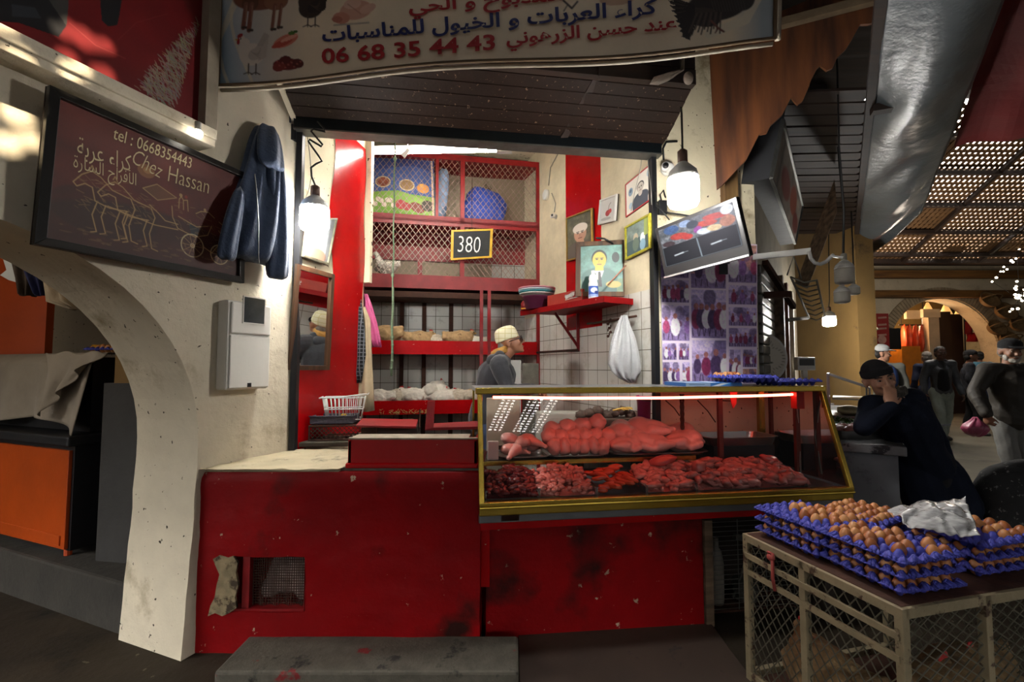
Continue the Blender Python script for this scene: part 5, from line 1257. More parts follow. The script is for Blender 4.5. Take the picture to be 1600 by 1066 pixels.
obj('shell', b, mat('grey_purple_plastic', S('#3c3a46'), .4, 0, .3, 30, .8, 70), t, bevel=.003)
t = thing('wire_basket', 'white wire basket standing in the dark plastic tray', 'basket', m=frame((-1.235, 3.02, zc + .02), (1, .25)))
b = MB(); w_, d_, h_ = .26, .16, .145
for z, k in ((.0, .82), (.07, .92), (h_, 1.0)): b.tube([(w_ / 2 + (x - .5) * w_ * k, d_ / 2 + (y - .5) * d_ * k, z) for x, y in ((0, 0), (1, 0), (1, 1), (0, 1))], .0035, 6, True)
for i in range(11):
    u = i / 10
    for y in (0, 1): b.tube([(w_ / 2 + (u - .5) * w_ * .82, d_ / 2 + (y - .5) * d_ * .82, 0), (w_ * u, d_ * y, h_)], .0024, 5)
for i in range(7):
    u = i / 6
    for x in (0, 1): b.tube([(w_ / 2 + (x - .5) * w_ * .82, d_ / 2 + (u - .5) * d_ * .82, 0), (w_ * x, d_ * u, h_)], .0024, 5)
obj('wires', b, WHITEPL, t, smooth=True)
b = MB(); b.tube([(-.02, 0, h_), (-.02, d_, h_)], .004, 6); b.tube([(w_ + .02, 0, h_ + .02), (w_ + .02, d_, h_ + .02)], .004, 6); b.tube([(-.02, .03, h_), (w_ * .3, .03, h_), (w_, .05, h_ + .02), (w_ + .02, .05, h_ + .02)], .004, 6); obj('handle', b, WHITEPL, t)
b = MB(); b.ell((-1.12, 3.09, zc + .045), (.02, .016, .014)); solo('lemon', 'small yellow lemon in the white wire basket', 'lemon', b, mat('lemon_peel', S('#c9a51c'), .5), smooth=True)
b = MB(); b.X = frame((-.97, 3.0, .985), (1, .22)); b.box(0, 0, 0, .33, .34, .012); b.X = None
solo('cardboard_sheet', 'curled brown cardboard sheet beside the wire basket', 'cardboard', b, mat('cardboard', S('#7a5f3c'), .85, 0, .2, 6, .2, 30, (S('#4a3622'), .6, 5, .1)), bevel=.003)
b = MB(); b.X = frame((-.98, 3.02, .858), (1, .22)); b.box(0, 0, 0, .36, .3, .125); b.X = None
solo('wooden_box', 'dark low wooden box under the cardboard sheet', 'box', b, DARKWOOD, bevel=.004)

# red trough and lids behind it
t = thing('red_trough', 'red painted wooden trough standing on the counter beside the glass case', 'trough', (-.51, 2.42, .859))
b = MB(); xl, xr, yf, yb = -.845, -.178, 2.40, 2.62
for q in ((xl, yf, .862, xr, yf + .02, 1.005), (xl, yb - .02, .862, xr, yb, .985), (xl, yf, .862, xl + .02, yb, 1.0), (xr - .02, yf, .862, xr, yb, 1.0), (xl, yf, .862, xr, yb, .875)): b.box(*q)
obj('body', b, REDG, t, world=True, bevel=.004)
b = MB(); b.box(xl - .008, yf - .016, .860, xr + .004, yf, .885); obj('plinth', b, REDG, t, world=True, bevel=.006)
b = MB(); b.box(xl, yf - .002, 1.005, xr, yf + .022, 1.012); b.box(xl, yf, 1.003, xr - .05, yb - .05, 1.008); o = obj('worn_edge', b, mat('worn_wood_edge', S('#8f8372'), .8, 0, .3, 14, .4), t, world=True); o['label'] = 'bare worn edge'
b = MB(); A = [at(556, 668, 2.72), at(650, 670, 2.72), at(653, 659, 2.95), at(566, 657, 2.95)]; b.poly(A, (0, 0, .014)); solo('red_board', 'flat red painted board lying behind the trough', 'board', b, REDM, bevel=.003)
t = thing('red_hatch', 'red painted angle-edged hatch lid lying open by the glass case', 'hatch', at(705, 673, 2.72))
b = MB(); A = [at(664, 673, 2.72), at(746, 671, 2.72), at(746, 662, 2.9), at(670, 666, 2.9)]; b.poly(A, (0, 0, .016)); obj('board', b, REDM, t, world=True)
b = MB(); b.poly([at(664, 672, 2.71), at(677, 668, 2.71), at(679, 627, 2.74), at(668, 627, 2.74)], (0, .016, 0)); obj('side_plate', b, REDM, t, world=True)
b = MB(); b.tube([at(656, 640, 2.74), at(656, 668, 2.72)], .004); obj('hinge_pin', b, RUST, t, world=True)

# ------------------------------------------------------------------ back worktable along the tiled wall
t = thing('work_table', 'stone-topped worktable along the tiled wall behind the case', 'table', m=FSR @ Matrix.Translation((-.55, -.28, 0)))
b = MB(); b.box(-.75, -.30, .77, .45, .27, .81); obj('tabletop', b, GREYSTONE, t)
for x, y in ((-.7, -.26), (.4, -.26), (-.7, .22), (.4, .22)):
    b = MB(); b.box(x - .03, y - .03, -.0, x + .03, y + .03, .77); obj('leg', b, OLDWOOD, t)
def on(px0, px1, py0, y, z0, dep): a, c = at(px0, 0, y), at(px1, py0, y); return (a.x, y, z0, c.x, y + dep, c.z)
b = MB(); b.box(*on(836, 921, 646, 3.45, .812, .22)); solo('marble_block', 'grey veined marble block on the worktable seen through the case', 'block', b, mat('grey_marble', S('#9a978c'), .5, 0, .15, 5, .15, 20, (S('#5d5546'), .62, 4, .1)), bevel=.006)
b = MB(); b.box(*on(762, 812, 622, 3.2, .55, .03)); solo('partition_board', 'upright off-white panel behind the case beside the butcher', 'panel', b, mat('off_white_board', S('#a8a08c'), .7, 0, .12, 4, .2), bevel=.004)
b = MB(); b.box(*on(797, 814, 563, 3.9, .812, .03)); solo('cutting_board', 'tall white cutting board standing on edge in front of the butcher', 'cutting board', b, WHITEPL, bevel=.004)
b = MB(); b.box(*on(815, 842, 568, 4.0, .812, .02)); solo('grey_board', 'grey board standing behind the white cutting board', 'board', b, GREYSTONE, bevel=.004)
b = MB(); b.box(*on(922, 1000, 655, 3.36, .812, .2)); solo('chopping_block', 'stained wooden chopping block heaped with scraps', 'block', b, mat('stained_block', S('#4a372b'), .8, 0, .3, 6, .4, 20, (S('#7a5f50'), .6, 6, .1)), bevel=.01)
z_ = at(960, 655, 3.36).z
b = MB()
for k in range(7):
    p = at(908 + 13 * k, 640 + 6 * math.sin(k * 2), 3.46); b.ell((p.x, p.y, z_ + .02 + .015 * (k % 3)), (.045, .04, .035), Matrix.Rotation(k, 3, 'Z'), f=lambda q: 1 + .3 * noise.noise(q * 2))
o = solo('scrap_heap', 'dark heap of rags and scraps on the chopping block', 'scraps', b, mat('dark_scraps', S('#4a3a30'), .8, 0, .4, 18, .5, 40), smooth=True, kind='stuff')
t = thing('chicken_feet', 'small bunch of yellow chicken feet on the chopping block', 'chicken feet', at(967, 643, 3.38))
YF = mat('yellow_skin', S('#c9a84a'), .5, 0, .15, 20, .2)
for k in range(5):
    b = MB(); a = V((-.045 + .02 * k, -.02 + .008 * k, .01 + .004 * (k % 2))); d = V((.05, .01 * (k - 2), .012)); b.cap(a, a + d, .006, .007, 8)
    for q in (-1, 0, 1): b.cap(a + d, a + d + V((.022, .014 * q, -.004 + .006 * q)), .005, .003, 6)
    obj('foot', b, YF, t, smooth=True)
p = at(1010, 645, 3.33); t = thing('magenta_bucket', 'magenta plastic bucket standing by the tiled wall behind the case', 'bucket', (p.x, 3.33, .812))
b = MB(); b.lathe([(0, 0), (.05, 0), (.068, .36), (.072, .36), (.072, .352), (.064, .352), (.047, .005), (0, .005)], n=24); obj('bowl', b, mat('magenta_plastic', S('#8f1a5a'), .35, 0, .06, 5), t, smooth=True)
b = MB(); b.tube([(.07 * math.cos(PI * k / 10), -.07 * math.sin(PI * k / 10), .345 - .02 * math.sin(PI * k / 10)) for k in range(11)], .003, 5); obj('handle', b, DULLSTEEL, t)

# loose wiring on the walls
b = MB(); b.tube([frp(FSR, 1004, 232, -.02), frp(FSR, 1001, 262, -.02), frp(FSR, 992, 300, -.025), frp(FSR, 986, 330, -.03)], .0028, 5); solo('hanging_wire', 'thin pale wire trailing across the red-bordered poster', 'wire', b, GREYC, smooth=True)
b = MB(); b.tube([frp(FSR, 1011, 234, -.02), frp(FSR, 1013, 262, -.02), frp(FSR, 1017, 290, -.02), frp(FSR, 1018, 320, -.03)], .0028, 5); solo('hanging_wire', 'thin pale wire down the wall edge beside the opening', 'wire', b, GREYC, smooth=True)
b = MB(); b.tube([frp(FSL, px, py, -.012) for px, py in ((480, 212), (484, 240), (487, 275), (482, 300), (474, 318), (469, 340), (468, 372))], .003, 5); solo('wall_wire', 'thin pale wire down the cream wall behind the crinkled cable', 'wire', b, GREYC, smooth=True)
b = MB(); b.tube([frp(FP, px, py, -.012) for px, py in ((1037, 250), (1036, 232), (1041, 222), (1058, 221))], .007, 6); solo('camera_cable', 'black cable looping up from the round pillar camera', 'cable', b, BLACKC, smooth=True)
q = onf(FP, 1033, 326, 0)
t = thing('cable_box', 'small dark cable box with tangled leads on the pillar behind the monitor', 'junction box', m=FP @ Matrix.Translation((q.x, 0, q.z - .05)))
b = MB(); b.box(-.03, -.035, 0, .03, 0, .10); obj('case', b, BLACKM, t, bevel=.004)
b = MB(); b.tube([(0, -.035, .02), (.03, -.06, .0), (.10, -.07, -.01), (.2, -.09, -.03), (.28, -.12, -.05)], .006, 6); b.tube([(-.01, -.03, .09), (-.03, -.05, .13), (-.01, -.06, .16), (.02, -.03, .12)], .005, 6); obj('lead', b, BLACKC, t, smooth=True)

# ------------------------------------------------------------------ glass display case
CL, CB, CTOP, DEP = 2.07, .70, 1.245, .74
SL = .18                                            # how far the front pane leans back
t = thing('display_case', 'gold-framed glass display case of raw poultry on the red counter', 'display case', m=FC @ Matrix.Translation((CL / 2, DEP / 2, .605)))
C0 = Matrix.Translation((-CL / 2, -DEP / 2, -.605))
b = MB(); b.box(.0, .02, .605, CL - .02, DEP, .645); o = part('base_strip', b, mat('grey_strip', S('#6d6f70'), .4, .6, .12, 8, .05), t, C0, bevel=.003); o['label'] = 'grey metal base strip'
b = MB(); b.box(-.0, .0, .645, CL, DEP, .655); b.box(0, -.004, .648, CL, .06, .684); b.box(0, -.016, .684, CL, .05, .694); b.lathe([(.007, 0), (.007, CL)], (0, -.012, .688), 12, Matrix.Rotation(PI / 2, 3, 'Y'))
part('lower_rail', b, BRASS, t, C0, bevel=.003)
b = MB(); b.box(0, -.012, .694, CL, .03, .714); part('sill_rail', b, BRASS, t, C0, bevel=.004)
b = MB(); b.box(-.01, SL - .025, CTOP - .012, CL, SL + .03, CTOP + .02); part('top_rail', b, BRASS, t, C0, bevel=.004)
b = MB(); b.box(0, SL + .03, CTOP - .01, CL, DEP, CTOP + .012); part('top_panel', b, mat('case_top', S('#7d7f80'), .35, .3, .1, 5, .05), t, C0)
for x in (.012, CL - .012):
    b = MB(); b.beam((x, .0, .70), (x, SL, CTOP), .026, .026, (0, 1, 0)); part('front_post', b, BRASS, t, C0, bevel=.003)
for x in (.02, CL - .02):
    b = MB(); b.box(x - .014, DEP - .03, .66, x + .014, DEP, CTOP); part('rear_post', b, BRASS, t, C0)
b = MB(); b.quad((.02, .004, .71), (CL - .02, .004, .71), (CL - .02, SL - .002, CTOP - .01), (.02, SL - .002, CTOP - .01)); part('front_pane', b, GLASS, t, C0)
for x in (.012, CL - .012):
    b = MB(); b.quad((x, .01, .71), (x, DEP - .02, .71), (x, DEP - .02, CTOP), (x, SL, CTOP)); part('side_pane', b, GLASS, t, C0)
b = MB(); b.box(.02, .03, .665, CL - .02, DEP - .02, .70); part('floor_tray', b, STEEL, t, C0)
SHZ = .835
b = MB(); b.box(.03, .36, SHZ - .012, 1.34, DEP - .03, SHZ); part('shelf', b, DULLSTEEL, t, C0)
b = MB(); b.box(.03, .345, SHZ - .02, 1.34, .362, SHZ + .004); part('shelf_edge', b, BRASS, t, C0)
for px, yl in ((1126, .40), (1207, .62), (1246, .30)):
    x = onf(FC, px, 700, yl).x; b = MB(); b.box(x - .014, yl - .012, .70, x + .014, yl + .012, CTOP - .01); part('inner_post', b, mat('brown_post', S('#5d2b20'), .6, .2, .2, 10, .2), t, C0)
xa, xb = onf(FC, 770, 628, .26).x, onf(FC, 1238, 640, .26).x
NEON = emit('red_tube_glow', (1.0, .12, .07), 9)
b = MB(); b.tube([(xa + (xb - xa) * k / 20, .245 + .01 * math.sin(k), CTOP - .035 - .012 * math.sin(k / 20 * PI)) for k in range(21)], .0075, 8); o = part('neon_tube', b, NEON, t, C0, smooth=True); o['label'] = 'glowing red tube light'
b = MB(); b.box(xb, .22, CTOP - .12, xb + .05, .27, CTOP - .02); o = part('tube_holder', b, mat('red_holder', S('#a81a12'), .5), t, C0); o['label'] = 'red tube holder'
for px0, px1, py1, yl in ((1064, 1066, 690, .5), (1040, 1062, 650, .5), (1090, 1118, 660, .45), (1125, 1150, 628, .4), (1245, 1251, 742, .28)):
    p0, p1 = onf(FC, px0, 626, yl), onf(FC, px1, py1, yl); p0.z = min(p0.z, CTOP - .02); p1.z = max(p1.z, .715)
    b = MB(); b.tube([p0, p0 * .5 + p1 * .5 + V((.02, .02, 0)), p1], .005 if px0 > 1200 else .004, 6); part('wire', b, RUST if px0 < 1200 else GREYC, t, C0, smooth=True)
b = MB(); x = onf(FC, 1066, 650, .52).x
for k in range(7): b.tube([(x + .012 * math.sin(q * 1.1 + k), .52 + .01 * math.cos(q + k), 1.20 - .042 * q) for q in range(9)], .0045, 5)
part('wire_bundle', b, RUST, t, C0, smooth=True)
b = MB(); p = onf(FC, 1146, 650, .30); b.poly([(p.x - .02, .3, CTOP - .02), (p.x + .03, .3, CTOP - .015), (p.x + .022, .3, CTOP - .09), (p.x, .3, CTOP - .12), (p.x - .012, .3, CTOP - .08)], (0, .006, 0)); o = part('red_flap', b, mat('red_holder', S('#a81a12'), .5), t, C0); o['label'] = 'torn red plastic flap'
b = MB(); x = onf(FC, 774, 730, .02).x; b.box(x + .03, -.002 + .022, .612, x + .12, .03, .64); part('patch', b, RUST, t, C0)

# ------------------------------------------------------------------ meat
def meatmat(nm, c, c2, r=.3, sc=14):
    return mat(nm, S(c), r, 0, .12, sc, .25, 40, (S(c2), .58, sc * .7, .10), coat=.25, dist=.006)
BREAST = meatmat('chicken_breast', '#e6ada0', '#efc4b6'); SKIN = meatmat('chicken_skin', '#dcb2a8', '#eacabf', .3, 10)
LIVER = meatmat('dark_giblets', '#6a2424', '#a55a52', .15, 24); PINK = meatmat('pink_dice', '#dc8a7c', '#ecb0a0', .2, 30)
REDPC = meatmat('red_orange_pieces', '#cf4a24', '#e06a3c', .2, 16); NECK = meatmat('necks_and_skin', '#b5726a', '#dba79c', .2, 24); FILLET = meatmat('fillet', '#c0564e', '#d27a6e', .25, 8)
def put(px, py, yl): return onf(FC, px, py, yl)
def tray(nm, lb, cat, x0, x1, y0, y1, z, m, h=.02, lip=.012, group=None):
    t = thing(nm, lb, cat, m=FC @ Matrix.Translation(((x0 + x1) / 2, (y0 + y1) / 2, z)), group=group); a, d = (x1 - x0) / 2, (y1 - y0) / 2
    b = MB(); rings = []
    for k, zz in ((1 - .1, 0), (1 - .08, 0), (1, h), (1 + lip / a, h), (1 + lip / a, h - .003), (1 - .02, h - .002), (1 - .1, .004), (.0, .004)):
        rings.append([(a * k * (abs(math.cos(q)) ** .35) * (1 if math.cos(q) > 0 else -1), d * k * (abs(math.sin(q)) ** .35) * (1 if math.sin(q) > 0 else -1), zz) for q in [2 * PI * j / 40 + .01 for j in range(40)]])
    b.loft(rings); obj('dish', b, m, t, smooth=False, norm=True); return t
def fillet(nm, lb, cat, p, r, m, rot, k, group=None, sq=1.0):
    b = MB(); R = Matrix.Rotation(rot, 3, 'Z') @ Matrix.Rotation(.25 * math.sin(k * 3), 3, 'Y') @ Matrix.Rotation(.2 * math.cos(k * 5), 3, 'X')
    b.ell((0, 0, 0), r, R, 20, 14, f=lambda q: 1 + .22 * noise.noise(V((q.x * 1.6 + k * 3.1, q.y * 1.6, q.z * 1.6))) + .05 * noise.noise(q * 5 + V((k, 0, 0))))
    zmin = min(v[2] for v in b.v); b.v = [(p[0] + v[0], p[1] + v[1], p[2] + v[2] - zmin) for v in b.v]
    return solo(nm, lb, cat, b, m, group, smooth=True, fr=FC)
zt_ = SHZ + .006
# dark tray of drumsticks
xa, xb = put(784, 715, .38).x, put(860, 715, .38).x
tray('meat_tray', 'shallow dark tray of chicken legs at the gold post end', 'tray', xa, xb, .38, .62, SHZ + .001, STEEL)
def leg(p, rz, ry, k, label):
    t = thing('drumstick', label, 'chicken leg', m=FC @ Matrix.Translation(p) @ Matrix.Rotation(rz, 4, 'Z') @ Matrix.Rotation(ry, 4, 'Y'), group='chicken legs in the dark tray')
    b = MB(); b.ell((0, 0, .036), (.058, .042, .036), f=lambda q: 1 + .15 * noise.noise(q * 2 + V((k, 0, 0)))); b.cap((.03, 0, .034), (.115, 0, .022), .032, .013); b.ell((.125, 0, .02), (.016, .018, .014))
    blob('meat', b, SKIN if k % 2 else BREAST, t, voxel=.006, smooth=2); return t
for k in range(7):
    leg(V((xa + .05 + (xb - xa - .1) * ((k * .41) % 1.0), .42 + .06 * (k % 3), zt_ + .016 + (.045 if k > 3 else 0))), .3 + k * 1.3, .1, k, 'raw chicken leg in the shallow dark tray by the gold post')
# breasts
xc, xd = put(860, 715, .37).x, put(952, 715, .37).x
xe = put(1112, 715, .37).x
tray('meat_tray', 'wide dark tray of plump chicken breasts on the glass shelf', 'tray', xc, xd, .37, .66, SHZ + .001, STEEL)
tray('meat_tray', 'dark tray of whole plucked chickens next to the breasts', 'tray', xd + .03, xe, .37, .68, SHZ + .001, STEEL)
rg = random.Random(11); n = 0
low = 'plump raw chicken breast in the front row of the wide tray'; upp = 'raw chicken breast piled in the back rows of the wide tray'
for k in range(6):
    x = xc + .035 + (xd - xc - .06) * k / 5; fillet('chicken_breast', low, 'chicken breast', (x, .415, zt_ + .006), (.042, .055, .052), BREAST, rg.uniform(-.3, .3), k, 'breasts in the front row')
for k in range(6):
    x = xc + .02 + (xd - xc + .02) * k / 5; fillet('chicken_breast', upp, 'chicken breast', (x, .50, zt_ + .055), (.048, .06, .05), BREAST, rg.uniform(-.5, .5), k + 20, 'breasts in the back rows')
for k in range(4):
    x = xc + .06 + (xd - xc - .06) * k / 3; fillet('chicken_breast', upp, 'chicken breast', (x, .585, zt_ + .09 + .012 * k), (.058, .055, .05), SKIN, rg.uniform(-.6, .6), k + 40, 'breasts in the back rows')
# whole plucked chickens
def whole(p, rz, sc, k, lb):
    t = thing('plucked_chicken', lb, 'chicken', m=FC @ Matrix.Translation(p) @ Matrix.Rotation(rz, 4, 'Z') @ Matrix.Scale(sc, 4), group='plucked chickens in the dark tray')
    b = MB(); b.ell((0, 0, .06), (.12, .078, .06), f=lambda q: 1 + .1 * noise.noise(q * 2 + V((k, 0, 0)))); b.ell((.05, 0, .075), (.075, .068, .055))
    for s in (-1, 1): b.cap((-.04, .06 * s, .06), (-.125, .045 * s, .065), .04, .018); b.cap((.06, .072 * s, .055), (-.01, .095 * s, .04), .026, .018)
    b.cap((.10, 0, .07), (.15, .02, .05), .026, .016)
    blob('carcass', b, SKIN, t, voxel=.008, smooth=2); return t
x0_ = xd + .04; w_ = xe - xd
whole((x0_ + w_ * .14, .45, zt_), .3, .95, 1, 'pink plucked chicken at the breast end of the dark tray')
whole((x0_ + w_ * .40, .45, zt_), 2.8, 1.0, 2, 'plucked chicken in the front middle of the dark tray')
whole((x0_ + w_ * .72, .46, zt_), .1, 1.1, 3, 'large plucked chicken at the front end of the dark tray')
whole((x0_ + w_ * .18, .58, zt_ + .05), 1.2, 1.1, 4, 'plucked chicken lying across the back beside the breasts')
whole((x0_ + w_ * .46, .58, zt_ + .06), 2.4, 1.15, 5, 'plucked chicken in the back middle of the dark tray')
whole((x0_ + w_ * .78, .60, zt_ + .02), .4, 1.15, 6, 'greyish plucked chicken at the back end of the dark tray')
b = MB(); R = random.Random(5)
def film(u, v):
    return V((xc + .02 + (xe - xc - .08) * u, .66 + .02 * math.sin(u * 23), zt_ + .05 + .15 * v * (.7 + .3 * math.sin(u * 5 + 1)) + .012 * noise.noise(V((u * 14, v * 6, 0)))))
b.grid(film, 40, 8); solo('plastic_wrap', 'crumpled clear plastic wrap behind the heaped chicken', 'plastic wrap', b, clear('wrap_film', (.95, .95, .95), 2.0, .12, 1.5, .10), fr=FC, smooth=True, norm=False)
# stainless roasting pans further along
x, x2 = put(1095, 690, .56).x, put(1200, 690, .56).x
tray('steel_pan', 'stainless steel pan on legs behind the plucked chickens, lit red', 'pan', x, x2, .44, .70, .872, STEEL, .055, .014)
b = MB(); b.box(x + .03, .46, .70, x2 - .03, .68, .871); solo('pan_stand', 'dark box stand under the stainless pan', 'stand', b, BLACKM, fr=FC)
# low bins at the front
def bin_(lb, px0, px1):
    xa, xb = put(px0, 752, .06).x, put(px1, 752, .06).x
    t = thing('steel_bin', lb, 'bin', m=FC @ Matrix.Translation(((xa + xb) / 2, .19, .701)), group='steel bins along the front of the case'); a = (xb - xa) / 2 - .002; d = .135
    b = MB(); b.box(-a, -d, 0, a, d, .004)
    for q in ((-a, -d, 0, -a + .004, d, .05), (a - .004, -d, 0, a, d, .05), (-a, -d, 0, a, -d + .004, .012), (-a, d - .004, 0, a, d, .075)): b.box(*q)
    for q in ((-a - .001, -d, .046, -a + .01, d, .05), (a - .01, -d, .046, a + .001, d, .05)): b.box(*q)
    obj('shell', b, STEEL, t); return xa, xb
def heap(nm, lb, cat, xa, xb, m, r, n, seed, el=1.0, hmax=.08):
    rg = random.Random(seed); b = MB()
    for i in range(n):
        u, v = rg.random(), rg.random(); x = xa + .012 + (xb - xa - .024) * u; y = .07 + .24 * v
        z = .712 + (.018 + hmax * v * (.75 + .25 * math.sin(u * PI)) + rg.uniform(0, .014)) * (1 if rg.random() < .75 else rg.random())
        rr = r * rg.uniform(.7, 1.3)
        b.ell((x, y, z), (rr * el, rr, rr * .75), Matrix.Rotation(rg.uniform(0, PI), 3, 'Z') @ Matrix.Rotation(rg.uniform(-.5, .5), 3, 'Y'), 10, 7, f=lambda q: 1 + .4 * noise.noise(q * 2.2 + V((i, 0, 0))))
    b.grid(lambda u, v: V((xa + .008 + (xb - xa - .016) * u, .06 + .26 * v, .708 + hmax * .85 * v)), 6, 6)
    return solo(nm, lb, cat, b, m, smooth=True, fr=FC, kind='stuff')
xs = []
for lb, a, c in (('steel bin of dark giblets nearest the gold post', 758, 842), ('steel bin of diced pink meat second from the gold post', 842, 932), ('steel bin of red-orange pieces in the middle of the case', 932, 1010), ('steel bin of pink scraps under the dark red fillet', 1010, 1088), ('long steel bin of necks and skins at the far end', 1088, 1262)):
    xs.append(bin_(lb, a, c))
heap('giblets', 'heap of dark red giblets in the bin nearest the gold post', 'giblets', *xs[0], LIVER, .019, 150, 1, 1.6, .08)
heap('diced_meat', 'heap of diced pink meat in the second bin', 'diced meat', *xs[1], PINK, .0155, 210, 2, 1.3, .075)
heap('meat_scraps', 'heap of pink scraps in the fourth bin', 'scraps', *xs[3], PINK, .02, 110, 3, 1.9, .07)
heap('necks', 'heap of raw necks and skins in the long far bin', 'necks', *xs[4], NECK, .025, 190, 4, 2.0, .08)
rg = random.Random(9); xa, xb = xs[2]
for k in range(24):
    u, v = (k * .382) % 1.0, k / 23
    fillet('red_meat_strip', 'red-orange strip of meat lying in the middle bin', 'meat strip', (xa + .035 + (xb - xa - .07) * u, .09 + .21 * v, .712 + .012 * (k % 3) + .05 * v), (.042, .017, .014), REDPC, -.5 + rg.uniform(-.5, .5), k, 'red-orange strips in the middle bin')
fillet('meat_fillet', 'round dark pink fillet resting above the fourth bin', 'fillet', (put(1035, 740, .26).x, .27, .792), (.085, .05, .03), FILLET, -.25, 77)
fillet('meat_fillet', 'knobbly pink cut at the start of the long far bin', 'fillet', (put(1092, 740, .22).x, .22, .76), (.045, .04, .04), NECK, .4, 31)
fillet('meat_fillet', 'smooth red cut lying at the back of the long far bin', 'fillet', (put(1202, 738, .28).x, .28, .79), (.06, .04, .025), FILLET, .2, 55)
b = MB(); b.box(*(put(762, 721, .40) - V((0, 0, 0))).xy, SHZ + .001, put(779, 721, .40).x, .42, SHZ + .11); solo('white_packet', 'white packet standing at the gold post end of the shelf', 'packet', b, WHITEPL, fr=FC, bevel=.004)
k0, k1, k2 = put(793, 682, .69), put(832, 684, .69), put(880, 681, .69)
t = thing('knife', 'knife with a black handle lying behind the tray of legs', 'knife', m=FC @ Matrix.Translation((k1.x, .69, SHZ + .04)))
b = MB(); b.beam((k0.x - k1.x, 0, .002), (0, 0, .0), .022, .016); obj('handle', b, BLACKP, t, bevel=.004)
b = MB(); b.poly([(0, -.014, 0), (k2.x - k1.x, -.004, .006), (k2.x - k1.x, .002, .006), (0, .014, 0)], (0, 0, .002)); obj('blade', b, STEEL, t)
b = MB(); b.box(k0.x - .06, .665, SHZ, k2.x + .02, .72, SHZ + .039); solo('wooden_board', 'wooden board at the back of the case under the knife', 'board', b, OLDWOOD, fr=FC, bevel=.003)

# ------------------------------------------------------------------ on top of the case
TZ = CTOP + .0125
b = MB(); b.poly([onf(FC, 1064, 606, .36), onf(FC, 1108, 606, .36), onf(FC, 1122, 597, .62), onf(FC, 1074, 597, .62)], (0, 0, .001))
xl, xr = onf(FC, 1064, 605, .4).x, onf(FC, 1150, 605, .4).x
t = thing('blue_carton', 'flat blue and white carton lying on top of the glass case', 'carton', m=FC @ Matrix.Translation(((xl + xr) / 2, .48, TZ)))
P = Pic(60, 24, S('#2f6db4')); P.rect(0, 0, 26, 24, S('#8ea6c4')); P.rect(4, 6, 20, 16, S('#6f8aae')); P.poly([(26, 24), (34, 24), (46, 0), (38, 0)], S('#d0dbe6')); P.poly([(34, 24), (37, 24), (49, 0), (46, 0)], S('#2a8ad0')); P.mottle(.06, 2, 6)
a = (xr - xl) / 2
b = MB(); b.box(-a, -.14, 0, a, .14, .022); obj('body', b, mat('blue_card', S('#2c5fa0'), .55, 0, .1, 8, .05), t, bevel=.002)
P.build('printed_lid', PAPER, t, lambda u, v: V((-a + 2 * a * u, .138 - .276 * v, .0232)))
P.build('printed_side', PAPER, t, lambda u, v: V((-a + 2 * a * u, -.1408, .021 - .02 * v)))

# ------------------------------------------------------------------ egg trays and eggs
def egg_tray_mesh(nx=6, ny=5, p=.048):
    b = MB(); W, D = nx * p, ny * p
    def h(x, y):
        a, c = math.cos(2 * PI * x / p), math.cos(2 * PI * y / p); q = .025 + .0135 * (a + c); return min(q, .046)
    n, m = nx * 8, ny * 8
    b.grid(lambda u, v: V((W * (u - .5), D * (v - .5), h(W * u, D * v))), n, m)
    e = .014                                           # rim
    R = [(-W / 2, -D / 2), (W / 2, -D / 2), (W / 2, D / 2), (-W / 2, D / 2)]; R2 = [(-W / 2 - e, -D / 2 - e), (W / 2 + e, -D / 2 - e), (W / 2 + e, D / 2 + e), (-W / 2 - e, D / 2 + e)]
    for i in range(4):
        k = (i + 1) % 4; cnt = (nx if i % 2 == 0 else ny)
        for j in range(cnt * 4):
            u0, u1 = j / (cnt * 4), (j + 1) / (cnt * 4)
            def mix(A, B, u): return (A[0] + (B[0] - A[0]) * u, A[1] + (B[1] - A[1]) * u)
            a0, a1 = mix(R[i], R[k], u0), mix(R[i], R[k], u1); c0, c1 = mix(R2[i], R2[k], u0), mix(R2[i], R2[k], u1)
            def hh(q): return h(q[0] + W / 2, q[1] + D / 2)
            b.quad((*a0, hh(a0)), (*a1, hh(a1)), (*c1, .030 + .003 * math.cos(u1 * cnt * 2 * PI)), (*c0, .030 + .003 * math.cos(u0 * cnt * 2 * PI)))
            b.quad((*c0, .030 + .003 * math.cos(u0 * cnt * 2 * PI)), (*c1, .030 + .003 * math.cos(u1 * cnt * 2 * PI)), (*c1, .024), (*c0, .024))
    me = b.mesh('egg_tray', True); fixnormals(me); return me
TRAYM = mat('blue_egg_tray', S('#3b3f9e'), .6, 0, .15, 30, .3, 90)
TRAYME = egg_tray_mesh(); TRAYME.materials.append(TRAYM)
eb = MB(); eb.lathe([(0, 0), (.009, .0012), (.0155, .006), (.0205, .015), (.0218, .024), (.0205, .034), (.0165, .044), (.0105, .052), (.005, .0555), (0, .0565)], n=16)
EGGS = []
for i, c in enumerate(('#9c5e33', '#ad7242', '#8e5127', '#b98350')):
    me = eb.mesh('egg', True); fixnormals(me); me.materials.append(mat('egg_shell_%d' % i, S(c), .45, 0, .10, 18, .06, 120)); EGGS.append(me)
rge = random.Random(21)
def egg_tray(label, M4, group):
    o = link('egg_tray', TRAYME); o.matrix_basis = M4; tag(o, label, 'egg tray', group)
    m = o.modifiers.new('thick', 'SOLIDIFY'); m.thickness = .0022; m.offset = -1
    return o
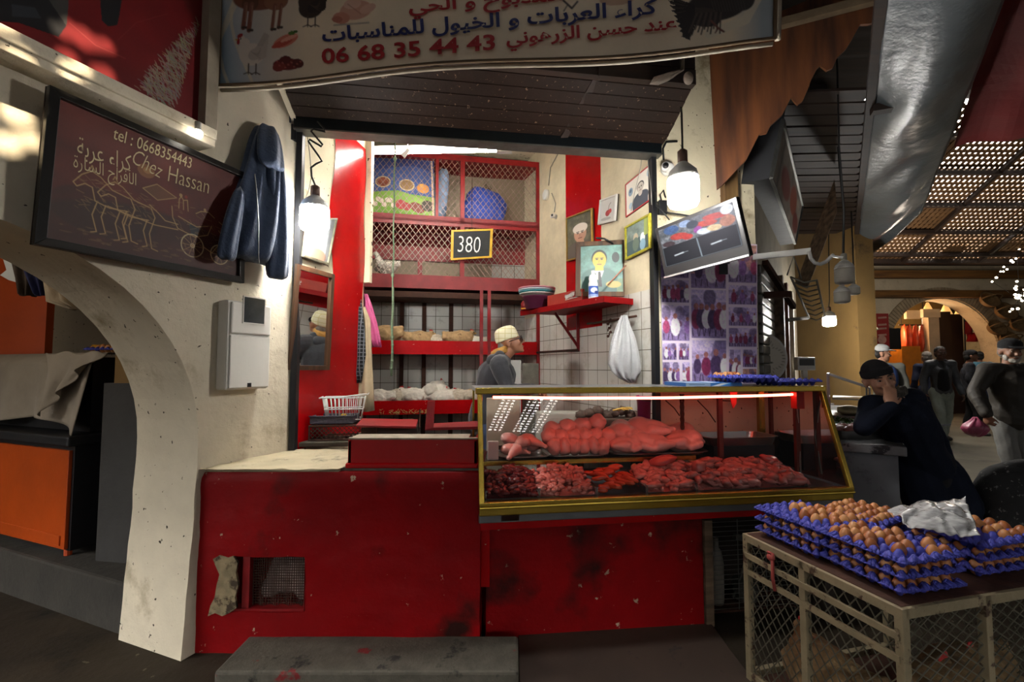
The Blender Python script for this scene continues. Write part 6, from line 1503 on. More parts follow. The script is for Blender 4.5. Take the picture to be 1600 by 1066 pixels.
def eggs(M4, cells, label, group, tall=1):
    for i, j in cells:
        o = link('egg', rge.choice(EGGS)); s = rge.uniform(.96, 1.1)
        o.matrix_basis = M4 @ Matrix.Translation(((i - 2.5) * .048 + rge.uniform(-.002, .002), (j - 2) * .048 + rge.uniform(-.002, .002), .0005 + .0035)) @ Matrix.Rotation(rge.uniform(0, 6), 4, 'Z') @ Matrix.Rotation(rge.uniform(0, .22), 4, 'X') @ Matrix.Diagonal((s, s, s, 1))
        tag(o, label, 'egg', group)
# wire poultry crate under the trays: K1 far corner, K2 near corner
CH = .62; K1, K2, K3 = onz(1184, 840, CH), onz(1408, 949, CH), onz(1600, 917, CH)
FE = frame((K2.x, K2.y), (K3 - K2))                  # X to the right, Y away
CW, CD = .80, .66
t = thing('poultry_crate', 'rusty cream-painted steel mesh crate carrying the stacked egg trays', 'crate', m=FE @ Matrix.Translation((CW / 2, CD / 2, GZ)))
E0 = Matrix.Translation((-CW / 2, -CD / 2, -GZ))
CREAMM = mat('chipped_cream_metal', S('#85795f'), .6, .1, .2, 10, .35, 50, (S('#3f2a1c'), .57, 16, .06))
for x, y in ((0, 0), (CW, 0), (0, CD), (CW, CD), (.36, 0), (0, .36)):
    b = MB(); b.box(x - .014, y - .014, GZ, x + .014, y + .014, CH); part('post', b, CREAMM, t, E0, bevel=.002)
for z in (GZ + .04, CH - .016):
    b = MB()
    for a, c in (((0, 0, z), (CW, 0, z)), ((CW, 0, z), (CW, CD, z)), ((CW, CD, z), (0, CD, z)), ((0, CD, z), (0, 0, z))): b.beam(a, c, .028, .032)
    part('rail', b, CREAMM, t, E0, bevel=.002)
for z in (CH - .09, CH - .16):
    b = MB(); b.beam((-.012, 0, z), (-.012, CD, z), .012, .022); part('side_slat', b, CREAMM, t, E0)
WIRE = mat('crate_wire', S('#5d5a4c'), .6, .5, .3, 20, .2)
b = MB(); b.diamonds((0, 0, GZ + .04), (1, 0, 0), (0, 0, 1), CW, CH - .06 - GZ, .030, .019, .0035); part('front_mesh', b, WIRE, t, E0)
b = MB(); b.diamonds((0, 0, GZ + .04), (0, 1, 0), (0, 0, 1), CD, CH - .06 - GZ, .022, .03, .0035); part('side_mesh', b, WIRE, t, E0)
b = MB(); b.diamonds((CW, 0, GZ + .04), (0, 1, 0), (0, 0, 1), CD, CH - .06 - GZ, .022, .03, .0035); part('side_mesh', b, WIRE, t, E0)
b = MB(); b.box(0, 0, CH - .002, CW, CD, CH + .002); part('lid_sheet', b, RUST, t, E0)
b = MB(); b.box(.01, .01, GZ + .02, CW - .01, CD - .01, GZ + .03); part('floor_sheet', b, RUST, t, E0)
b = MB(); b.tube([(-.02, .50, CH - .05), (-.025, .51, CH - .02), (-.024, .49, CH - .02), (-.026, .49, CH - .12), (-.022, .485, CH - .17)], .007, 6); b.ell((-.024, .5, CH - .04), (.012, .02, .014)); o = part('red_tie', b, mat('red_ribbon', S('#8f3a34'), .8, 0, .2, 20, .3), t, E0, smooth=True); o['label'] = 'knotted red ribbon'
LH = mat('brown_feathers', S('#7a6242'), .9, 0, .35, 20, .7, 50, (S('#b39d72'), .55, 9, .12))
for k, (x, y, rz, lb) in enumerate(((.14, .42, 1.2, 'brown hen at the case end inside the steel crate'), (.16, .20, 4.6, 'brown hen crouching behind the near side mesh of the steel crate'), (.45, .16, .3, 'brown hen behind the front mesh of the steel crate'), (.64, .22, 3.3, 'brown hen behind the middle post of the steel crate'))):
    h = hen(LH, True, lb, FE @ Matrix.Translation((x, y, GZ + .03)) @ Matrix.Rotation(rz, 4, 'Z') @ Matrix.Scale(1.15 if k < 2 else 1.3, 4), 'brown hens in the steel crate')
TZ0 = CH + .003; PI_T = .046; ang = 0.0
def stack(x, y, rz, n, label, full, rows):
    """n trays; the top one carries the listed cells, the others show eggs round their edges"""
    names = {1: ['only'], 2: ['lower', 'topmost'], 3: ['bottom', 'middle', 'topmost']}[n]
    for k in range(n):
        M4 = FE @ Matrix.Translation((x, y, TZ0 + k * PI_T)) @ Matrix.Rotation(rz + .03 * (k - 1), 4, 'Z')
        egg_tray('%s blue egg tray of the stack %s' % (names[k], label), M4, 'blue egg trays on the crate')
        if k == n - 1: eggs(M4, full, 'brown egg in the topmost tray of the stack ' + label, 'eggs on top of the stack ' + label)
        else: eggs(M4 @ Matrix.Translation((.008, -.008 if rz > 1 else .008, -.005)), [(i, j) for i in range(6) for j in range(5) if (i == 0 or (j == 4 if rz > 1 else j == 0))], 'brown egg in the %s tray of the stack %s' % (names[k], label), 'eggs between the trays of the stack ' + label)
ALL = [(i, j) for i in range(6) for j in range(5)]
A1 = [(i, j) for i, j in ALL if i < 4 and j < 4 and (i, j) not in ((3, 3), (0, 3))] + [(4, 1), (4, 2)]
A2 = [(i, j) for i, j in ALL if (i > 2 and j > 0) or (i == 2 and j in (1, 2, 4)) or (i == 1 and j in (0, 2, 3)) or (i == 0 and j in (1, 0)) or (i, j) in ((3, 0),)]
stack(.165, .485, PI / 2 + .03, 3, 'next to the glass case', A1, 0)
stack(.175, .172, PI / 2 - .02, 3, 'at the near crate corner', A2, 0)
stack(.54, .56, .25, 2, 'on the far side of the crate', ALL, 0)
stack(.62, .19, .02, 3, 'under the clear plastic bag', [(i, j) for i, j in ALL if j > 2 or i > 2], 0)
PF = clear('clear_bag', (.95, .93, .95), 1.5, .22, 1.45, .5)
b = MB(); q = [V(onz(1388, 800, .83)), V(onz(1510, 780, .83)), V(onz(1530, 835, .80)), V(onz(1415, 822, .81))]
cs = [at(1386, 797, 1.88), at(1508, 779, 1.93), at(1531, 843, 1.66), at(1420, 826, 1.70)]
f = lerp4(*cs)
def crumple(u, v):
    p = f(u, v); n_ = abs(noise.noise(V((u * 3.2, v * 2.6, 0)))) - .5 * abs(noise.noise(V((u * 6, v * 5 + u * 3, 4)))); return p + V((.008 * n_, .012 * noise.noise(V((u * 4, v * 4, 9))), .028 * n_ + .03 * math.sin(PI * u) * math.sin(PI * v)))
b.grid(crumple, 44, 30); o = solo('clear_plastic_bag', 'crumpled clear plastic bag thrown over the eggs on the crate', 'plastic bag', b, PF, smooth=True, norm=False)
sd = o.modifiers.new('thick', 'SOLIDIFY'); sd.thickness = .002
# tray of eggs on the glass case
x0 = onf(FC, 1222, 600, .46).x
M4 = FC @ Matrix.Translation((x0 - .0, .44, TZ + .001)) @ Matrix.Rotation(.05, 4, 'Z')
egg_tray('blue egg tray lying on top of the glass case', M4, None)
M5 = FC @ Matrix.Translation((x0 - .30, .44, TZ + .025)) @ Matrix.Rotation(-.04, 4, 'Z')
egg_tray('second blue egg tray on the case, resting on the blue carton', M5, None)
eggs(M5, [(i, j) for i in (0, 1, 2) for j in (2, 3, 4)], 'pale brown egg in the tray resting on the blue carton', 'eggs on the glass case')

# ------------------------------------------------------------------ wire rack in the niche under the case
fn = frame((1.10, 2.59), (1, .144))
t = thing('wire_rack', 'wire rack of cleaning things in the niche under the glass case', 'rack', m=fn)
b = MB()
for k in range(19): b.beam((0, .01, .05 + .026 * k), (.50, .01, .05 + .026 * k), .003, .003)
for x in (0, .16, .33, .5): b.beam((x, .012, .04), (x, .012, .53), .004, .004)
for k in range(19): b.beam((0, .01, .05 + .026 * k), (0, .2, .05 + .026 * k), .003, .003)
for x, y in ((0, .2), (.5, .2)): b.beam((x, y, GZ), (x, y, .53), .006, .006)
for x in (0, .5): b.beam((x, .012, GZ), (x, .012, .05), .006, .006)
obj('wires', b, DULLSTEEL, t)
b = MB(); b.box(0, .0, .035, .5, .2, .04); obj('base', b, RUST, t)
b = MB(); b.X = fn; b.lathe([(0, .0), (.035, .0), (.04, .02), (.042, .22), (.03, .29), (.016, .31), (.016, .36), (0, .362)], (.075, .09, .041), 16); b.X = None
solo('grey_bottle', 'tall grey bottle in the wire rack under the case', 'bottle', b, mat('grey_bottle', S('#6d685e'), .5, 0, .15, 8, .1), smooth=True)
b = MB(); b.X = fn; b.beam((.18, .1, .06), (.33, .12, .36), .01, .01); b.beam((.2, .1, .40), (.38, .11, .36), .03, .03); b.lathe([(.06, 0), (.075, .1)], (.26, .10, .05), 14); b.X = None
solo('bent_pipework', 'dark bent pipework behind the wires under the case', 'pipework', b, DULLSTEEL)

# ------------------------------------------------------------------ on the pillar: photo collage, monitor, bracket
def collage():
    cs = onwall_rect(FP, [(1028, 378), (1183, 386), (1183, 600), (1028, 602)], -.008)
    cs[0].z = cs[1].z = 2.27; cs[2].z = cs[3].z = 1.245; cs[0].x = cs[3].x = max(.045, cs[0].x); mid = (V(cs[2]) + V(cs[3])) / 2
    t = thing('photo_collage', 'tall panel of purple-tinted old photos on the pillar under the monitor', 'photo panel', m=FP @ Matrix.Translation(mid))
    W, Hh = 170, 240; P = Pic(W, Hh, S('#c9c1cc'))
    X = lambda px: (px - 1028) / 155 * W
    Y = lambda py: (py - 381) / 220 * Hh
    rg = random.Random(2)
    def cell(x0, y0, x1, y1, k, warm=False):
        x0, y0, x1, y1 = X(x0), Y(y0), X(x1), Y(y1); w, h = x1 - x0, y1 - y0
        q = Pic(max(4, int(w)), max(4, int(h)), S('#b98f86') if warm else S('#a497b8')); q.mottle(.3, k, 6)
        q.rect(0, int(q.h * .68), q.w, q.h, S('#7a6c92')); q.rect(0, 0, q.w, int(q.h * .25), S('#b6accc' if not warm else '#a8806f'))
        for _ in range(4): q.ell(rg.uniform(0, q.w), rg.uniform(q.h * .1, q.h * .5), q.w * .18, q.h * .2, S(rg.choice(('#4b405c', '#5d4c70', '#6c6288'))), 0, .7)
        n = rg.randint(3, 6)
        for i in range(n):
            x = q.w * (i + .6 + rg.uniform(-.2, .2)) / n; c = S(rg.choice(('#d9d2dc', '#6b2142', '#8a3a5a', '#e0d8e0', '#3c2c4c', '#7a5a90'))); s_ = q.h * rg.uniform(.07, .12); q.ell(x + s_, q.h * rg.uniform(.5, .75), q.w * .12, q.h * .1, S(rg.choice(('#4a3a58', '#8d80a0', '#5d3448', '#b9a9b9'))), rg.uniform(-1, 1), .8)
            q.ell(x, q.h * .60, s_ * 1.3, s_ * 2.4, c); q.ell(x, q.h * .60 - s_ * 2.9, s_ * .6, s_ * .75, S('#8a5a54')); q.line([(x - s_, q.h * .8), (x - s_ * .8, q.h * .95)], 1.6, S('#3a2a40')); q.line([(x + s_, q.h * .8), (x + s_ * .7, q.h * .95)], 1.6, S('#3a2a40'))
        q.mottle(.3, k + 50, 3)
        P.a[int(y0):int(y0) + q.h, int(x0):int(x0) + q.w] = q.a[:max(0, Hh - int(y0)), :max(0, W - int(x0))]
    cells = [(1029, 382, 1072, 438, 1), (1029, 442, 1072, 476, 1, 0), (1029, 480, 1072, 534, 2), (1029, 537, 1051, 562, 3), (1055, 537, 1072, 562, 4), (1029, 566, 1056, 600, 5), (1060, 566, 1072, 600, 6),
             (1076, 384, 1132, 453, 7, 1), (1076, 456, 1132, 530, 8), (1076, 533, 1132, 598, 9, 0), (1136, 384, 1182, 443, 10, 1), (1136, 447, 1182, 477, 11), (1136, 481, 1182, 510, 12), (1136, 513, 1182, 542, 13), (1136, 546, 1156, 598, 14), (1159, 546, 1182, 573, 15), (1159, 576, 1182, 598, 16, 1)]
    for c in cells: cell(*c)
    P.a = np.clip(P.a * np.array((1.5, 1.38, 1.5)), 0, .86)
    b = MB(); b.poly([V(c) - mid + V((0, .0, 0)) for c in cs], (0, .007, 0)); obj('backing', b, WHITEPL, t)
    P.build('photographs', PAPER, t, lerp4(*[V(c) - mid + V((0, -.002, 0)) for c in cs]))
collage()
def monitor():
    c = [at(1023, 358, 3.0), at(1150, 307, 2.5), at(1172, 399, 2.5), at(1039, 434, 3.0)]
    ctr = sum(c, V()) / 4; t = thing('monitor', 'tilted flat monitor showing a camera view above the photo panel', 'monitor', (ctr.x, ctr.y, min(q.z for q in c)))
    n = (c[1] - c[0]).cross(c[3] - c[0]).normalized()
    if n.y > 0: n = -n
    b = MB(); b.poly(c, -n * .035); obj('case', b, BLACKP, t, world=True, bevel=.004)
    f = lerp4(*c)
    g = lambda u, v: f(.045 + .91 * u, .06 + .75 * v) + n * .0012
    P = Pic(110, 74, S('#07090c'))
    P.rect(0, 0, 110, 37, S('#5b6066')); q = Pic(110, 37, S('#63666a')); q.mottle(.5, 3, 5)
    for x, y, rx, ry, cc in ((20, 8, 12, 8, '#3f5a86'), (42, 6, 9, 6, '#8fa3c4'), (30, 24, 14, 6, '#a8362a'), (12, 32, 10, 5, '#3a2a2c'), (70, 18, 16, 5, '#b5402e'), (85, 12, 18, 5, '#a8352a'), (58, 24, 6, 6, '#8a3a8a'), (66, 30, 10, 5, '#c4ccd8'), (98, 26, 10, 9, '#a06a54'), (52, 12, 9, 7, '#2c3540'), (100, 8, 8, 8, '#c7cbd0'), (42, 30, 8, 5, '#b33026'), (80, 30, 10, 5, '#d0b48a')): q.ell(x, y, rx, ry, S(cc), .2)
    q.mottle(.25, 8, 3); P.a[0:37] = q.a
    P.line([(54, 38), (56, 72)], 1.2, S('#8a98a0')); P.line([(1, 37), (1, 72), (108, 72), (108, 37)], 1.0, S('#4c565c'))
    for x in (18, 72): P.line([(x, 56), (x + 13, 55)], 2.2, S('#b9c0c4')); P.line([(x + 14, 55), (x + 20, 55)], 1, S('#7c8488'))
    P.build('screen', colmat('screen_glow', .07, .85), t, g, world=True)
    b = MB(); b.beam(f(.0, 1.0) + n * .002, f(1.0, 1.0) + n * .002, .02, .012); obj('silver_trim', b, STEEL, t, world=True)
    w = FP @ V((.55, -.01, 1.9)); w.z = ctr.z
    b = MB(); b.beam(ctr - n * .03, ctr - n * .08, .12, .12); b.beam(ctr - n * .08, w, .04, .05); b.beam(w + V((-.03, 0, -.1)), w + V((-.03, 0, .1)), .06, .03); obj('wall_arm', b, BLACKM, t, world=True)
    b = MB(); b.tube([at(1050, 340, 3.0) + V((0, .05, 0)), at(1035, 330, 3.06), at(1026, 322, 3.1), at(1024, 300, 3.12)], .005, 6); obj('cable', b, BLACKC, t, world=True, smooth=True)
monitor()
t = thing('wall_bracket', 'white steel bracket arm with a curved hook past the pillar edge', 'bracket', at(1184, 404, 3.25))
b = MB(); b.beam(at(1176, 402, 3.27), at(1267, 392, 3.1), .012, .042); obj('arm', b, WHITEPL, t, world=True, bevel=.002)
b = MB(); b.tube([at(*q, 3.1) for q in ((1264, 393), (1267, 404), (1273, 411), (1282, 413), (1291, 409), (1298, 402), (1302, 398))], .012, 8); b.beam(at(1298, 400, 3.1), at(1318, 403, 3.05), .03, .012); obj('hook', b, WHITEPL, t, world=True, smooth=False)
lamp('unlit_bulb', 'unlit dusty white bulb hanging highest past the bracket hook', 1320, 419, 444, 3.2, [at(1319, 330, 3.2), at(1311, 230, 3.2), at(1307, 60, 3.2)], 27, 0, group='unlit bulbs by the bracket')
lamp('unlit_bulb', 'unlit dusty white bulb hanging lowest past the bracket hook', 1316, 456, 474, 3.4, [at(1316, 448, 3.4), at(1318, 330, 3.4), at(1309, 230, 3.4)], 22, 0, group='unlit bulbs by the bracket')
lamp('unlit_bulb', 'small unlit bulb hanging just beside the lowest one', 1334, 450, 461, 3.9, [at(1334, 430, 3.9), at(1330, 330, 3.9)], 17, 0, group='unlit bulbs by the bracket')
lamp('lane_lamp', 'small bright lit lamp hanging before the ochre wall', 1296, 494, 510, 5.6, [at(1296, 470, 5.6), at(1295, 400, 5.6), at(1294, 300, 5.6)], 18, 260)

# ------------------------------------------------------------------ awnings and signs over the lane
def valance():
    p0 = V((1.40, 3.06)); d = V((1, -.39)).normalized(); fr = frame((p0.x, p0.y), (d.x, d.y))
    top = [onf(fr, px, py) for px, py in ((1106, 40), (1215, 20), (1290, -12), (1382, -28))]
    bot = [(1120, 296), (1128, 290), (1131, 272), (1140, 262), (1152, 250), (1160, 234), (1166, 222), (1172, 210), (1184, 208), (1190, 196), (1208, 180), (1215, 166), (1222, 152), (1232, 164), (1240, 158), (1248, 140), (1254, 124), (1262, 108), (1268, 102), (1278, 110), (1287, 106), (1294, 90), (1308, 76), (1318, 60), (1330, 38), (1344, 37), (1356, 34), (1372, 30)]
    P_ = [(q.x, 0, q.z) for q in top] + [(lambda q: (q.x, 0, q.z))(onf(fr, px + (14 if py < 290 else 0), py)) for px, py in bot[::-1]]
    b = MB(); b.poly(P_, (0, .02, 0)); solo('wooden_valance', 'brown plank valance with a ragged lower edge beside the banner', 'valance', b, BROWNWOOD, fr=fr)
    a, c = onf(fr, 1212, 40, -.03), onf(fr, 1385, -6, -.03); b = MB(); b.beam((a.x - .1, -.03, a.z + .0), (c.x, -.03, c.z), .05, .05)
    solo('awning_pole', 'pale wooden pole along the top of the plank valance', 'pole', b, mat('pale_pole', S('#6d5c46'), .8, 0, .25, 8, .2), fr=fr)
    b = MB(); b.box(-.05, 0, 3.0, 1.6, .9, 3.05)
valance()
# end board of the pillar top, beside the valance
b = MB(); b.box(.52, -.06, 2.35, .62, -.0, 4.5); solo('pillar_post', 'rough brown upright plank at the pillar beside the valance', 'plank', b, wood('rough_plank', S('#4a3018'), S('#8a6c40'), 'Z', 2), fr=FP)
def box_sign():
    d = V((.709, 1, 0)).normalized(); side = V((-d.y, d.x, 0))
    nb, nt_ = at(1204, 278, 3.2), at(1222, 188, 3.2); fb = nb + d * ((4.95 - 3.2) / d.y); up = (nt_ - nb); ft = fb + up
    t = thing('box_sign', 'dark box sign with a faded picture face jutting over the lane', 'sign', (nb + fb) / 2)
    th = side * .36; b = MB()
    b.add([nb, fb, fb + th, nb + th, nb + up, fb + up, fb + up + th, nb + up + th], [(3, 2, 1, 0), (4, 5, 6, 7), (0, 1, 5, 4), (1, 2, 6, 5), (2, 3, 7, 6), (3, 0, 4, 7)])
    obj('box', b, mat('dark_grey_panel', S('#26272a'), .6, .1, .25, 4, .25, 14), t, world=True)
    o_ = -side * .004
    P = Pic(60, 30, S('#8f8579')); P.mottle(.4, 4, 6); P.ell(20, 16, 9, 8, S('#7d2a22')); P.ell(38, 12, 8, 9, S('#9a4a34')); P.ell(50, 20, 7, 7, S('#6e2019')); P.line([(8, 2), (8, 28)], 2, S('#55504a'))
    P.build('picture_face', SIGN, t, lerp4(nb + up * .95 + o_, fb + up * .95 + o_, fb + up * .05 + o_, nb + up * .05 + o_), world=True)
    b = MB()
    for p, q in ((nb, fb), (nb + up, fb + up), (nb, nb + up), (fb, fb + up)): b.beam(p + o_, q + o_, .022, .022)
    obj('edge_frame', b, DULLSTEEL, t, world=True)
    b = MB(); b.grid(lambda u, v: nb + th * (u * .9) + up * (.75 + .9 * v * (1 - .6 * u)) + d * (.05 + .03 * noise.noise(V((u * 6, v * 5, 0)))), 14, 14); obj('torn_tarpaulin', b, mat('dark_tarpaulin', S('#1c2529'), .5, 0, .3, 9, .5, 30), t, smooth=True, world=True)
box_sign()
d_ = V((.709, 1, 0)).normalized(); s_ = V((-d_.y, d_.x, 0))
p = at(1247, 438, 3.9); q = at(1300, 280, 3.9)
b = MB(); b.poly([at(1244, 442, 4.4), at(1262, 450, 4.2), at(1308, 330, 4.2), at(1304, 280, 4.4)], (.03, .05, 0)); solo('leaning_board', 'weathered board slanting down under the awning past the box sign', 'board', b, OLDWOOD)
def onlane(px, py, z): return onz(px, py, z)
# grey plastic awning sheet
zs = 3.22
A = [onlane(1386, -40, zs), onlane(1585, -40, zs), onlane(1441, 330, zs), onlane(1337, 408, zs)]
f = lerp4(A[0], A[1], A[2], A[3])
def sheet(u, v):
    p = f(u, v); return p + V((0, 0, -.10 * math.sin(PI * u) * (.4 + .6 * abs(math.sin(v * 7))) + .03 * noise.noise(V((u * 2, v * 8, 0))) + .004 * noise.noise(V((u * 9, v * 30, 5)))))
b = MB(); b.grid(sheet, 24, 70)
o = solo('plastic_awning', 'sagging grey plastic sheet stretched as an awning over the lane', 'awning', b, mat('grey_tarpaulin', S('#53595d'), .35, 0, .2, 3, .35, 8, dist=.03), smooth=True, norm=False)
sd = o.modifiers.new('thick', 'SOLIDIFY'); sd.thickness = .004
b = MB(); b.beam(onz(1362, 172, zs - .03), onz(1448, 158, zs - .03), .07, .05); solo('awning_batten', 'dark batten across the plastic awning', 'batten', b, DARKWOOD)
b = MB(); b.beam(onz(1380, -40, zs + .02), onz(1334, 410, zs + .02), .05, .06); solo('awning_rail', 'long dark rail along the edge of the plastic awning', 'rail', b, DARKWOOD)
b = MB()
n_ = 22
for k in range(n_):
    y0 = 3.2 + .16 * k; a0 = V((1.78 + .709 * (y0 - 3.32), y0, 0)); b.beam(a0 + V((-.1, .1, 3.35 + .006 * (k % 3))), V((onz(1380, 0, zs).x + .709 * (y0 - onz(1380, 0, zs).y), y0 - .0, 3.33)), .145, .02)
struct('ceiling_soffit', b, DARKWOOD)
b = MB(); A = [onz(1567, -20, 3.4), onz(1760, -20, 3.4), onz(1700, 196, 3.4), onz(1490, 230, 3.4)]; f2 = lerp4(*A)
b.grid(lambda u, v: f2(u, v) + V((0, 0, .02 * math.sin(u * 9) + .03 * noise.noise(V((u * 4, v * 4, 0))))), 16, 16)
o = solo('red_cloth_awning', 'dark red cloth stretched overhead beside the plastic awning', 'awning', b, mat('dark_red_cloth', S('#6e080c'), .85, 0, .15, 3, .2, 30), norm=False)
sd = o.modifiers.new('thick', 'SOLIDIFY'); sd.thickness = .003

# ------------------------------------------------------------------ neighbour's stall along the lane
b = MB(); b.box(0.02, .02, -.05, 4.2, .3, 3.4); struct('wall_lane_left', b, DIRTYP, FA)
t = thing('roller_door', 'grey slatted roller door of the next stall behind the dial scale', 'roller door', m=FA @ Matrix.Translation((.6, 0, .95)))
for k in range(16):
    b = MB(); b.box(-.5, -.02, .075 * k, .3, .018, .075 * k + .068); obj('slat', b, DULLSTEEL, t, bevel=.01)
for i, (s0, m_, lb) in enumerate(((1.0, OLDWOOD, 'grey wooden upright past the roller door'), (1.45, wood('reddish_post', S('#4a2412'), S('#7a4424'), 'Z', 3), 'reddish-brown wooden upright past the grey one'), (2.1, WHITEP, 'pale upright post nearest the ochre wall'))):
    b = MB(); b.box(s0, -.08, -.03, s0 + .12, .0, 2.2); solo('stall_post', lb, 'post', b, m_, fr=FA)
p = at(1188, 560, 3.75); t = thing('dial_scale', 'round white dial scale half hidden behind the photo panel', 'scale', (p.x, 3.75, .93))
zc = p.z - .93; Rx = Matrix.Rotation(PI / 2, 3, 'X')
b = MB(); b.lathe([(.19, -.03), (.205, 0), (.205, .03), (.185, .035)], (0, 0, zc), 40, Rx); obj('rim', b, WHITEPL, t, smooth=True)
P = Pic(60, 60, S('#b9b2a2'))
for k in range(40): a = 2 * PI * k / 40; P.line([(30 + 25 * math.cos(a), 30 + 25 * math.sin(a)), (30 + 28 * math.cos(a), 30 + 28 * math.sin(a))], .8, S('#2a2622'))
P.line([(30, 30), (42, 16)], 1.5, S('#1c1a18')); P.ell(38, 36, 6, 2, S('#55504a')); P.ell(34, 26, 5, 2, S('#55504a'))
P.build('dial', PAPER, t, lambda u, v: (lambda a, r: V((r * .186 * math.cos(a), -.036, zc + r * .186 * math.sin(a))))(math.atan2(.5 - v, u - .5), min(1, 2 * max(abs(u - .5), abs(v - .5)))))
b = MB(); b.box(-.12, -.02, 0, .12, .12, .05); b.box(-.03, .03, .04, .03, .07, zc); obj('stand', b, DULLSTEEL, t)
# marble counter
t = thing('marble_counter', 'long marble-topped stall counter where the dark-coated man leans', 'counter', m=FA @ Matrix.Translation((1.6, -.42, GZ)))
MARB = mat('black_white_marble', S('#6f7172'), .3, 0, .3, 9, .05, 30, (S('#1d1d1f'), .54, 12, .05)); MARG = mat('grey_marble_front', S('#5d6266'), .4, 0, .25, 3, .1, 20, (S('#33373a'), .58, 5, .1))
b = MB(); b.box(-1.6, -.33, .0, 1.8, .35, .86); obj('body', b, MARG, t)
b = MB(); b.box(-1.64, -.37, .86, 1.84, .37, .92); obj('counter_top', b, MARB, t, bevel=.006)
CTZ = .89
def onct(px, py, z): return FA.inverted() @ onz(px, py, z)
def sxy(px, py, z=CTZ): q = onz(px, py, z); return q
q = at(1330, 672, 3.25)
t = thing('meat_pan', 'steel pan of minced pink meat beside the leaning man', 'pan', m=frame((q.x, 3.25, CTZ + .001), (1, .1)))
b = MB(); rings = []
for k, z in ((.85, 0), (.9, 0), (1, .055), (1.06, .06), (1.0, .057), (.88, .006), (0, .006)): rings.append([(.21 * k * (1 if math.cos(a) > 0 else -1) * abs(math.cos(a)) ** .4, .14 * k * (1 if math.sin(a) > 0 else -1) * abs(math.sin(a)) ** .4, z) for a in [2 * PI * j / 32 + .01 for j in range(32)]])
b.loft(rings); obj('dish', b, STEEL, t)
b = MB()
for k in range(60): b.ell((rg.uniform(-.17, .17), rg.uniform(-.10, .10), .055 + rg.uniform(0, .02)), (.03, .024, .018), None, 8, 6)
o = solo('minced_meat', 'mound of minced pink meat in the steel pan on the marble counter', 'minced meat', b, mat('mince', S('#9a6a62'), .4, 0, .2, 30, .4, 60), smooth=True, fr=mw(t), kind='stuff')
b = MB(); rgx = random.Random(8); q = at(1315, 650, 3.75)
for k in range(260):
    a = V((rgx.gauss(0, .09), rgx.gauss(0, .06), rgx.uniform(0, .07))); d = V((rgx.uniform(-.04, .04), rgx.uniform(-.04, .04), rgx.uniform(-.01, .035))); w = V((-d.y, d.x, 0)) * .35
    b.add([a, a + d * .5 + w, a + d, a + d * .5 - w], [(0, 1, 2, 3)])
b.v = [(v[0] + q.x, v[1] + q.y, max(0, v[2]) + CTZ + .001) for v in b.v]
solo('parsley', 'heap of green parsley on the marble counter', 'parsley', b, mat('green_leaf', S('#3f641e'), .6, 0, .3, 30, .1), kind='stuff', norm=False)
q = at(1312, 620, 4.25); fr = frame((q.x - .14, 4.2, CTZ + .001), (.709, 1))
t = thing('counter_display', 'small steel-framed glass display on the marble counter', 'display case', m=fr)
b = MB(); b.box(0, -.3, 0, .6, 0, .05); obj('base', b, STEEL, t)
b = MB()
for x in (0, .6):
    for y in (-.3, 0): b.beam((x, y, 0), (x, y, .42 if y == 0 else .3), .014, .014)
for z, y in ((.42, 0), (.3, -.3), (.2, -.3), (.2, 0)): b.beam((0, y, z), (.6, y, z), .014, .014)
for x in (0, .6): b.beam((x, -.3, .3), (x, 0, .42), .014, .014)
obj('frame', b, STEEL, t)
b = MB(); b.quad((0, -.3, .05), (.6, -.3, .05), (.6, -.3, .3), (0, -.3, .3)); b.quad((0, -.3, .3), (.6, -.3, .3), (.6, 0, .42), (0, 0, .42)); b.quad((0, -.3, .05), (0, 0, .05), (0, 0, .42), (0, -.3, .3)); obj('pane', b, GLASS, t)
b = MB(); b.box(.03, -.27, .19, .57, -.03, .2); obj('shelf', b, STEEL, t)
for k in range(3):
    b = MB(); b.ell((.12 + .18 * k, -.15, .082), (.07, .09, .03), f=lambda q: 1 + .2 * noise.noise(q * 3)); solo('cheese_round', 'pale round in the counter display case', 'food', b, mat('pale_food', S('#b5a680'), .6, 0, .15, 12, .2), 'pale rounds in the counter display', smooth=True, fr=fr)
q = at(1264, 595, 4.9); t = thing('counter_scale', 'white electronic counter scale with a dark display by the ochre wall', 'scale', m=frame((q.x, 4.9, .0), (1, .2)))
b = MB(); b.box(-.12, -.1, .90, .12, .1, .98); b.box(-.03, .04, .98, .03, .08, 1.36); b.box(-.11, .02, 1.34, .11, .08, 1.48); obj('body', b, WHITEPL, t, bevel=.006)
b = MB(); b.box(-.09, .013, 1.39, .09, .02, 1.46); obj('display', b, BLACKP, t)
b = MB(); b.box(-.16, -.14, .985, .16, .03, 1.0); obj('pan', b, STEEL, t)
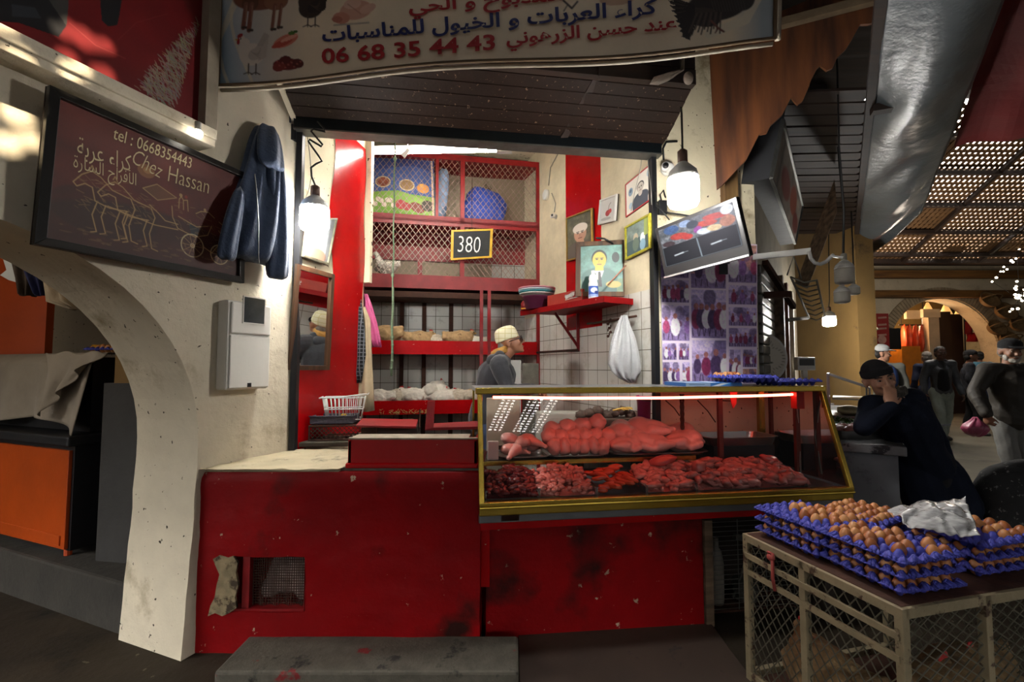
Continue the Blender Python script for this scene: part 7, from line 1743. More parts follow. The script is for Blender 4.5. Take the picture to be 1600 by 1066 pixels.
# wire shelf hung under the awning
t = thing('wire_shelf', 'bent wire shelf slung under the awning past the bracket', 'shelf', at(1262, 470, 3.6))
b = MB()
for k in range(9): y = 3.5 + .10 * k; a = at(1236 + k * 3.5, 433 + k * 8, y); c = at(1276 + k * 1.6, 438 + k * 7, y - .05); b.tube([a, (a + c) / 2 + V((0, 0, -.03)), c], .006, 6)
b.tube([at(1236, 433, 3.5), at(1264, 497, 4.3)], .008, 6); b.tube([at(1276, 438, 3.45), at(1289, 494, 4.25)], .008, 6); b.tube([at(1232, 500, 3.9), at(1262, 497, 4.25)], .016, 8); b.tube([at(1230, 430, 3.5), at(1240, 400, 3.4), at(1252, 436, 3.5)], .006, 6)
obj('wires', b, mat('worn_wire', S('#8a867c'), .5, .6, .2, 20), t, world=True, smooth=True)
b = MB(); b.beam(at(1190, 462, 3.5), at(1232, 460, 3.6), .05, .05); b.beam(at(1195, 410, 3.5), at(1240, 480, 4.0), .04, .04); obj('brace', b, RUST, t, world=True)
b = MB(); b.box(5.4, 9.0, -.1, 7.0, 9.2, 4.5); struct('wall_lane_ochre', b, OCHRE)
b = MB(); b.box(4.75, 6.3, -.1, 5.0, 9.1, 4.5); struct('wall_lane_side', b, OCHRE)
t = thing('wall_switchboard', 'dark board on the ochre wall behind the counter man', 'board', at(1280, 545, 8.9))
b = MB(); b.box(*[*(at(1272, 555, 8.93))][:1], 8.93, at(1272, 555, 8.93).z, at(1288, 535, 8.93).x, 8.99, at(1288, 535, 8.93).z); obj('panel', b, BLACKM, t, world=True)

# ------------------------------------------------------------------ far end of the lane: brick arch and the shops behind it
FY = 13.0; FF = frame((7.0, FY), (1, .0))
def fx(px): return (px - 800) / FPX * FY - 7.0
def fz(py, y=FY): return at(800, py, y).z
def far_arch():
    b = MB(); T = .5; a, c = fx(1385), fx(1562); s0, s1, zt = fx(1318), 8.8, 4.25; m_ = (a + c) / 2; r = (c - a) / 2; zs = fz(560); rise = fz(467) - zs
    n = 28; xs = [m_ - r * math.cos(PI * i / n) for i in range(n + 1)]; top = [zs + rise * max(0, 1 - ((x - m_) / r) ** 2) ** .5 for x in xs]
    for y in (0, T):
        for i in range(n): b.quad((xs[i], y, top[i]), (xs[i + 1], y, top[i + 1]), (xs[i + 1], y, zt), (xs[i], y, zt))
        b.quad((s0, y, -.1), (a, y, -.1), (a, y, zt), (s0, y, zt)); b.quad((c, y, -.1), (s1, y, -.1), (s1, y, zt), (c, y, zt))
    for i in range(n): b.quad((xs[i], 0, top[i]), (xs[i + 1], 0, top[i + 1]), (xs[i + 1], T, top[i + 1]), (xs[i], T, top[i]))
    for x in (a, c): b.quad((x, 0, -.1), (x, T, -.1), (x, T, zs), (x, 0, zs))
    struct('wall_far', b, WHITEP, FF)
    b = MB(); k = 64                                    # ring of bricks round the arch
    for i in range(k):
        t0, t1 = PI * (i + .08) / k, PI * (i + .92) / k; q = []
        for t_ in (t0, t1):
            for e in (1.0, 1.17): q.append((m_ - r * e * math.cos(t_), zs + rise * (e + .02) * math.sin(t_)))
        b.add([(q[0][0], -.05, q[0][1]), (q[1][0], -.05, q[1][1]), (q[3][0], -.05, q[3][1]), (q[2][0], -.05, q[2][1]), (q[0][0], .01, q[0][1]), (q[1][0], .01, q[1][1]), (q[3][0], .01, q[3][1]), (q[2][0], .01, q[2][1])],
              [(3, 2, 1, 0), (4, 5, 6, 7), (0, 1, 5, 4), (1, 2, 6, 5), (2, 3, 7, 6), (3, 0, 4, 7)])
    struct('trim_8', b, mat('pale_brick', S('#a1937c'), .85, 0, .25, 6, .4), FF)
far_arch()
b = MB()
for z, y in ((3.3, 12.7), (3.75, 12.2), (4.15, 11.6)): b.box(-.9, y - FY, z, 8.5, y - FY + .16, z + .2)
struct('trim_9', b, wood('ochre_beam', S('#4a3014'), S('#7a5426'), 'X', 2), FF)
b = MB(); b.box(3, 3.2, -.1, 8.5, 3.35, 3.8); struct('wall_far_shop', b, OCHRE, FF)
b = MB(); b.box(3, .5, 3.72, 8.5, 3.3, 3.8); struct('ceiling_far_shop', b, DARKWOOD, FF)
FB2 = FF
def bg(nm, lb, cat, px0, px1, py0, py1, y, dep, m, **k):
    a, c = at(px0, py1, y), at(px1, py0, y); b = MB(); b.box(a.x, y, GZ if py1 > 565 else a.z, c.x, y + dep, c.z); return solo(nm, lb, cat, b, m, **k)
CLW = mat('warm_white_board', S('#b5aa98'), .6, 0, .1, 5)
bg('shop_sign', 'pale striped shop sign under the far arch, the lower one', 'sign', 1417, 1440, 485, 498, 13.9, .1, CLW)
bg('shop_sign', 'pale striped shop sign under the far arch, the upper one', 'sign', 1443, 1469, 483, 496, 13.6, .1, CLW)
bg('wardrobe', 'dark brown wardrobe under the far arch', 'wardrobe', 1468, 1485, 487, 590, 13.8, .5, mat('dark_brown', S('#2a140c'), .6, 0, .2, 3))
bg('wardrobe', 'dark brown wardrobe beside the clothes rail under the far arch', 'wardrobe', 1486, 1503, 491, 590, 13.9, .5, mat('dark_brown', S('#2a140c')))
bg('white_pillar', 'white upright panel beside the dark wardrobes', 'panel', 1455, 1467, 496, 590, 13.7, .2, CLW)
t = thing('clothes_rail', 'clothes rail of small garments under the far arch', 'clothes rail', at(1526, 560, 13.8))
b = MB(); b.tube([at(1507, 495, 13.8), at(1545, 496, 13.8)], .02, 6); b.tube([at(1507, 495, 13.8), V((at(1507, 590, 13.8).x, 13.8, GZ))], .02, 6); b.tube([at(1545, 496, 13.8), V((at(1545, 590, 13.8).x, 13.8, GZ))], .02, 6); obj('rail', b, BLACKM, t, world=True)
for lb, px, w, y0, y1, c in (('white shirt on the far clothes rail', 1521, 5, 500, 518, '#b9b4ac'), ('blue striped shirt on the far clothes rail', 1537, 6, 504, 524, '#3a78a8'), ('red garment on the far clothes rail', 1513, 4, 500, 522, '#8f1c22'), ('bright red skirt low on the far clothes rail', 1521, 10, 520, 534, '#b3161c'), ('grey vest on the far clothes rail', 1529, 3.5, 502, 516, '#5d6a70')):
    drape('garment', lb, 'garment', [(px - w * .4, px + w * .4, y0, 13.75, .04), (px - w, px + w, y0 + 3, 13.75, .08), (px - w * .8, px + w * .8, (y0 + y1) / 2, 13.75, .09), (px - w, px + w, y1, 13.75, .09)], mat('cloth_' + c[1:], S(c), .9, 0, .12, 8), amp=.02, n=20)
for i, px in enumerate((1450, 1478, 1501, 1522)):
    p = at(px, 490 + i * 1.5, 14.2); t = thing('cone_lamp', ('first', 'second', 'third', 'fourth')[i] + ' lit cone lamp from the sign side under the far arch', 'lamp', p)
    b = MB(); b.lathe([(.16, 0), (.03, .34), (0, .35)], n=16); obj('shade', b, emit('cone_glow', S('#e0a860'), .6), t, smooth=True)
    b = MB(); b.tube([(0, 0, .34), (0, 0, 3.72 - p.z)], .008, 5); obj('cord', b, BLACKC, t)
for nm, loc, en, col in (('lane_fill_light', (8.6, 9.5, 3.2), 55, (1, .85, .7)), ('arch_shop_light', (12.6, 14.8, 2.9), 80, (1, .75, .45)), ('meat_stall_light', (11.3, 13.9, 2.6), 70, (1, .55, .25))):  # added point lights with no lamp modelled at them; the lane one is fill
    l = bpy.data.lights.new(nm, 'POINT'); l.energy = en; l.color = col; l.shadow_soft_size = .15; o = bpy.data.objects.new(nm, l); COL.objects.link(o); o.location = loc
b = MB(); b.tube([at(1404, 508, 13.9), at(1446, 508, 13.9)], .02, 6); b.tube([at(1408, 508, 13.9), V((at(1408, 508, 13.9).x, 13.9, 3.72))], .012, 5); b.tube([at(1443, 508, 13.9), V((at(1443, 508, 13.9).x, 13.9, 3.72))], .012, 5); solo('meat_rail', 'dark rail carrying the hanging carcasses under the far arch', 'rail', b, BLACKM)
HM = mat('hanging_meat', S('#b5482c'), .4, 0, .3, 6, .2)
for i, (px, y0, y1, w) in enumerate(((1412, 512, 546, 2.6), (1420, 508, 548, 3.6), (1430, 512, 552, 2.8), (1439, 518, 550, 3))):
    drape('hanging_carcass', ('first', 'second', 'third', 'last')[i] + ' hanging carcass from the menu board at the lit meat stall', 'carcass', [(px - .6, px + .6, 507, 13.9, .03), (px - w * .6, px + w * .6, y0 + 8, 13.9, .09), (px - w, px + w, (y0 + y1) / 2 + 4, 13.9, .12), (px - w * .7, px + w * .7, y1 - 4, 13.9, .1), (px - .8, px + .8, y1, 13.9, .03)], HM, amp=.015, n=16, group='hanging carcasses under the far arch')
bg('meat_counter', 'amber-lit meat counter under the hanging carcasses', 'counter', 1410, 1438, 541, 567, 13.5, .5, mat('amber_counter', S('#c07a28'), .4, 0, .2, 4))
bg('menu_board', 'dark menu board beside the lit meat stall', 'board', 1383, 1407, 513, 546, 12.93, .07, BLACKM)
t = thing('red_sign', 'tall red sign with pale marks on the far wall', 'sign', at(1378, 555, 12.8))
b = MB(); a, c = at(1369, 545, 12.85), at(1388, 490, 12.85); b.box(a.x, 12.85, a.z, c.x, 12.9, c.z); obj('panel', b, mat('sign_red', S('#8f1c20'), .5, 0, .1, 4), t, world=True)
b = MB()
for py in (497, 508, 514, 524): p, q = at(1372, py, 12.84), at(1385, py - 1, 12.84); b.beam(p, q, .012, .05)
b.lathe([(.12, 0), (.12, .01)], at(1378, 531, 12.84), 20, Matrix.Rotation(PI / 2, 3, 'X')); o = obj('pale_mark', b, mat('pale_mark', S('#b58a80'), .6), t, world=True)
bg('wall_screen', 'small blue-lit screen on the lane wall above the counter man', 'screen', 1326, 1349, 516, 535, 9.0, .06, emit('blue_screen', S('#5a6a88'), .35))
P = Pic(16, 24, S('#8a8378'))
for i in range(3):
    for j in range(4):
        if (i + j) % 2: P.rect(i * 6, j * 6, i * 6 + 6, j * 6 + 6, S('#5d2226'))
t = thing('checked_hanging', 'red and white checked panel on the far wall behind the small screen', 'panel', at(1355, 580, 12.7))
P.build('checked_face', PAPER, t, lerp4(at(1338, 505, 12.93), at(1368, 505, 12.93), at(1368, 580, 12.93), at(1338, 580, 12.93)), world=True)
b = MB(); b.poly([at(1338, 505, 12.95), at(1368, 505, 12.95), at(1368, 580, 12.95), at(1338, 580, 12.95)], (0, .04, 0)); obj('panel', b, CLW, t, world=True)
t = thing('enamel_lamp', 'unlit enamel lamp hanging in front of the far wall by the red sign', 'lamp', at(1361, 516, 10.5))
b = MB(); b.lathe([(.13, 0), (.12, .05), (.04, .12), (.03, .2), (0, .2)], n=16); obj('shade', b, mat('pale_enamel', S('#9aa08c'), .4), t, smooth=True)
b = MB(); b.tube([(0, 0, .2), (0, 0, 4.3 - at(1361, 516, 10.5).z)], .008, 5); obj('cord', b, BLACKC, t)
WICK = mat('wicker', S('#6d5638'), .9, 0, .35, 24, .6, 60)
for i, (px, py, r) in enumerate(((1547, 468, .30), (1572, 486, .33), (1594, 506, .31), (1558, 512, .28), (1578, 530, .30), (1602, 460, .28))):
    p = at(px, py, 12.6); t = thing('wicker_basket', ('wicker basket with a hooped handle above the arch shoulder', 'broad wicker basket hanging past the arch', 'wicker basket at the picture edge over the cap man', 'small wicker basket beside the clothes rail', 'wicker basket hanging just above the cap man', 'highest wicker basket at the picture edge')[i], 'basket', p, group='wicker baskets on the far wall')
    R = Matrix.Rotation(1.1, 3, 'X'); b = MB(); b.lathe([(0, -.12), (r * .6, -.12), (r * .8, 0), (r * .86, .03), (r * .74, .02), (r * .55, -.09), (0, -.09)], n=20, m=R); obj('bowl', b, WICK, t, smooth=True)
    b = MB(); b.tube([R @ V((r * .8 * math.cos(a), 0, .02 + r * .8 * math.sin(a))) for a in [PI * k / 12 for k in range(13)]], .02, 6); obj('handle', b, WICK, t, smooth=True)
# string of sparkling bulbs hung from the beams
p0 = at(1592, 466, 10.8); t = thing('fairy_lights', 'tangle of tiny bright bulbs hanging at the picture edge', 'string lights', p0)
pts = []
for i in range(30): pts.append(at(*((1596 + rgx.gauss(-4, 8), rgx.gauss(466, 14)) if i < 20 else (1552 + 4.6 * (i - 20) + rgx.uniform(-3, 3), 440 - 5 * (i - 20) + rgx.uniform(-6, 6))), 10.8))
b = MB(); b.tube([V((p0.x, 10.8, 4.3))] + pts + [V((pts[-1].x, 10.8, 4.5))], .005, 4); obj('wire', b, BLACKC, t, world=True)
for p in pts: b = MB(); b.ell(p, .018 + .012 * rgx.random(), None, 8, 6); obj('bulb', b, emit('fairy_glow', (1, .85, .6), 8), t, smooth=True, world=True)

# ------------------------------------------------------------------ passage behind the street arch
t = thing('orange_cabinet', 'orange-fronted cabinet with black sides standing in the passage', 'cabinet', (-3.1, 3.1, .24))
c0 = onz(109, 864, .26); c1 = onz(-40, 826, .26); dd = (c1 - c0); dd.z = 0; dd.normalize(); fr = frame((c0.x, c0.y, 0), (-dd.x, -dd.y)); L = (c1 - c0).length + .4
F0 = mw(t).inverted() @ fr
def cp(nm, b, m, **k): o = obj(nm, b, m, t, **k); o.data.transform(F0); return o
b = MB(); b.box(-L, 0, .27, 0, .34, .90); cp('body', b, BLACKM)
b = MB(); b.box(-L, -.02, .28, -.02, .0, .87); b.box(-L, -.028, .30, -.06, -.02, .36); cp('front_panel', b, mat('orange_panel', S('#a8420a'), .35, 0, .15, 3, .1), bevel=.003)
b = MB(); b.box(-L, -.06, .90, .05, .38, .96); cp('counter_top', b, BLACKM, bevel=.01)
b = MB()
for x in (-.06,):
    for y in (.02, .30): b.lathe([(.0, .232), (.02, .232), (.02, .27)], (x, y, 0), 10)
cp('foot', b, mat('orange_rubber', S('#a83c08'), .6))
# table with cloth above
b = MB(); b.box(-L, .10, .965, -.06, .38, 1.44); solo('display_box', 'dark display box on the black cabinet under the grey cloth', 'display box', b, BLACKM, fr=fr)
CG = mat('grey_linen', S('#8d8478'), .95, 0, .12, 5, .3, 40)
b = MB()
def cl(u, v):
    x = -L + (L + .08) * u; k = max(0, u - .55) / .45
    y = .055 - .03 * math.sin(u * 20) * v - .02 * k; z = 1.462 - (.44 + .03 * math.sin(u * 7)) * v - .05 * k * k * v
    if v < .12: y = .30 - (.30 - y) * v / .12; z = 1.462 + .004
    x -= .10 * v * k
    return (x, y - .02 * v, z)
b.grid(cl, 60, 24); o = solo('grey_cloth', 'grey linen cloth draped over the display box in the passage', 'cloth', b, CG, fr=fr, smooth=True, norm=False); sd = o.modifiers.new('thick', 'SOLIDIFY'); sd.thickness = .004
b = MB()
def cl2(u, v):
    a = V((-.06, .02, 1.462)); x = -.30 + .44 * u; z = 1.466 - .40 * v * (1 - u * .8) - .01 * math.sin(u * 14); return (x + .03 * math.sin(v * 5), -.03 - .03 * math.sin(u * 15) * v + .1 * u * (1 - v), z)
b.grid(cl2, 30, 20); o = solo('linen_corner', 'folded corner of grey linen flung over the end of the display box', 'cloth', b, CG, fr=fr, smooth=True, norm=False); sd = o.modifiers.new('thick', 'SOLIDIFY'); sd.thickness = .004
M4 = fr @ Matrix.Translation((-.20, .33, 1.468)) @ Matrix.Rotation(.1, 4, 'Z')
egg_tray('blue egg tray on the display box in the passage', M4, None); eggs(M4, [(i, j) for i in range(6) for j in range(4)], 'brown egg in the tray on the display box in the passage', 'eggs in the passage')
b = MB(); p = fr.inverted() @ at(12, 528, 2.75); b.X = Matrix.Translation((p.x, .25, 1.468)); b.lathe([(0, 0), (.04, 0), (.045, .06), (0, .06)], n=16); b.X = None
solo('amber_glass', 'small amber glass at the end of the display box', 'glass', b, mat('amber_glass', S('#a8761c'), .2, 0, .1, 5), fr=fr, smooth=True)
b = MB(); a, c = at(-60, 540, 3.5), at(80, 360, 3.5); b.box(a.x, 3.5, 1.2, c.x, 3.56, c.z + .1); solo('orange_partition', 'tall orange panel standing behind the display box', 'panel', b, mat('orange_panel', S('#a8420a')))
b = MB(); b.box(-3.2, 4.3, .23, -2.5, 4.5, 1.75); solo('white_shelf_unit', 'pale cupboard at the back of the passage', 'cupboard', b, CLW, bevel=.004)
# rags and flags hung from the arch
drape('white_rag', 'frayed off-white rag hanging under the street arch', 'rag', [(66, 74, 398, 2.62, .02), (66, 100, 412, 2.6, .05), (72, 122, 432, 2.58, .06), (76, 140, 455, 2.56, .06), (78, 146, 472, 2.55, .05), (112, 143, 484, 2.55, .02)], mat('off_white_rag', S('#9a8c78'), .95, 0, .15, 9, .5, 40), amp=.016, n=50, freq=9)
drape('blue_rag', 'dark blue rag bunched beside the frayed white one', 'rag', [(42, 58, 392, 2.70, .02), (38, 68, 405, 2.68, .05), (46, 72, 430, 2.66, .05), (58, 74, 462, 2.66, .03)], mat('blue_rag', S('#1c2350'), .9, 0, .2, 9, .4), amp=.012)
drape('striped_rag', 'dark striped rag hanging at the end of the white pennants', 'rag', [(28, 40, 398, 2.74, .02), (24, 52, 412, 2.72, .04), (30, 54, 440, 2.72, .04), (34, 50, 462, 2.72, .03)], mat('brown_rag', S('#33281f'), .9, 0, .3, 12, .4), amp=.012)
b = MB(); b.poly([at(*q, 2.78) for q in ((5, 406), (40, 398), (36, 444), (14, 438), (0, 430), (10, 422))], (.01, .02, 0)); solo('white_pennant', 'white zigzag paper pennant against the orange panel', 'pennant', b, mat('white_paper', S('#a9aeb2'), .7, 0, .05, 5))
b = MB(); b.tube([at(-20, 380, 2.75), at(30, 396, 2.72), at(70, 398, 2.62), at(120, 440, 2.56)], .006, 6); solo('rag_line', 'thin dark line carrying the rags under the street arch', 'line', b, BLACKC)

l = bpy.data.lights.new('passage_fill_light', 'POINT'); l.energy = 9; l.color = (1, .86, .68); l.shadow_soft_size = .12  # added fill to brighten the passage; no lamp hangs here
o = bpy.data.objects.new('passage_fill_light', l); COL.objects.link(o); o.location = (-3.3, 1.75, 2.25)

# ------------------------------------------------------------------ people
def skinm(nm, c): return mat('skin_' + nm, S(c), .5, 0, .08, 14, .12, 90)
HAIRG = mat('grey_hair', S('#6d6862'), .8, 0, .25, 60, .4, 120); HAIRK = mat('black_hair', S('#14100d'), .7, 0, .25, 60, .4, 120); EYEW = mat('eye_white', S('#8f857a'), .3)
def rotm(yaw, pitch=0, roll=0): return Matrix.Rotation(yaw, 3, 'Z') @ Matrix.Rotation(roll, 3, 'Y') @ Matrix.Rotation(pitch, 3, 'X')
def head_parts(b, c, R, s):
    """head facing local -Y: skull, face, jaw, brow, nose, lips, chin, ears"""
    P = lambda x, y, z: V(c) + R @ V((x * s, y * s, z * s))
    E = lambda x, y, z, r: b.ell(P(x, y, z), tuple(q * s for q in r), R, 18, 12)
    E(0, .012, .03, (.076, .094, .09)); E(0, -.028, -.02, (.062, .062, .085)); E(0, -.048, -.072, (.042, .036, .036)); E(0, -.074, -.098, (.018, .016, .015))
    E(0, -.086, .018, (.046, .012, .010)); b.cap(P(0, -.088, .012), P(0, -.112, -.030), .008 * s, .0125 * s, 8); E(-.012, -.102, -.034, (.008, .009, .007)); E(.012, -.102, -.034, (.008, .009, .007))
    E(-.038, -.068, -.028, (.02, .02, .02)); E(.038, -.068, -.028, (.02, .02, .02)); E(0, -.086, -.062, (.021, .012, .006)); E(0, -.084, -.072, (.018, .012, .006))
    for q in (-1, 1): E(.078 * q, .014, -.012, (.012, .02, .032)); E(.083 * q, .022, .004, (.01, .014, .018))
def face_bits(t, c, R, s, brow, beard=None, inv=None):
    P = lambda x, y, z: V(c) + R @ V((x * s, y * s, z * s))
    for q in (-1, 1):
        b = MB(); b.ell(P(.029 * q, -.0835, .0), (.0125 * s, .009 * s, .0055 * s), R, 10, 8); o = obj('eye', b, EYEW, t, smooth=True, world=True)
        b = MB(); b.ell(P(.029 * q, -.0905, .0), (.006 * s, .004 * s, .006 * s), R, 10, 8); obj('pupil', b, EYEM, t, smooth=True, world=True).parent = o
    for q in (-1, 1): b = MB(); b.tube([P(.014 * q, -.096, .018), P(.032 * q, -.094, .023), P(.05 * q, -.080, .018)], [.0035 * s, .0045 * s, .003 * s], 6); obj('eyebrow', b, brow, t, smooth=True, world=True)
    b = MB(); b.tube([P(-.022, -.090, -.066), P(0, -.099, -.067), P(.022, -.090, -.066)], .0022 * s, 6); obj('mouth', b, mat('lips', S('#5d3028'), .5), t, smooth=True, world=True)
    if beard:
        b = MB(); E = lambda x, y, z, r: b.ell(P(x, y, z), tuple(q * s for q in r), R, 14, 10)
        E(0, -.055, -.088, (.046, .04, .03)); E(0, -.082, -.096, (.024, .018, .02)); E(-.05, -.022, -.06, (.02, .035, .035)); E(.05, -.022, -.06, (.02, .035, .035)); E(-.014, -.097, -.052, (.018, .008, .006)); E(.014, -.097, -.052, (.018, .008, .006))
        blob('beard', b, beard, t, voxel=.006, world=True, nz=.003, nzs=120)
def hand(b, w, d, n, s=1.0, curl=.5, side=1, spread=.10):
    """palm and five fingers from wrist w along d, palm facing n; side tells where the thumb leaves"""
    d = V(d).normalized(); n = V(n); n = (n - d * n.dot(d)).normalized(); u = d.cross(n) * side
    b.cap(w, V(w) + d * .03 * s, .024 * s, .026 * s, 10)
    R = Matrix((u, n, d)).transposed()
    b.ell(V(w) + d * .055 * s, (.040 * s, .016 * s, .048 * s), R, 14, 10)
    for i, (o, ln) in enumerate(((.030, .072), (.010, .080), (-.010, .075), (-.029, .060))):
        p0 = V(w) + d * .092 * s + u * o * s; a = curl * (1 + .12 * i)
        d1 = (d * math.cos(a) + n * math.sin(a) + u * (o * spread * 30 * .1)).normalized(); d2 = (d * math.cos(a * 2.1) + n * math.sin(a * 2.1)).normalized()
        p1 = p0 + d1 * ln * .5 * s; p2 = p1 + d2 * ln * .48 * s
        b.cap(p0 - d * .02 * s, p1, .0095 * s, .0088 * s, 8); b.cap(p1, p2, .0088 * s, .007 * s, 8)
    t0 = V(w) + d * .03 * s + u * .030 * s; td = (d * .7 + u * .65 + n * .3).normalized(); t1 = t0 + td * .038 * s; t2 = t1 + (td + d * .4 + n * .2).normalized() * .032 * s
    b.cap(t0, t1, .013 * s, .0105 * s, 8); b.cap(t1, t2, .0105 * s, .008 * s, 8)
def std(x, y, h=1.72, yaw=0.0, stride=0.0, lean=0.0, z=GZ):
    """joints of a standing figure facing the viewer (yaw 0)"""
    k = h / 1.72; R = Matrix.Rotation(yaw, 3, 'Z'); o = V((x, y, z)); T = lambda a, c, d: o + R @ V((a * k, c * k - lean * d, d * k))
    J = dict(k=k, yaw=yaw, head=T(0, -.03, 1.585), neck=T(0, .005, 1.44), chest=T(0, .0, 1.25), waist=T(0, 0, 1.03), pelvis=T(0, .01, .92))
    for q, n in ((-1, 'A'), (1, 'B')):                    # A is on the picture's left when yaw is 0
        st = stride * q
        J['sh' + n] = T(.175 * q, .01, 1.39); J['el' + n] = T(.235 * q, .03 - st * .1, 1.11); J['wr' + n] = T(.245 * q, -.05 - st * .25, .875)
        J['hip' + n] = T(.085 * q, .01, .89); J['kn' + n] = T(.095 * q, -.04 + st * .35, .49 ); J['an' + n] = T(.10 * q, .02 + st * .75, .075 + (.05 if st > 0 else 0)); J['toe' + n] = T(.115 * q, -.13 + st * .75, .03 + (.02 if st > 0 else 0))
    return J
def person(label, J, skin, top, trousers, shoes=None, hat=None, hair=None, beard=None, hood=None, coat=0.0, group=None, open_top=None, hands=(1, 1), vox=.010, brow=None, facing=None, face=True, handdir=None, collar=None, thick=1.0):
    k = J['k']; c = J['pelvis']; fz_ = min(J['anA'].z, J['anB'].z) - .075 * k
    t = thing('person', label, 'person', (c.x, c.y, fz_))
    R = facing if facing is not None else rotm(J['yaw'])
    b = MB(); head_parts(b, J['head'], R, k); b.cap(J['neck'] - V((0, 0, .03)), J['head'] + R @ V((0, .02, -.06)) * k, .058 * k, .052 * k)
    b.cap(J['waist'], J['chest'], .115 * k, .13 * k); b.cap(J['pelvis'], J['waist'], .13 * k, .112 * k); b.cap(J['chest'], J['neck'], .12 * k, .06 * k)
    for n in 'AB':
        b.cap(J['neck'] - V((0, 0, .05)), J['sh' + n], .06 * k, .056 * k); b.cap(J['sh' + n], J['el' + n], .05 * k, .040 * k); b.cap(J['el' + n], J['wr' + n], .040 * k, .027 * k)
        b.cap(J['hip' + n], J['kn' + n], .082 * k, .055 * k); b.cap(J['kn' + n], J['an' + n], .053 * k, .036 * k); b.cap(J['an' + n] - V((0, 0, .03 * k)), J['toe' + n], .036 * k, .028 * k)
        if hands[n == 'B']:
            dd = (J['wr' + n] - J['el' + n]).normalized(); nn = R @ V((1 if n == 'A' else -1, .2, 0)); cu = .45
            if handdir and n in handdir: dd, nn, cu, sd_ = handdir[n]
            else: sd_ = 1 if n == 'A' else -1
            hand(b, J['wr' + n] + dd * .01, dd, nn, k, cu, sd_)
    blob('body', b, skin, t, voxel=vox, smooth=2, world=True)
    # upper garment
    q = thick; b = MB(); b.cap(J['waist'], J['chest'], .138 * k * q, .155 * k * q); b.cap(J['chest'], J['neck'] - V((0, 0, .05 * k)), .145 * k * q, .085 * k); b.cap(J['pelvis'], J['waist'], .152 * k * q, .138 * k * q)
    for n in 'AB':
        b.cap(J['neck'] - V((0, 0, .06 * k)), J['sh' + n], .08 * k, .074 * k * q); b.cap(J['sh' + n], J['el' + n], .07 * k * q, .06 * k * q); b.cap(J['el' + n], J['wr' + n], .06 * k * q, .047 * k * q)
        if coat: b.cap(J['hip' + n], J['hip' + n] + (J['kn' + n] - J['hip' + n]) * coat, .125 * k, .135 * k)
        rgp = random.Random(len(label))
        for i in range(3):                                # cloth folds round the elbows
            p = J['el' + n] + (J['wr' + n] - J['el' + n]) * (.15 + .28 * i); b.lathe([(.05 * k * q, -.012), (.062 * k * q - .004 * i, 0), (.05 * k * q, .012)], p, 14, (J['wr' + n] - J['el' + n]).to_track_quat('Z', 'Y').to_matrix() @ Matrix.Rotation(.4 * (i - 1), 3, 'X'))
    blob('coat' if coat else 'jacket', b, top, t, voxel=vox, smooth=2, world=True, nz=.012, nzs=9)
    if open_top:                                          # garment showing where the jacket hangs open
        b = MB(); ax = R @ V((0, -1, 0)); b.cap(J['waist'] + ax * .075 * k - V((0, 0, .06)), J['chest'] + ax * .072 * k, .095 * k, .095 * k); b.cap(J['chest'] + ax * .07 * k, J['neck'] + ax * .03 * k - V((0, 0, .04)), .092 * k, .065 * k); blob('shirt', b, open_top, t, voxel=vox, world=True)
    b = MB(); b.cap(J['pelvis'] + V((0, 0, .02)), J['pelvis'] - V((0, 0, .05)), .145 * k, .14 * k)
    for n in 'AB': b.cap(J['hip' + n], J['kn' + n], .10 * k, .078 * k); b.cap(J['kn' + n], J['an' + n] + V((0, 0, .02)), .078 * k, .068 * k)
    blob('trousers', b, trousers, t, voxel=vox, smooth=2, world=True, nz=.012, nzs=10)
    if shoes:
        for n in 'AB': b = MB(); b.cap(J['an' + n] - V((0, 0, .032 * k)), J['toe' + n] + V((0, 0, .004)), .043 * k, .036 * k); b.ell((J['an' + n] + J['toe' + n]) / 2 - V((0, 0, .02 * k)), (.045 * k, .045 * k, .03 * k)); blob('shoe', b, shoes, t, voxel=.008, world=True)
    hc = J['head']; P = lambda x, y, z: V(hc) + R @ V((x * k, y * k, z * k))
    if hair and hair != 1:
        b = MB(); b.ell(P(0, .026, .045), (.083 * k, .096 * k, .086 * k), R, 18, 12); b.ell(P(0, .055, -.01), (.078 * k, .062 * k, .075 * k), R, 18, 12); blob('hair', b, hair, t, voxel=.007, world=True, nz=.004, nzs=80)
    if hat:
        kind, hm = hat; b = MB()
        if kind == 'beanie': b.ell(P(0, .014, .050), (.080 * k, .098 * k, .080 * k), R, 22, 14); b.lathe([(.078 * k, -.024), (.087 * k, -.02), (.088 * k, .02), (.080 * k, .024)], P(0, .010, .045), 24, R @ Matrix.Diagonal((1, 1.16, 1)))
        if kind == 'skullcap':
            b.lathe([(.088 * k, .02), (.090 * k, .03), (.088 * k, .07), (.080 * k, .105), (.060 * k, .128), (.03 * k, .136), (0, .138)], P(0, .014, .0), 28, R @ Matrix.Diagonal((1, 1.12, 1)))
        if kind in ('cap', 'flatcap'):
            b.ell(P(0, .010, .075), (.090 * k, .108 * k, .062 * k), R, 22, 12); b.lathe([(.082 * k, -.016), (.090 * k, -.014), (.091 * k, .02), (.08 * k, .024)], P(0, .010, .05), 24, R @ Matrix.Diagonal((1, 1.16, 1)))
            b.ell(P(0, -.115, .046), (.068 * k, .062 * k, .009 * k), R @ Matrix.Rotation(.18, 3, 'X'), 18, 8)
        blob('hat', b, hm, t, voxel=.006, world=True)
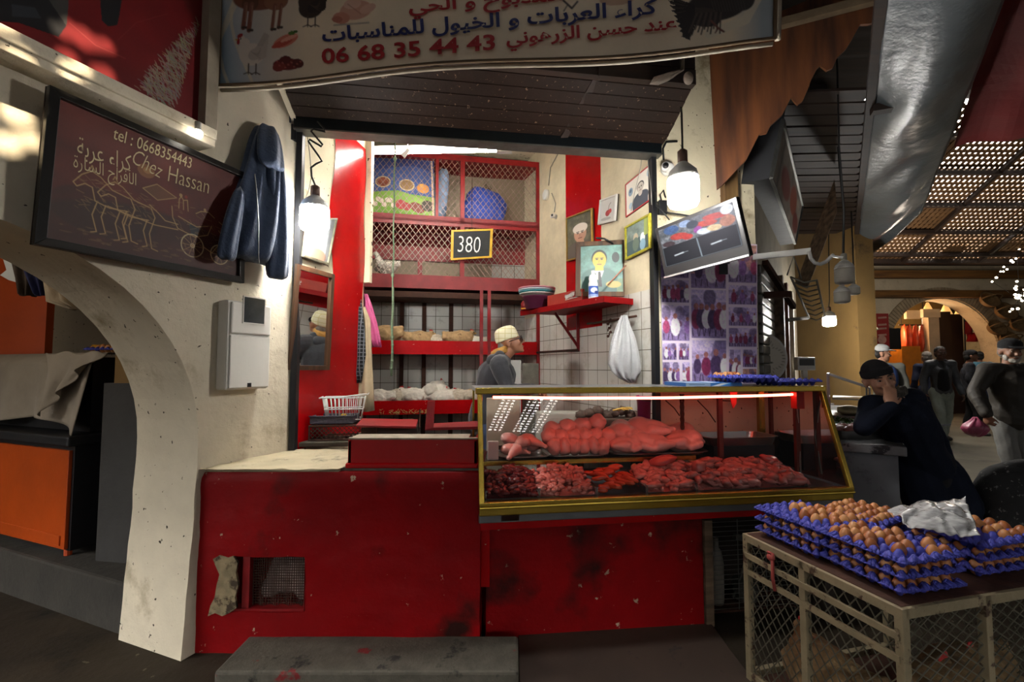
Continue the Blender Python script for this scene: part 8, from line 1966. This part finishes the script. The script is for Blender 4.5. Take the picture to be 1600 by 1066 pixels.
    if hood:
        b = MB(); b.cap(J['neck'] + R @ V((-.06, .07, -.02)) * k, J['neck'] + R @ V((.06, .07, -.02)) * k, .055 * k, .055 * k); b.cap(J['neck'] + R @ V((-.07, .0, .0)) * k, J['neck'] + R @ V((.07, .0, .0)) * k, .045 * k, .045 * k); blob('hood', b, hood, t, voxel=.009, world=True)
    if collar:
        b = MB(); b.lathe([(.062 * k, -.03), (.078 * k, -.025), (.082 * k, .01), (.072 * k, .03), (.060 * k, .025)], J['neck'] + V((0, 0, .035 * k)), 22, R); o = blob('scarf', b, collar, t, voxel=.007, world=True, nz=.008, nzs=25)
    if face: face_bits(t, hc, R, k, brow or HAIRK, beard)
    return t
SK1, SK2, SK3, SK4 = skinm('warm', '#9a6a50'), skinm('pale', '#a87c64'), skinm('dark', '#5e3f31'), skinm('olive', '#8a5f48')
CHAR = mat('charcoal_fleece', S('#2e2f34'), .95, 0, .2, 8, .4, 50, sheen=.2); JEANS = mat('blue_jeans', S('#26334d'), .9, 0, .25, 10, .3, 60); BLKC = mat('black_wool', S('#131316'), .95, 0, .2, 20, .3, 80)
NAVC = mat('dark_navy_coat', S('#101624'), .9, 0, .2, 5, .4, 24, spec=.2); GREYL = mat('grey_leather', S('#3f4248'), .5, 0, .25, 8, .3, 30); PALEJ = mat('pale_trousers', S('#8d968e'), .9, 0, .15, 8, .3, 40)
BROWNJ = mat('brown_black_jacket', S('#231e17'), .7, 0, .25, 7, .4, 24); GREYT = mat('grey_trousers', S('#6d6d6a'), .9, 0, .15, 8, .3, 40); SHOE = mat('dark_shoe', S('#17130f'), .5)

# the butcher: in profile behind the case, bent over his work
J = std(0, 0, 1.70, 0, z=0.0); Yb = 3.72
def pt(px, py, y): return at(px, py, y)
J['k'] = .97; J['yaw'] = PI / 2
J['head'] = pt(797, 535, Yb); J['neck'] = pt(782, 556, Yb); J['chest'] = pt(776, 588, Yb); J['waist'] = pt(764, 628, Yb); J['pelvis'] = pt(760, 655, Yb)
J['shA'] = pt(780, 570, Yb - .17); J['shB'] = pt(776, 570, Yb + .17); J['elA'] = pt(794, 611, Yb - .22); J['elB'] = pt(800, 612, Yb + .22); J['wrA'] = pt(824, 609, Yb - .08); J['wrB'] = pt(830, 608, Yb + .12)
for n, q in (('A', -1), ('B', 1)):
    x = J['pelvis'].x + .02; J['hip' + n] = V((x, Yb + .09 * q, .86)); J['kn' + n] = V((x + .03, Yb + .1 * q, .46)); J['an' + n] = V((x, Yb + .1 * q, .075)); J['toe' + n] = V((x + .15, Yb + .12 * q, .03))
Rb = rotm(PI / 2 - .05, -.32)
CAPM = tiles('cream_skullcap', S('#dcd6b4'), S('#c0b682'), .05, .04, .9)
t = person('man with glasses in a cream skullcap and charcoal fleece bending over the worktable', J, SK1, CHAR, JEANS, SHOE, ('skullcap', CAPM), 1, None, CHAR, facing=Rb, brow=HAIRG, collar=mat('ochre_scarf', S('#a87c3c'), .95, 0, .2, 14, .5, 50), vox=.008,
           handdir={'A': (V((.9, .3, -.15)), V((0, 0, -1)), .5, -1), 'B': (V((.9, -.2, -.2)), V((0, 0, -1)), .5, 1)}, thick=1.03)
P = lambda x, y, z: V(J['head']) + Rb @ V((x, y, z)) * J['k']
b = MB()
for q in (-1, 1): b.lathe([(.023, -.001), (.023, .001)], P(.031 * q, -.106, .0), 18, Rb @ Matrix.Rotation(PI / 2, 3, 'X')); b.tube([P(.055 * q, -.104, .004), P(.084 * q, -.03, .006), P(.084 * q, .02, .0)], .0028, 6)
for q in (-1, 1): b.tube([P(.031 * q + .024 * math.cos(a), -.106, .024 * math.sin(a)) for a in [2 * PI * i / 18 for i in range(18)]], .003, 6, True)
b.tube([P(-.008, -.107, .004), P(.008, -.107, .004)], .0026, 6); obj('glasses', b, BLACKP, t, world=True)
b = MB(); b.ell(P(0, .075, -.02), (.065, .035, .055), Rb); obj('grey_hair', b, HAIRG, t, smooth=True, world=True)

# the man leaning on the marble counter, hand to his face
J = std(0, 0, 1.70); Y = 3.02
J['head'] = at(1374, 592, Y - .05); J['neck'] = at(1394, 622, Y); J['chest'] = at(1412, 655, Y + .02); J['waist'] = at(1434, 700, Y + .05); J['pelvis'] = at(1449, 728, Y + .08)
J['shA'] = at(1362, 634, Y - .06); J['shB'] = at(1426, 624, Y + .04); J['elA'] = at(1350, 668, Y - .20); J['wrA'] = at(1360, 622, Y - .20); J['elB'] = at(1455, 672, Y + .10); J['wrB'] = at(1478, 718, Y + .05)
px_ = J['pelvis']
for n, q in (('A', -1), ('B', 1)):
    J['hip' + n] = px_ + V((.08 * q, .0, -.04)); J['kn' + n] = V((px_.x + .06 + .09 * q, Y + .02, .40)); J['an' + n] = V((px_.x + .14 + .1 * q, Y + .08, GZ + .075)); J['toe' + n] = V((px_.x + .12 + .12 * q, Y - .08, GZ + .03))
Rl = rotm(-.35, .05, -.30)
hd = J['head'] + Rl @ V((0, -.128, -.045)); J['wrA'] = hd + V((-.045, -.035, -.125)); dA = (hd - J['wrA']).normalized()
t = person('man in a black beanie and dark navy coat leaning over, hand at his mouth', J, SK2, NAVC, BLKC, SHOE, ('beanie', BLKC), 1, None, None, coat=.75, facing=Rl, brow=HAIRK, vox=.007,
           collar=mat('patterned_scarf', S('#4a463f'), .95, 0, .8, 60, .4, 80), handdir={'A': (dA, V((.25, .9, .1)), .35, -1)})
b = MB(); p = J['chest'] + V((.10, -.16, -.02)); b.beam(p, p + V((.065, .01, .004)), .004, .008); o = obj('chest_mark', b, mat('grey_thread', S('#6d7078'), .8), t, world=True); o['label'] = 'small pale chest mark'

# the man in the grey jacket walking towards the viewer
J = std(8.15 * 0 + (1468 - 800) / FPX * 8.7, 8.7, 1.80, -.25, .22)
t = person('man in an open grey jacket and pale trousers walking towards the stalls', J, SK3, GREYL, PALEJ, SHOE, None, HAIRK, None, GREYL, open_top=BLKC, facing=rotm(-.45))
# the man in the flat cap with the pink bag
J = std((1576 - 800) / FPX * 4.75, 4.75, 1.70, -.30, .18)
q = at(1529, 645, 4.70); J['wrA'] = V((q.x, 4.62, q.z)); J['elA'] = (J['shA'] + J['wrA']) / 2 + V((-.06, .06, .0)); 
t = person('white-bearded man in a dark cap and brown-black jacket carrying a pink bag', J, SK4, BROWNJ, GREYT, SHOE, ('flatcap', BLKC), HAIRG, mat('white_beard', S('#a8a39a'), .9, 0, .2, 60, .4, 120), None, facing=rotm(-.35, .1), brow=HAIRG, thick=1.18, vox=.009, handdir={'A': (V((0, -.1, -1)), V((1, .2, 0)), 1.0, 1)})
h = J['wrA'] + V((0, -.01, -.10))
drape('pink_bag', 'pink plastic bag carried by the man in the flat cap', 'plastic bag', [(1522, 1526, 652, h.y, .01), (1519, 1530, 656, h.y, .03), (1508, 1539, 664, h.y, .08), (1506, 1541, 670, h.y, .09), (1512, 1536, 678, h.y, .06), (1521, 1528, 682, h.y, .02)], mat('pink_carrier', S('#93415c'), .35, 0, .15, 12, .5, 30), amp=.010, n=36)
# further figures
J = std((1377 - 800) / FPX * 6.3, 6.3, 1.72, 2.6); t = person('person in a white cap and grey jacket with a blue backpack', J, SK2, mat('grey_cloth', S('#55554e'), .9, 0, .2, 8, .3), JEANS, SHOE, ('cap', mat('white_cap', S('#a9a9a8'), .8)), HAIRK, None, None, facing=rotm(1.2), vox=.011)
b = MB(); p = J['chest'] + V((-.06, -.17, 0)); b.ell(p, (.13, .08, .2)); o = blob('backpack', b, mat('blue_pack', S('#1f3a6e'), .8, 0, .2, 8, .3), t, voxel=.015, world=True)
b = MB(); b.tube([J['shB'] + V((-.02, -.08, .05)), J['shB'] + V((.06, -.10, -.08)), J['chest'] + V((.16, -.13, -.1))], .016, 6); obj('strap', b, mat('lime_strap', S('#8f9a2a'), .7), t, world=True)
J = std((1312 - 800) / FPX * 8.3, 8.3, 1.72, .3); person('man in a dark jersey standing behind the counter before the ochre wall', J, SK2, NAVC, BLKC, SHOE, ('flatcap', BLKC), HAIRK, HAIRK, None, facing=rotm(.2, .15), vox=.011)
J = std((1448 - 800) / FPX * 9.8, 9.8, 1.74, 2.8); person('person in a long dark blue coat walking away beside the grey-jacketed man', J, SK2, mat('blue_coat', S('#141d38'), .9, 0, .2, 8, .3), BLKC, SHOE, None, HAIRG, None, None, coat=.6, facing=rotm(2.9), face=False, vox=.011)
J = std((1514 - 800) / FPX * 9.6, 9.6, 1.76, .9, .1); person('man in a dark patterned jacket behind the grey-jacketed man', J, SK4, mat('dark_print', S('#1c1e26'), .9, 0, .9, 22, .3), BLKC, SHOE, ('flatcap', BLKC), HAIRK, None, None, facing=rotm(1.0), vox=.011)
J = std((1530 - 800) / FPX * 11.6, 11.6, 1.80, 2.6); person('person in a pale blue shirt far down the lane near the clothes rail', J, SK4, mat('pale_blue_shirt', S('#4f7f96'), .9, 0, .15, 8, .2), JEANS, SHOE, None, HAIRK, None, None, facing=rotm(2.6), face=False, vox=.012)
# rounded dark floral bundle at the picture edge
FLOR = mat('black_floral_cloth', S('#0c0c0e'), .9, 0, .3, 10, .3, 40, (S('#5a5a58'), .60, 26, .02))
q = onz(1585, 792, .35); b = MB(); c = at(1596, 770, 3.0)
b.ell((c.x, 3.0, c.z - .05), (.26, .2, .26)); b.cap((c.x - .1, 2.95, c.z - .1), (c.x - .18, 2.9, .25), .14, .16); b.cap((c.x + .1, 3.0, c.z), (c.x + .2, 3.0, .2), .2, .22); b.ell((c.x, 2.98, .18), (.34, .27, .22))
o = blob('cloth_bundle', b, FLOR, voxel=.014, nz=.02, nzs=7); o.location = (0, 0, 0); tag(o, 'rounded bundle of black floral cloth beside the eggs at the picture edge', 'bundle')
b = MB(); c = at(1500, 735, 3.05); b.lathe([(.05, 0), (.14, .05), (.17, .2), (.15, .36), (.1, .42)], (c.x, 3.05, GZ + .0), 22); 
o = solo('woven_sack', 'woven straw sack on the ground beside the dark coat', 'sack', b, WICK, smooth=True)

# ------------------------------------------------------------------ sub-parts: pieces that belong to a part of their thing
def nest(kind, child, parent):
    for o in [o for o in COL.objects if o.get('category') and o.name.split('.')[0] == kind]:
        ps = [c for c in o.children if c.name.split('.')[0] == parent]
        if not ps: continue
        for c in [c for c in o.children if c.name.split('.')[0] == child]:
            q = min(ps, key=lambda z: abs(z.data.vertices[0].co.x - c.data.vertices[0].co.x) if z.type == 'MESH' else 0)
            if q.matrix_basis == Matrix.Identity(4): c.parent = q
for kind, child, parent in (('meter_box', 'window', 'lid'), ('meter_box', 'window_frame', 'lid'), ('meter_box', 'catch', 'lower_cover'), ('hanging_lamp', 'cable', 'socket'), ('unlit_bulb', 'cable', 'socket'), ('lane_lamp', 'cable', 'socket'),
                            ('display_case', 'shelf_edge', 'shelf'), ('display_case', 'tube_holder', 'neon_tube'), ('display_case', 'patch', 'base_strip'), ('display_case', 'sill_rail', 'lower_rail'), ('roller_shutter', 'bottom_edge', 'bottom_bar'), ('roller_shutter', 'padlock', 'bottom_bar'),
                            ('person', 'hood', 'jacket'), ('person', 'shirt', 'jacket'), ('person', 'strap', 'backpack'), ('person', 'chest_mark', 'coat'), ('hanging_jacket', 'zip', 'body'), ('security_camera', 'lens', 'head'),
                            ('poultry_shelf', 'mesh_panel', 'mullion'), ('hook_rail', 'chain', 'bar'), ('dial_scale', 'dial', 'rim'), ('bleach_bottle', 'label', 'body'), ('drinks_carton', 'script_mark', 'body'), ('blue_carton', 'printed_lid', 'body'), ('blue_carton', 'printed_side', 'body'),
                            ('box_sign', 'picture_face', 'box'), ('monitor', 'silver_trim', 'case'), ('monitor', 'screen', 'case'), ('red_sign', 'pale_mark', 'panel'), ('counter_scale', 'display', 'body'), ('price_slate', 'chalk_figures', 'slate'),
                            ('shop_banner', 'lettering', 'printed_sheet'), ('chalkboard', 'chalk_writing', 'drawing'), ('masonry_counter', 'niche_mesh', 'niche_frame'), ('feed_sack', 'printed_face', 'body'), ('hen', 'comb', 'body'), ('hen', 'beak', 'body'), ('hen', 'eye', 'body')):
    nest(kind, child, parent)
bpy.data.scenes.remove(TMP)
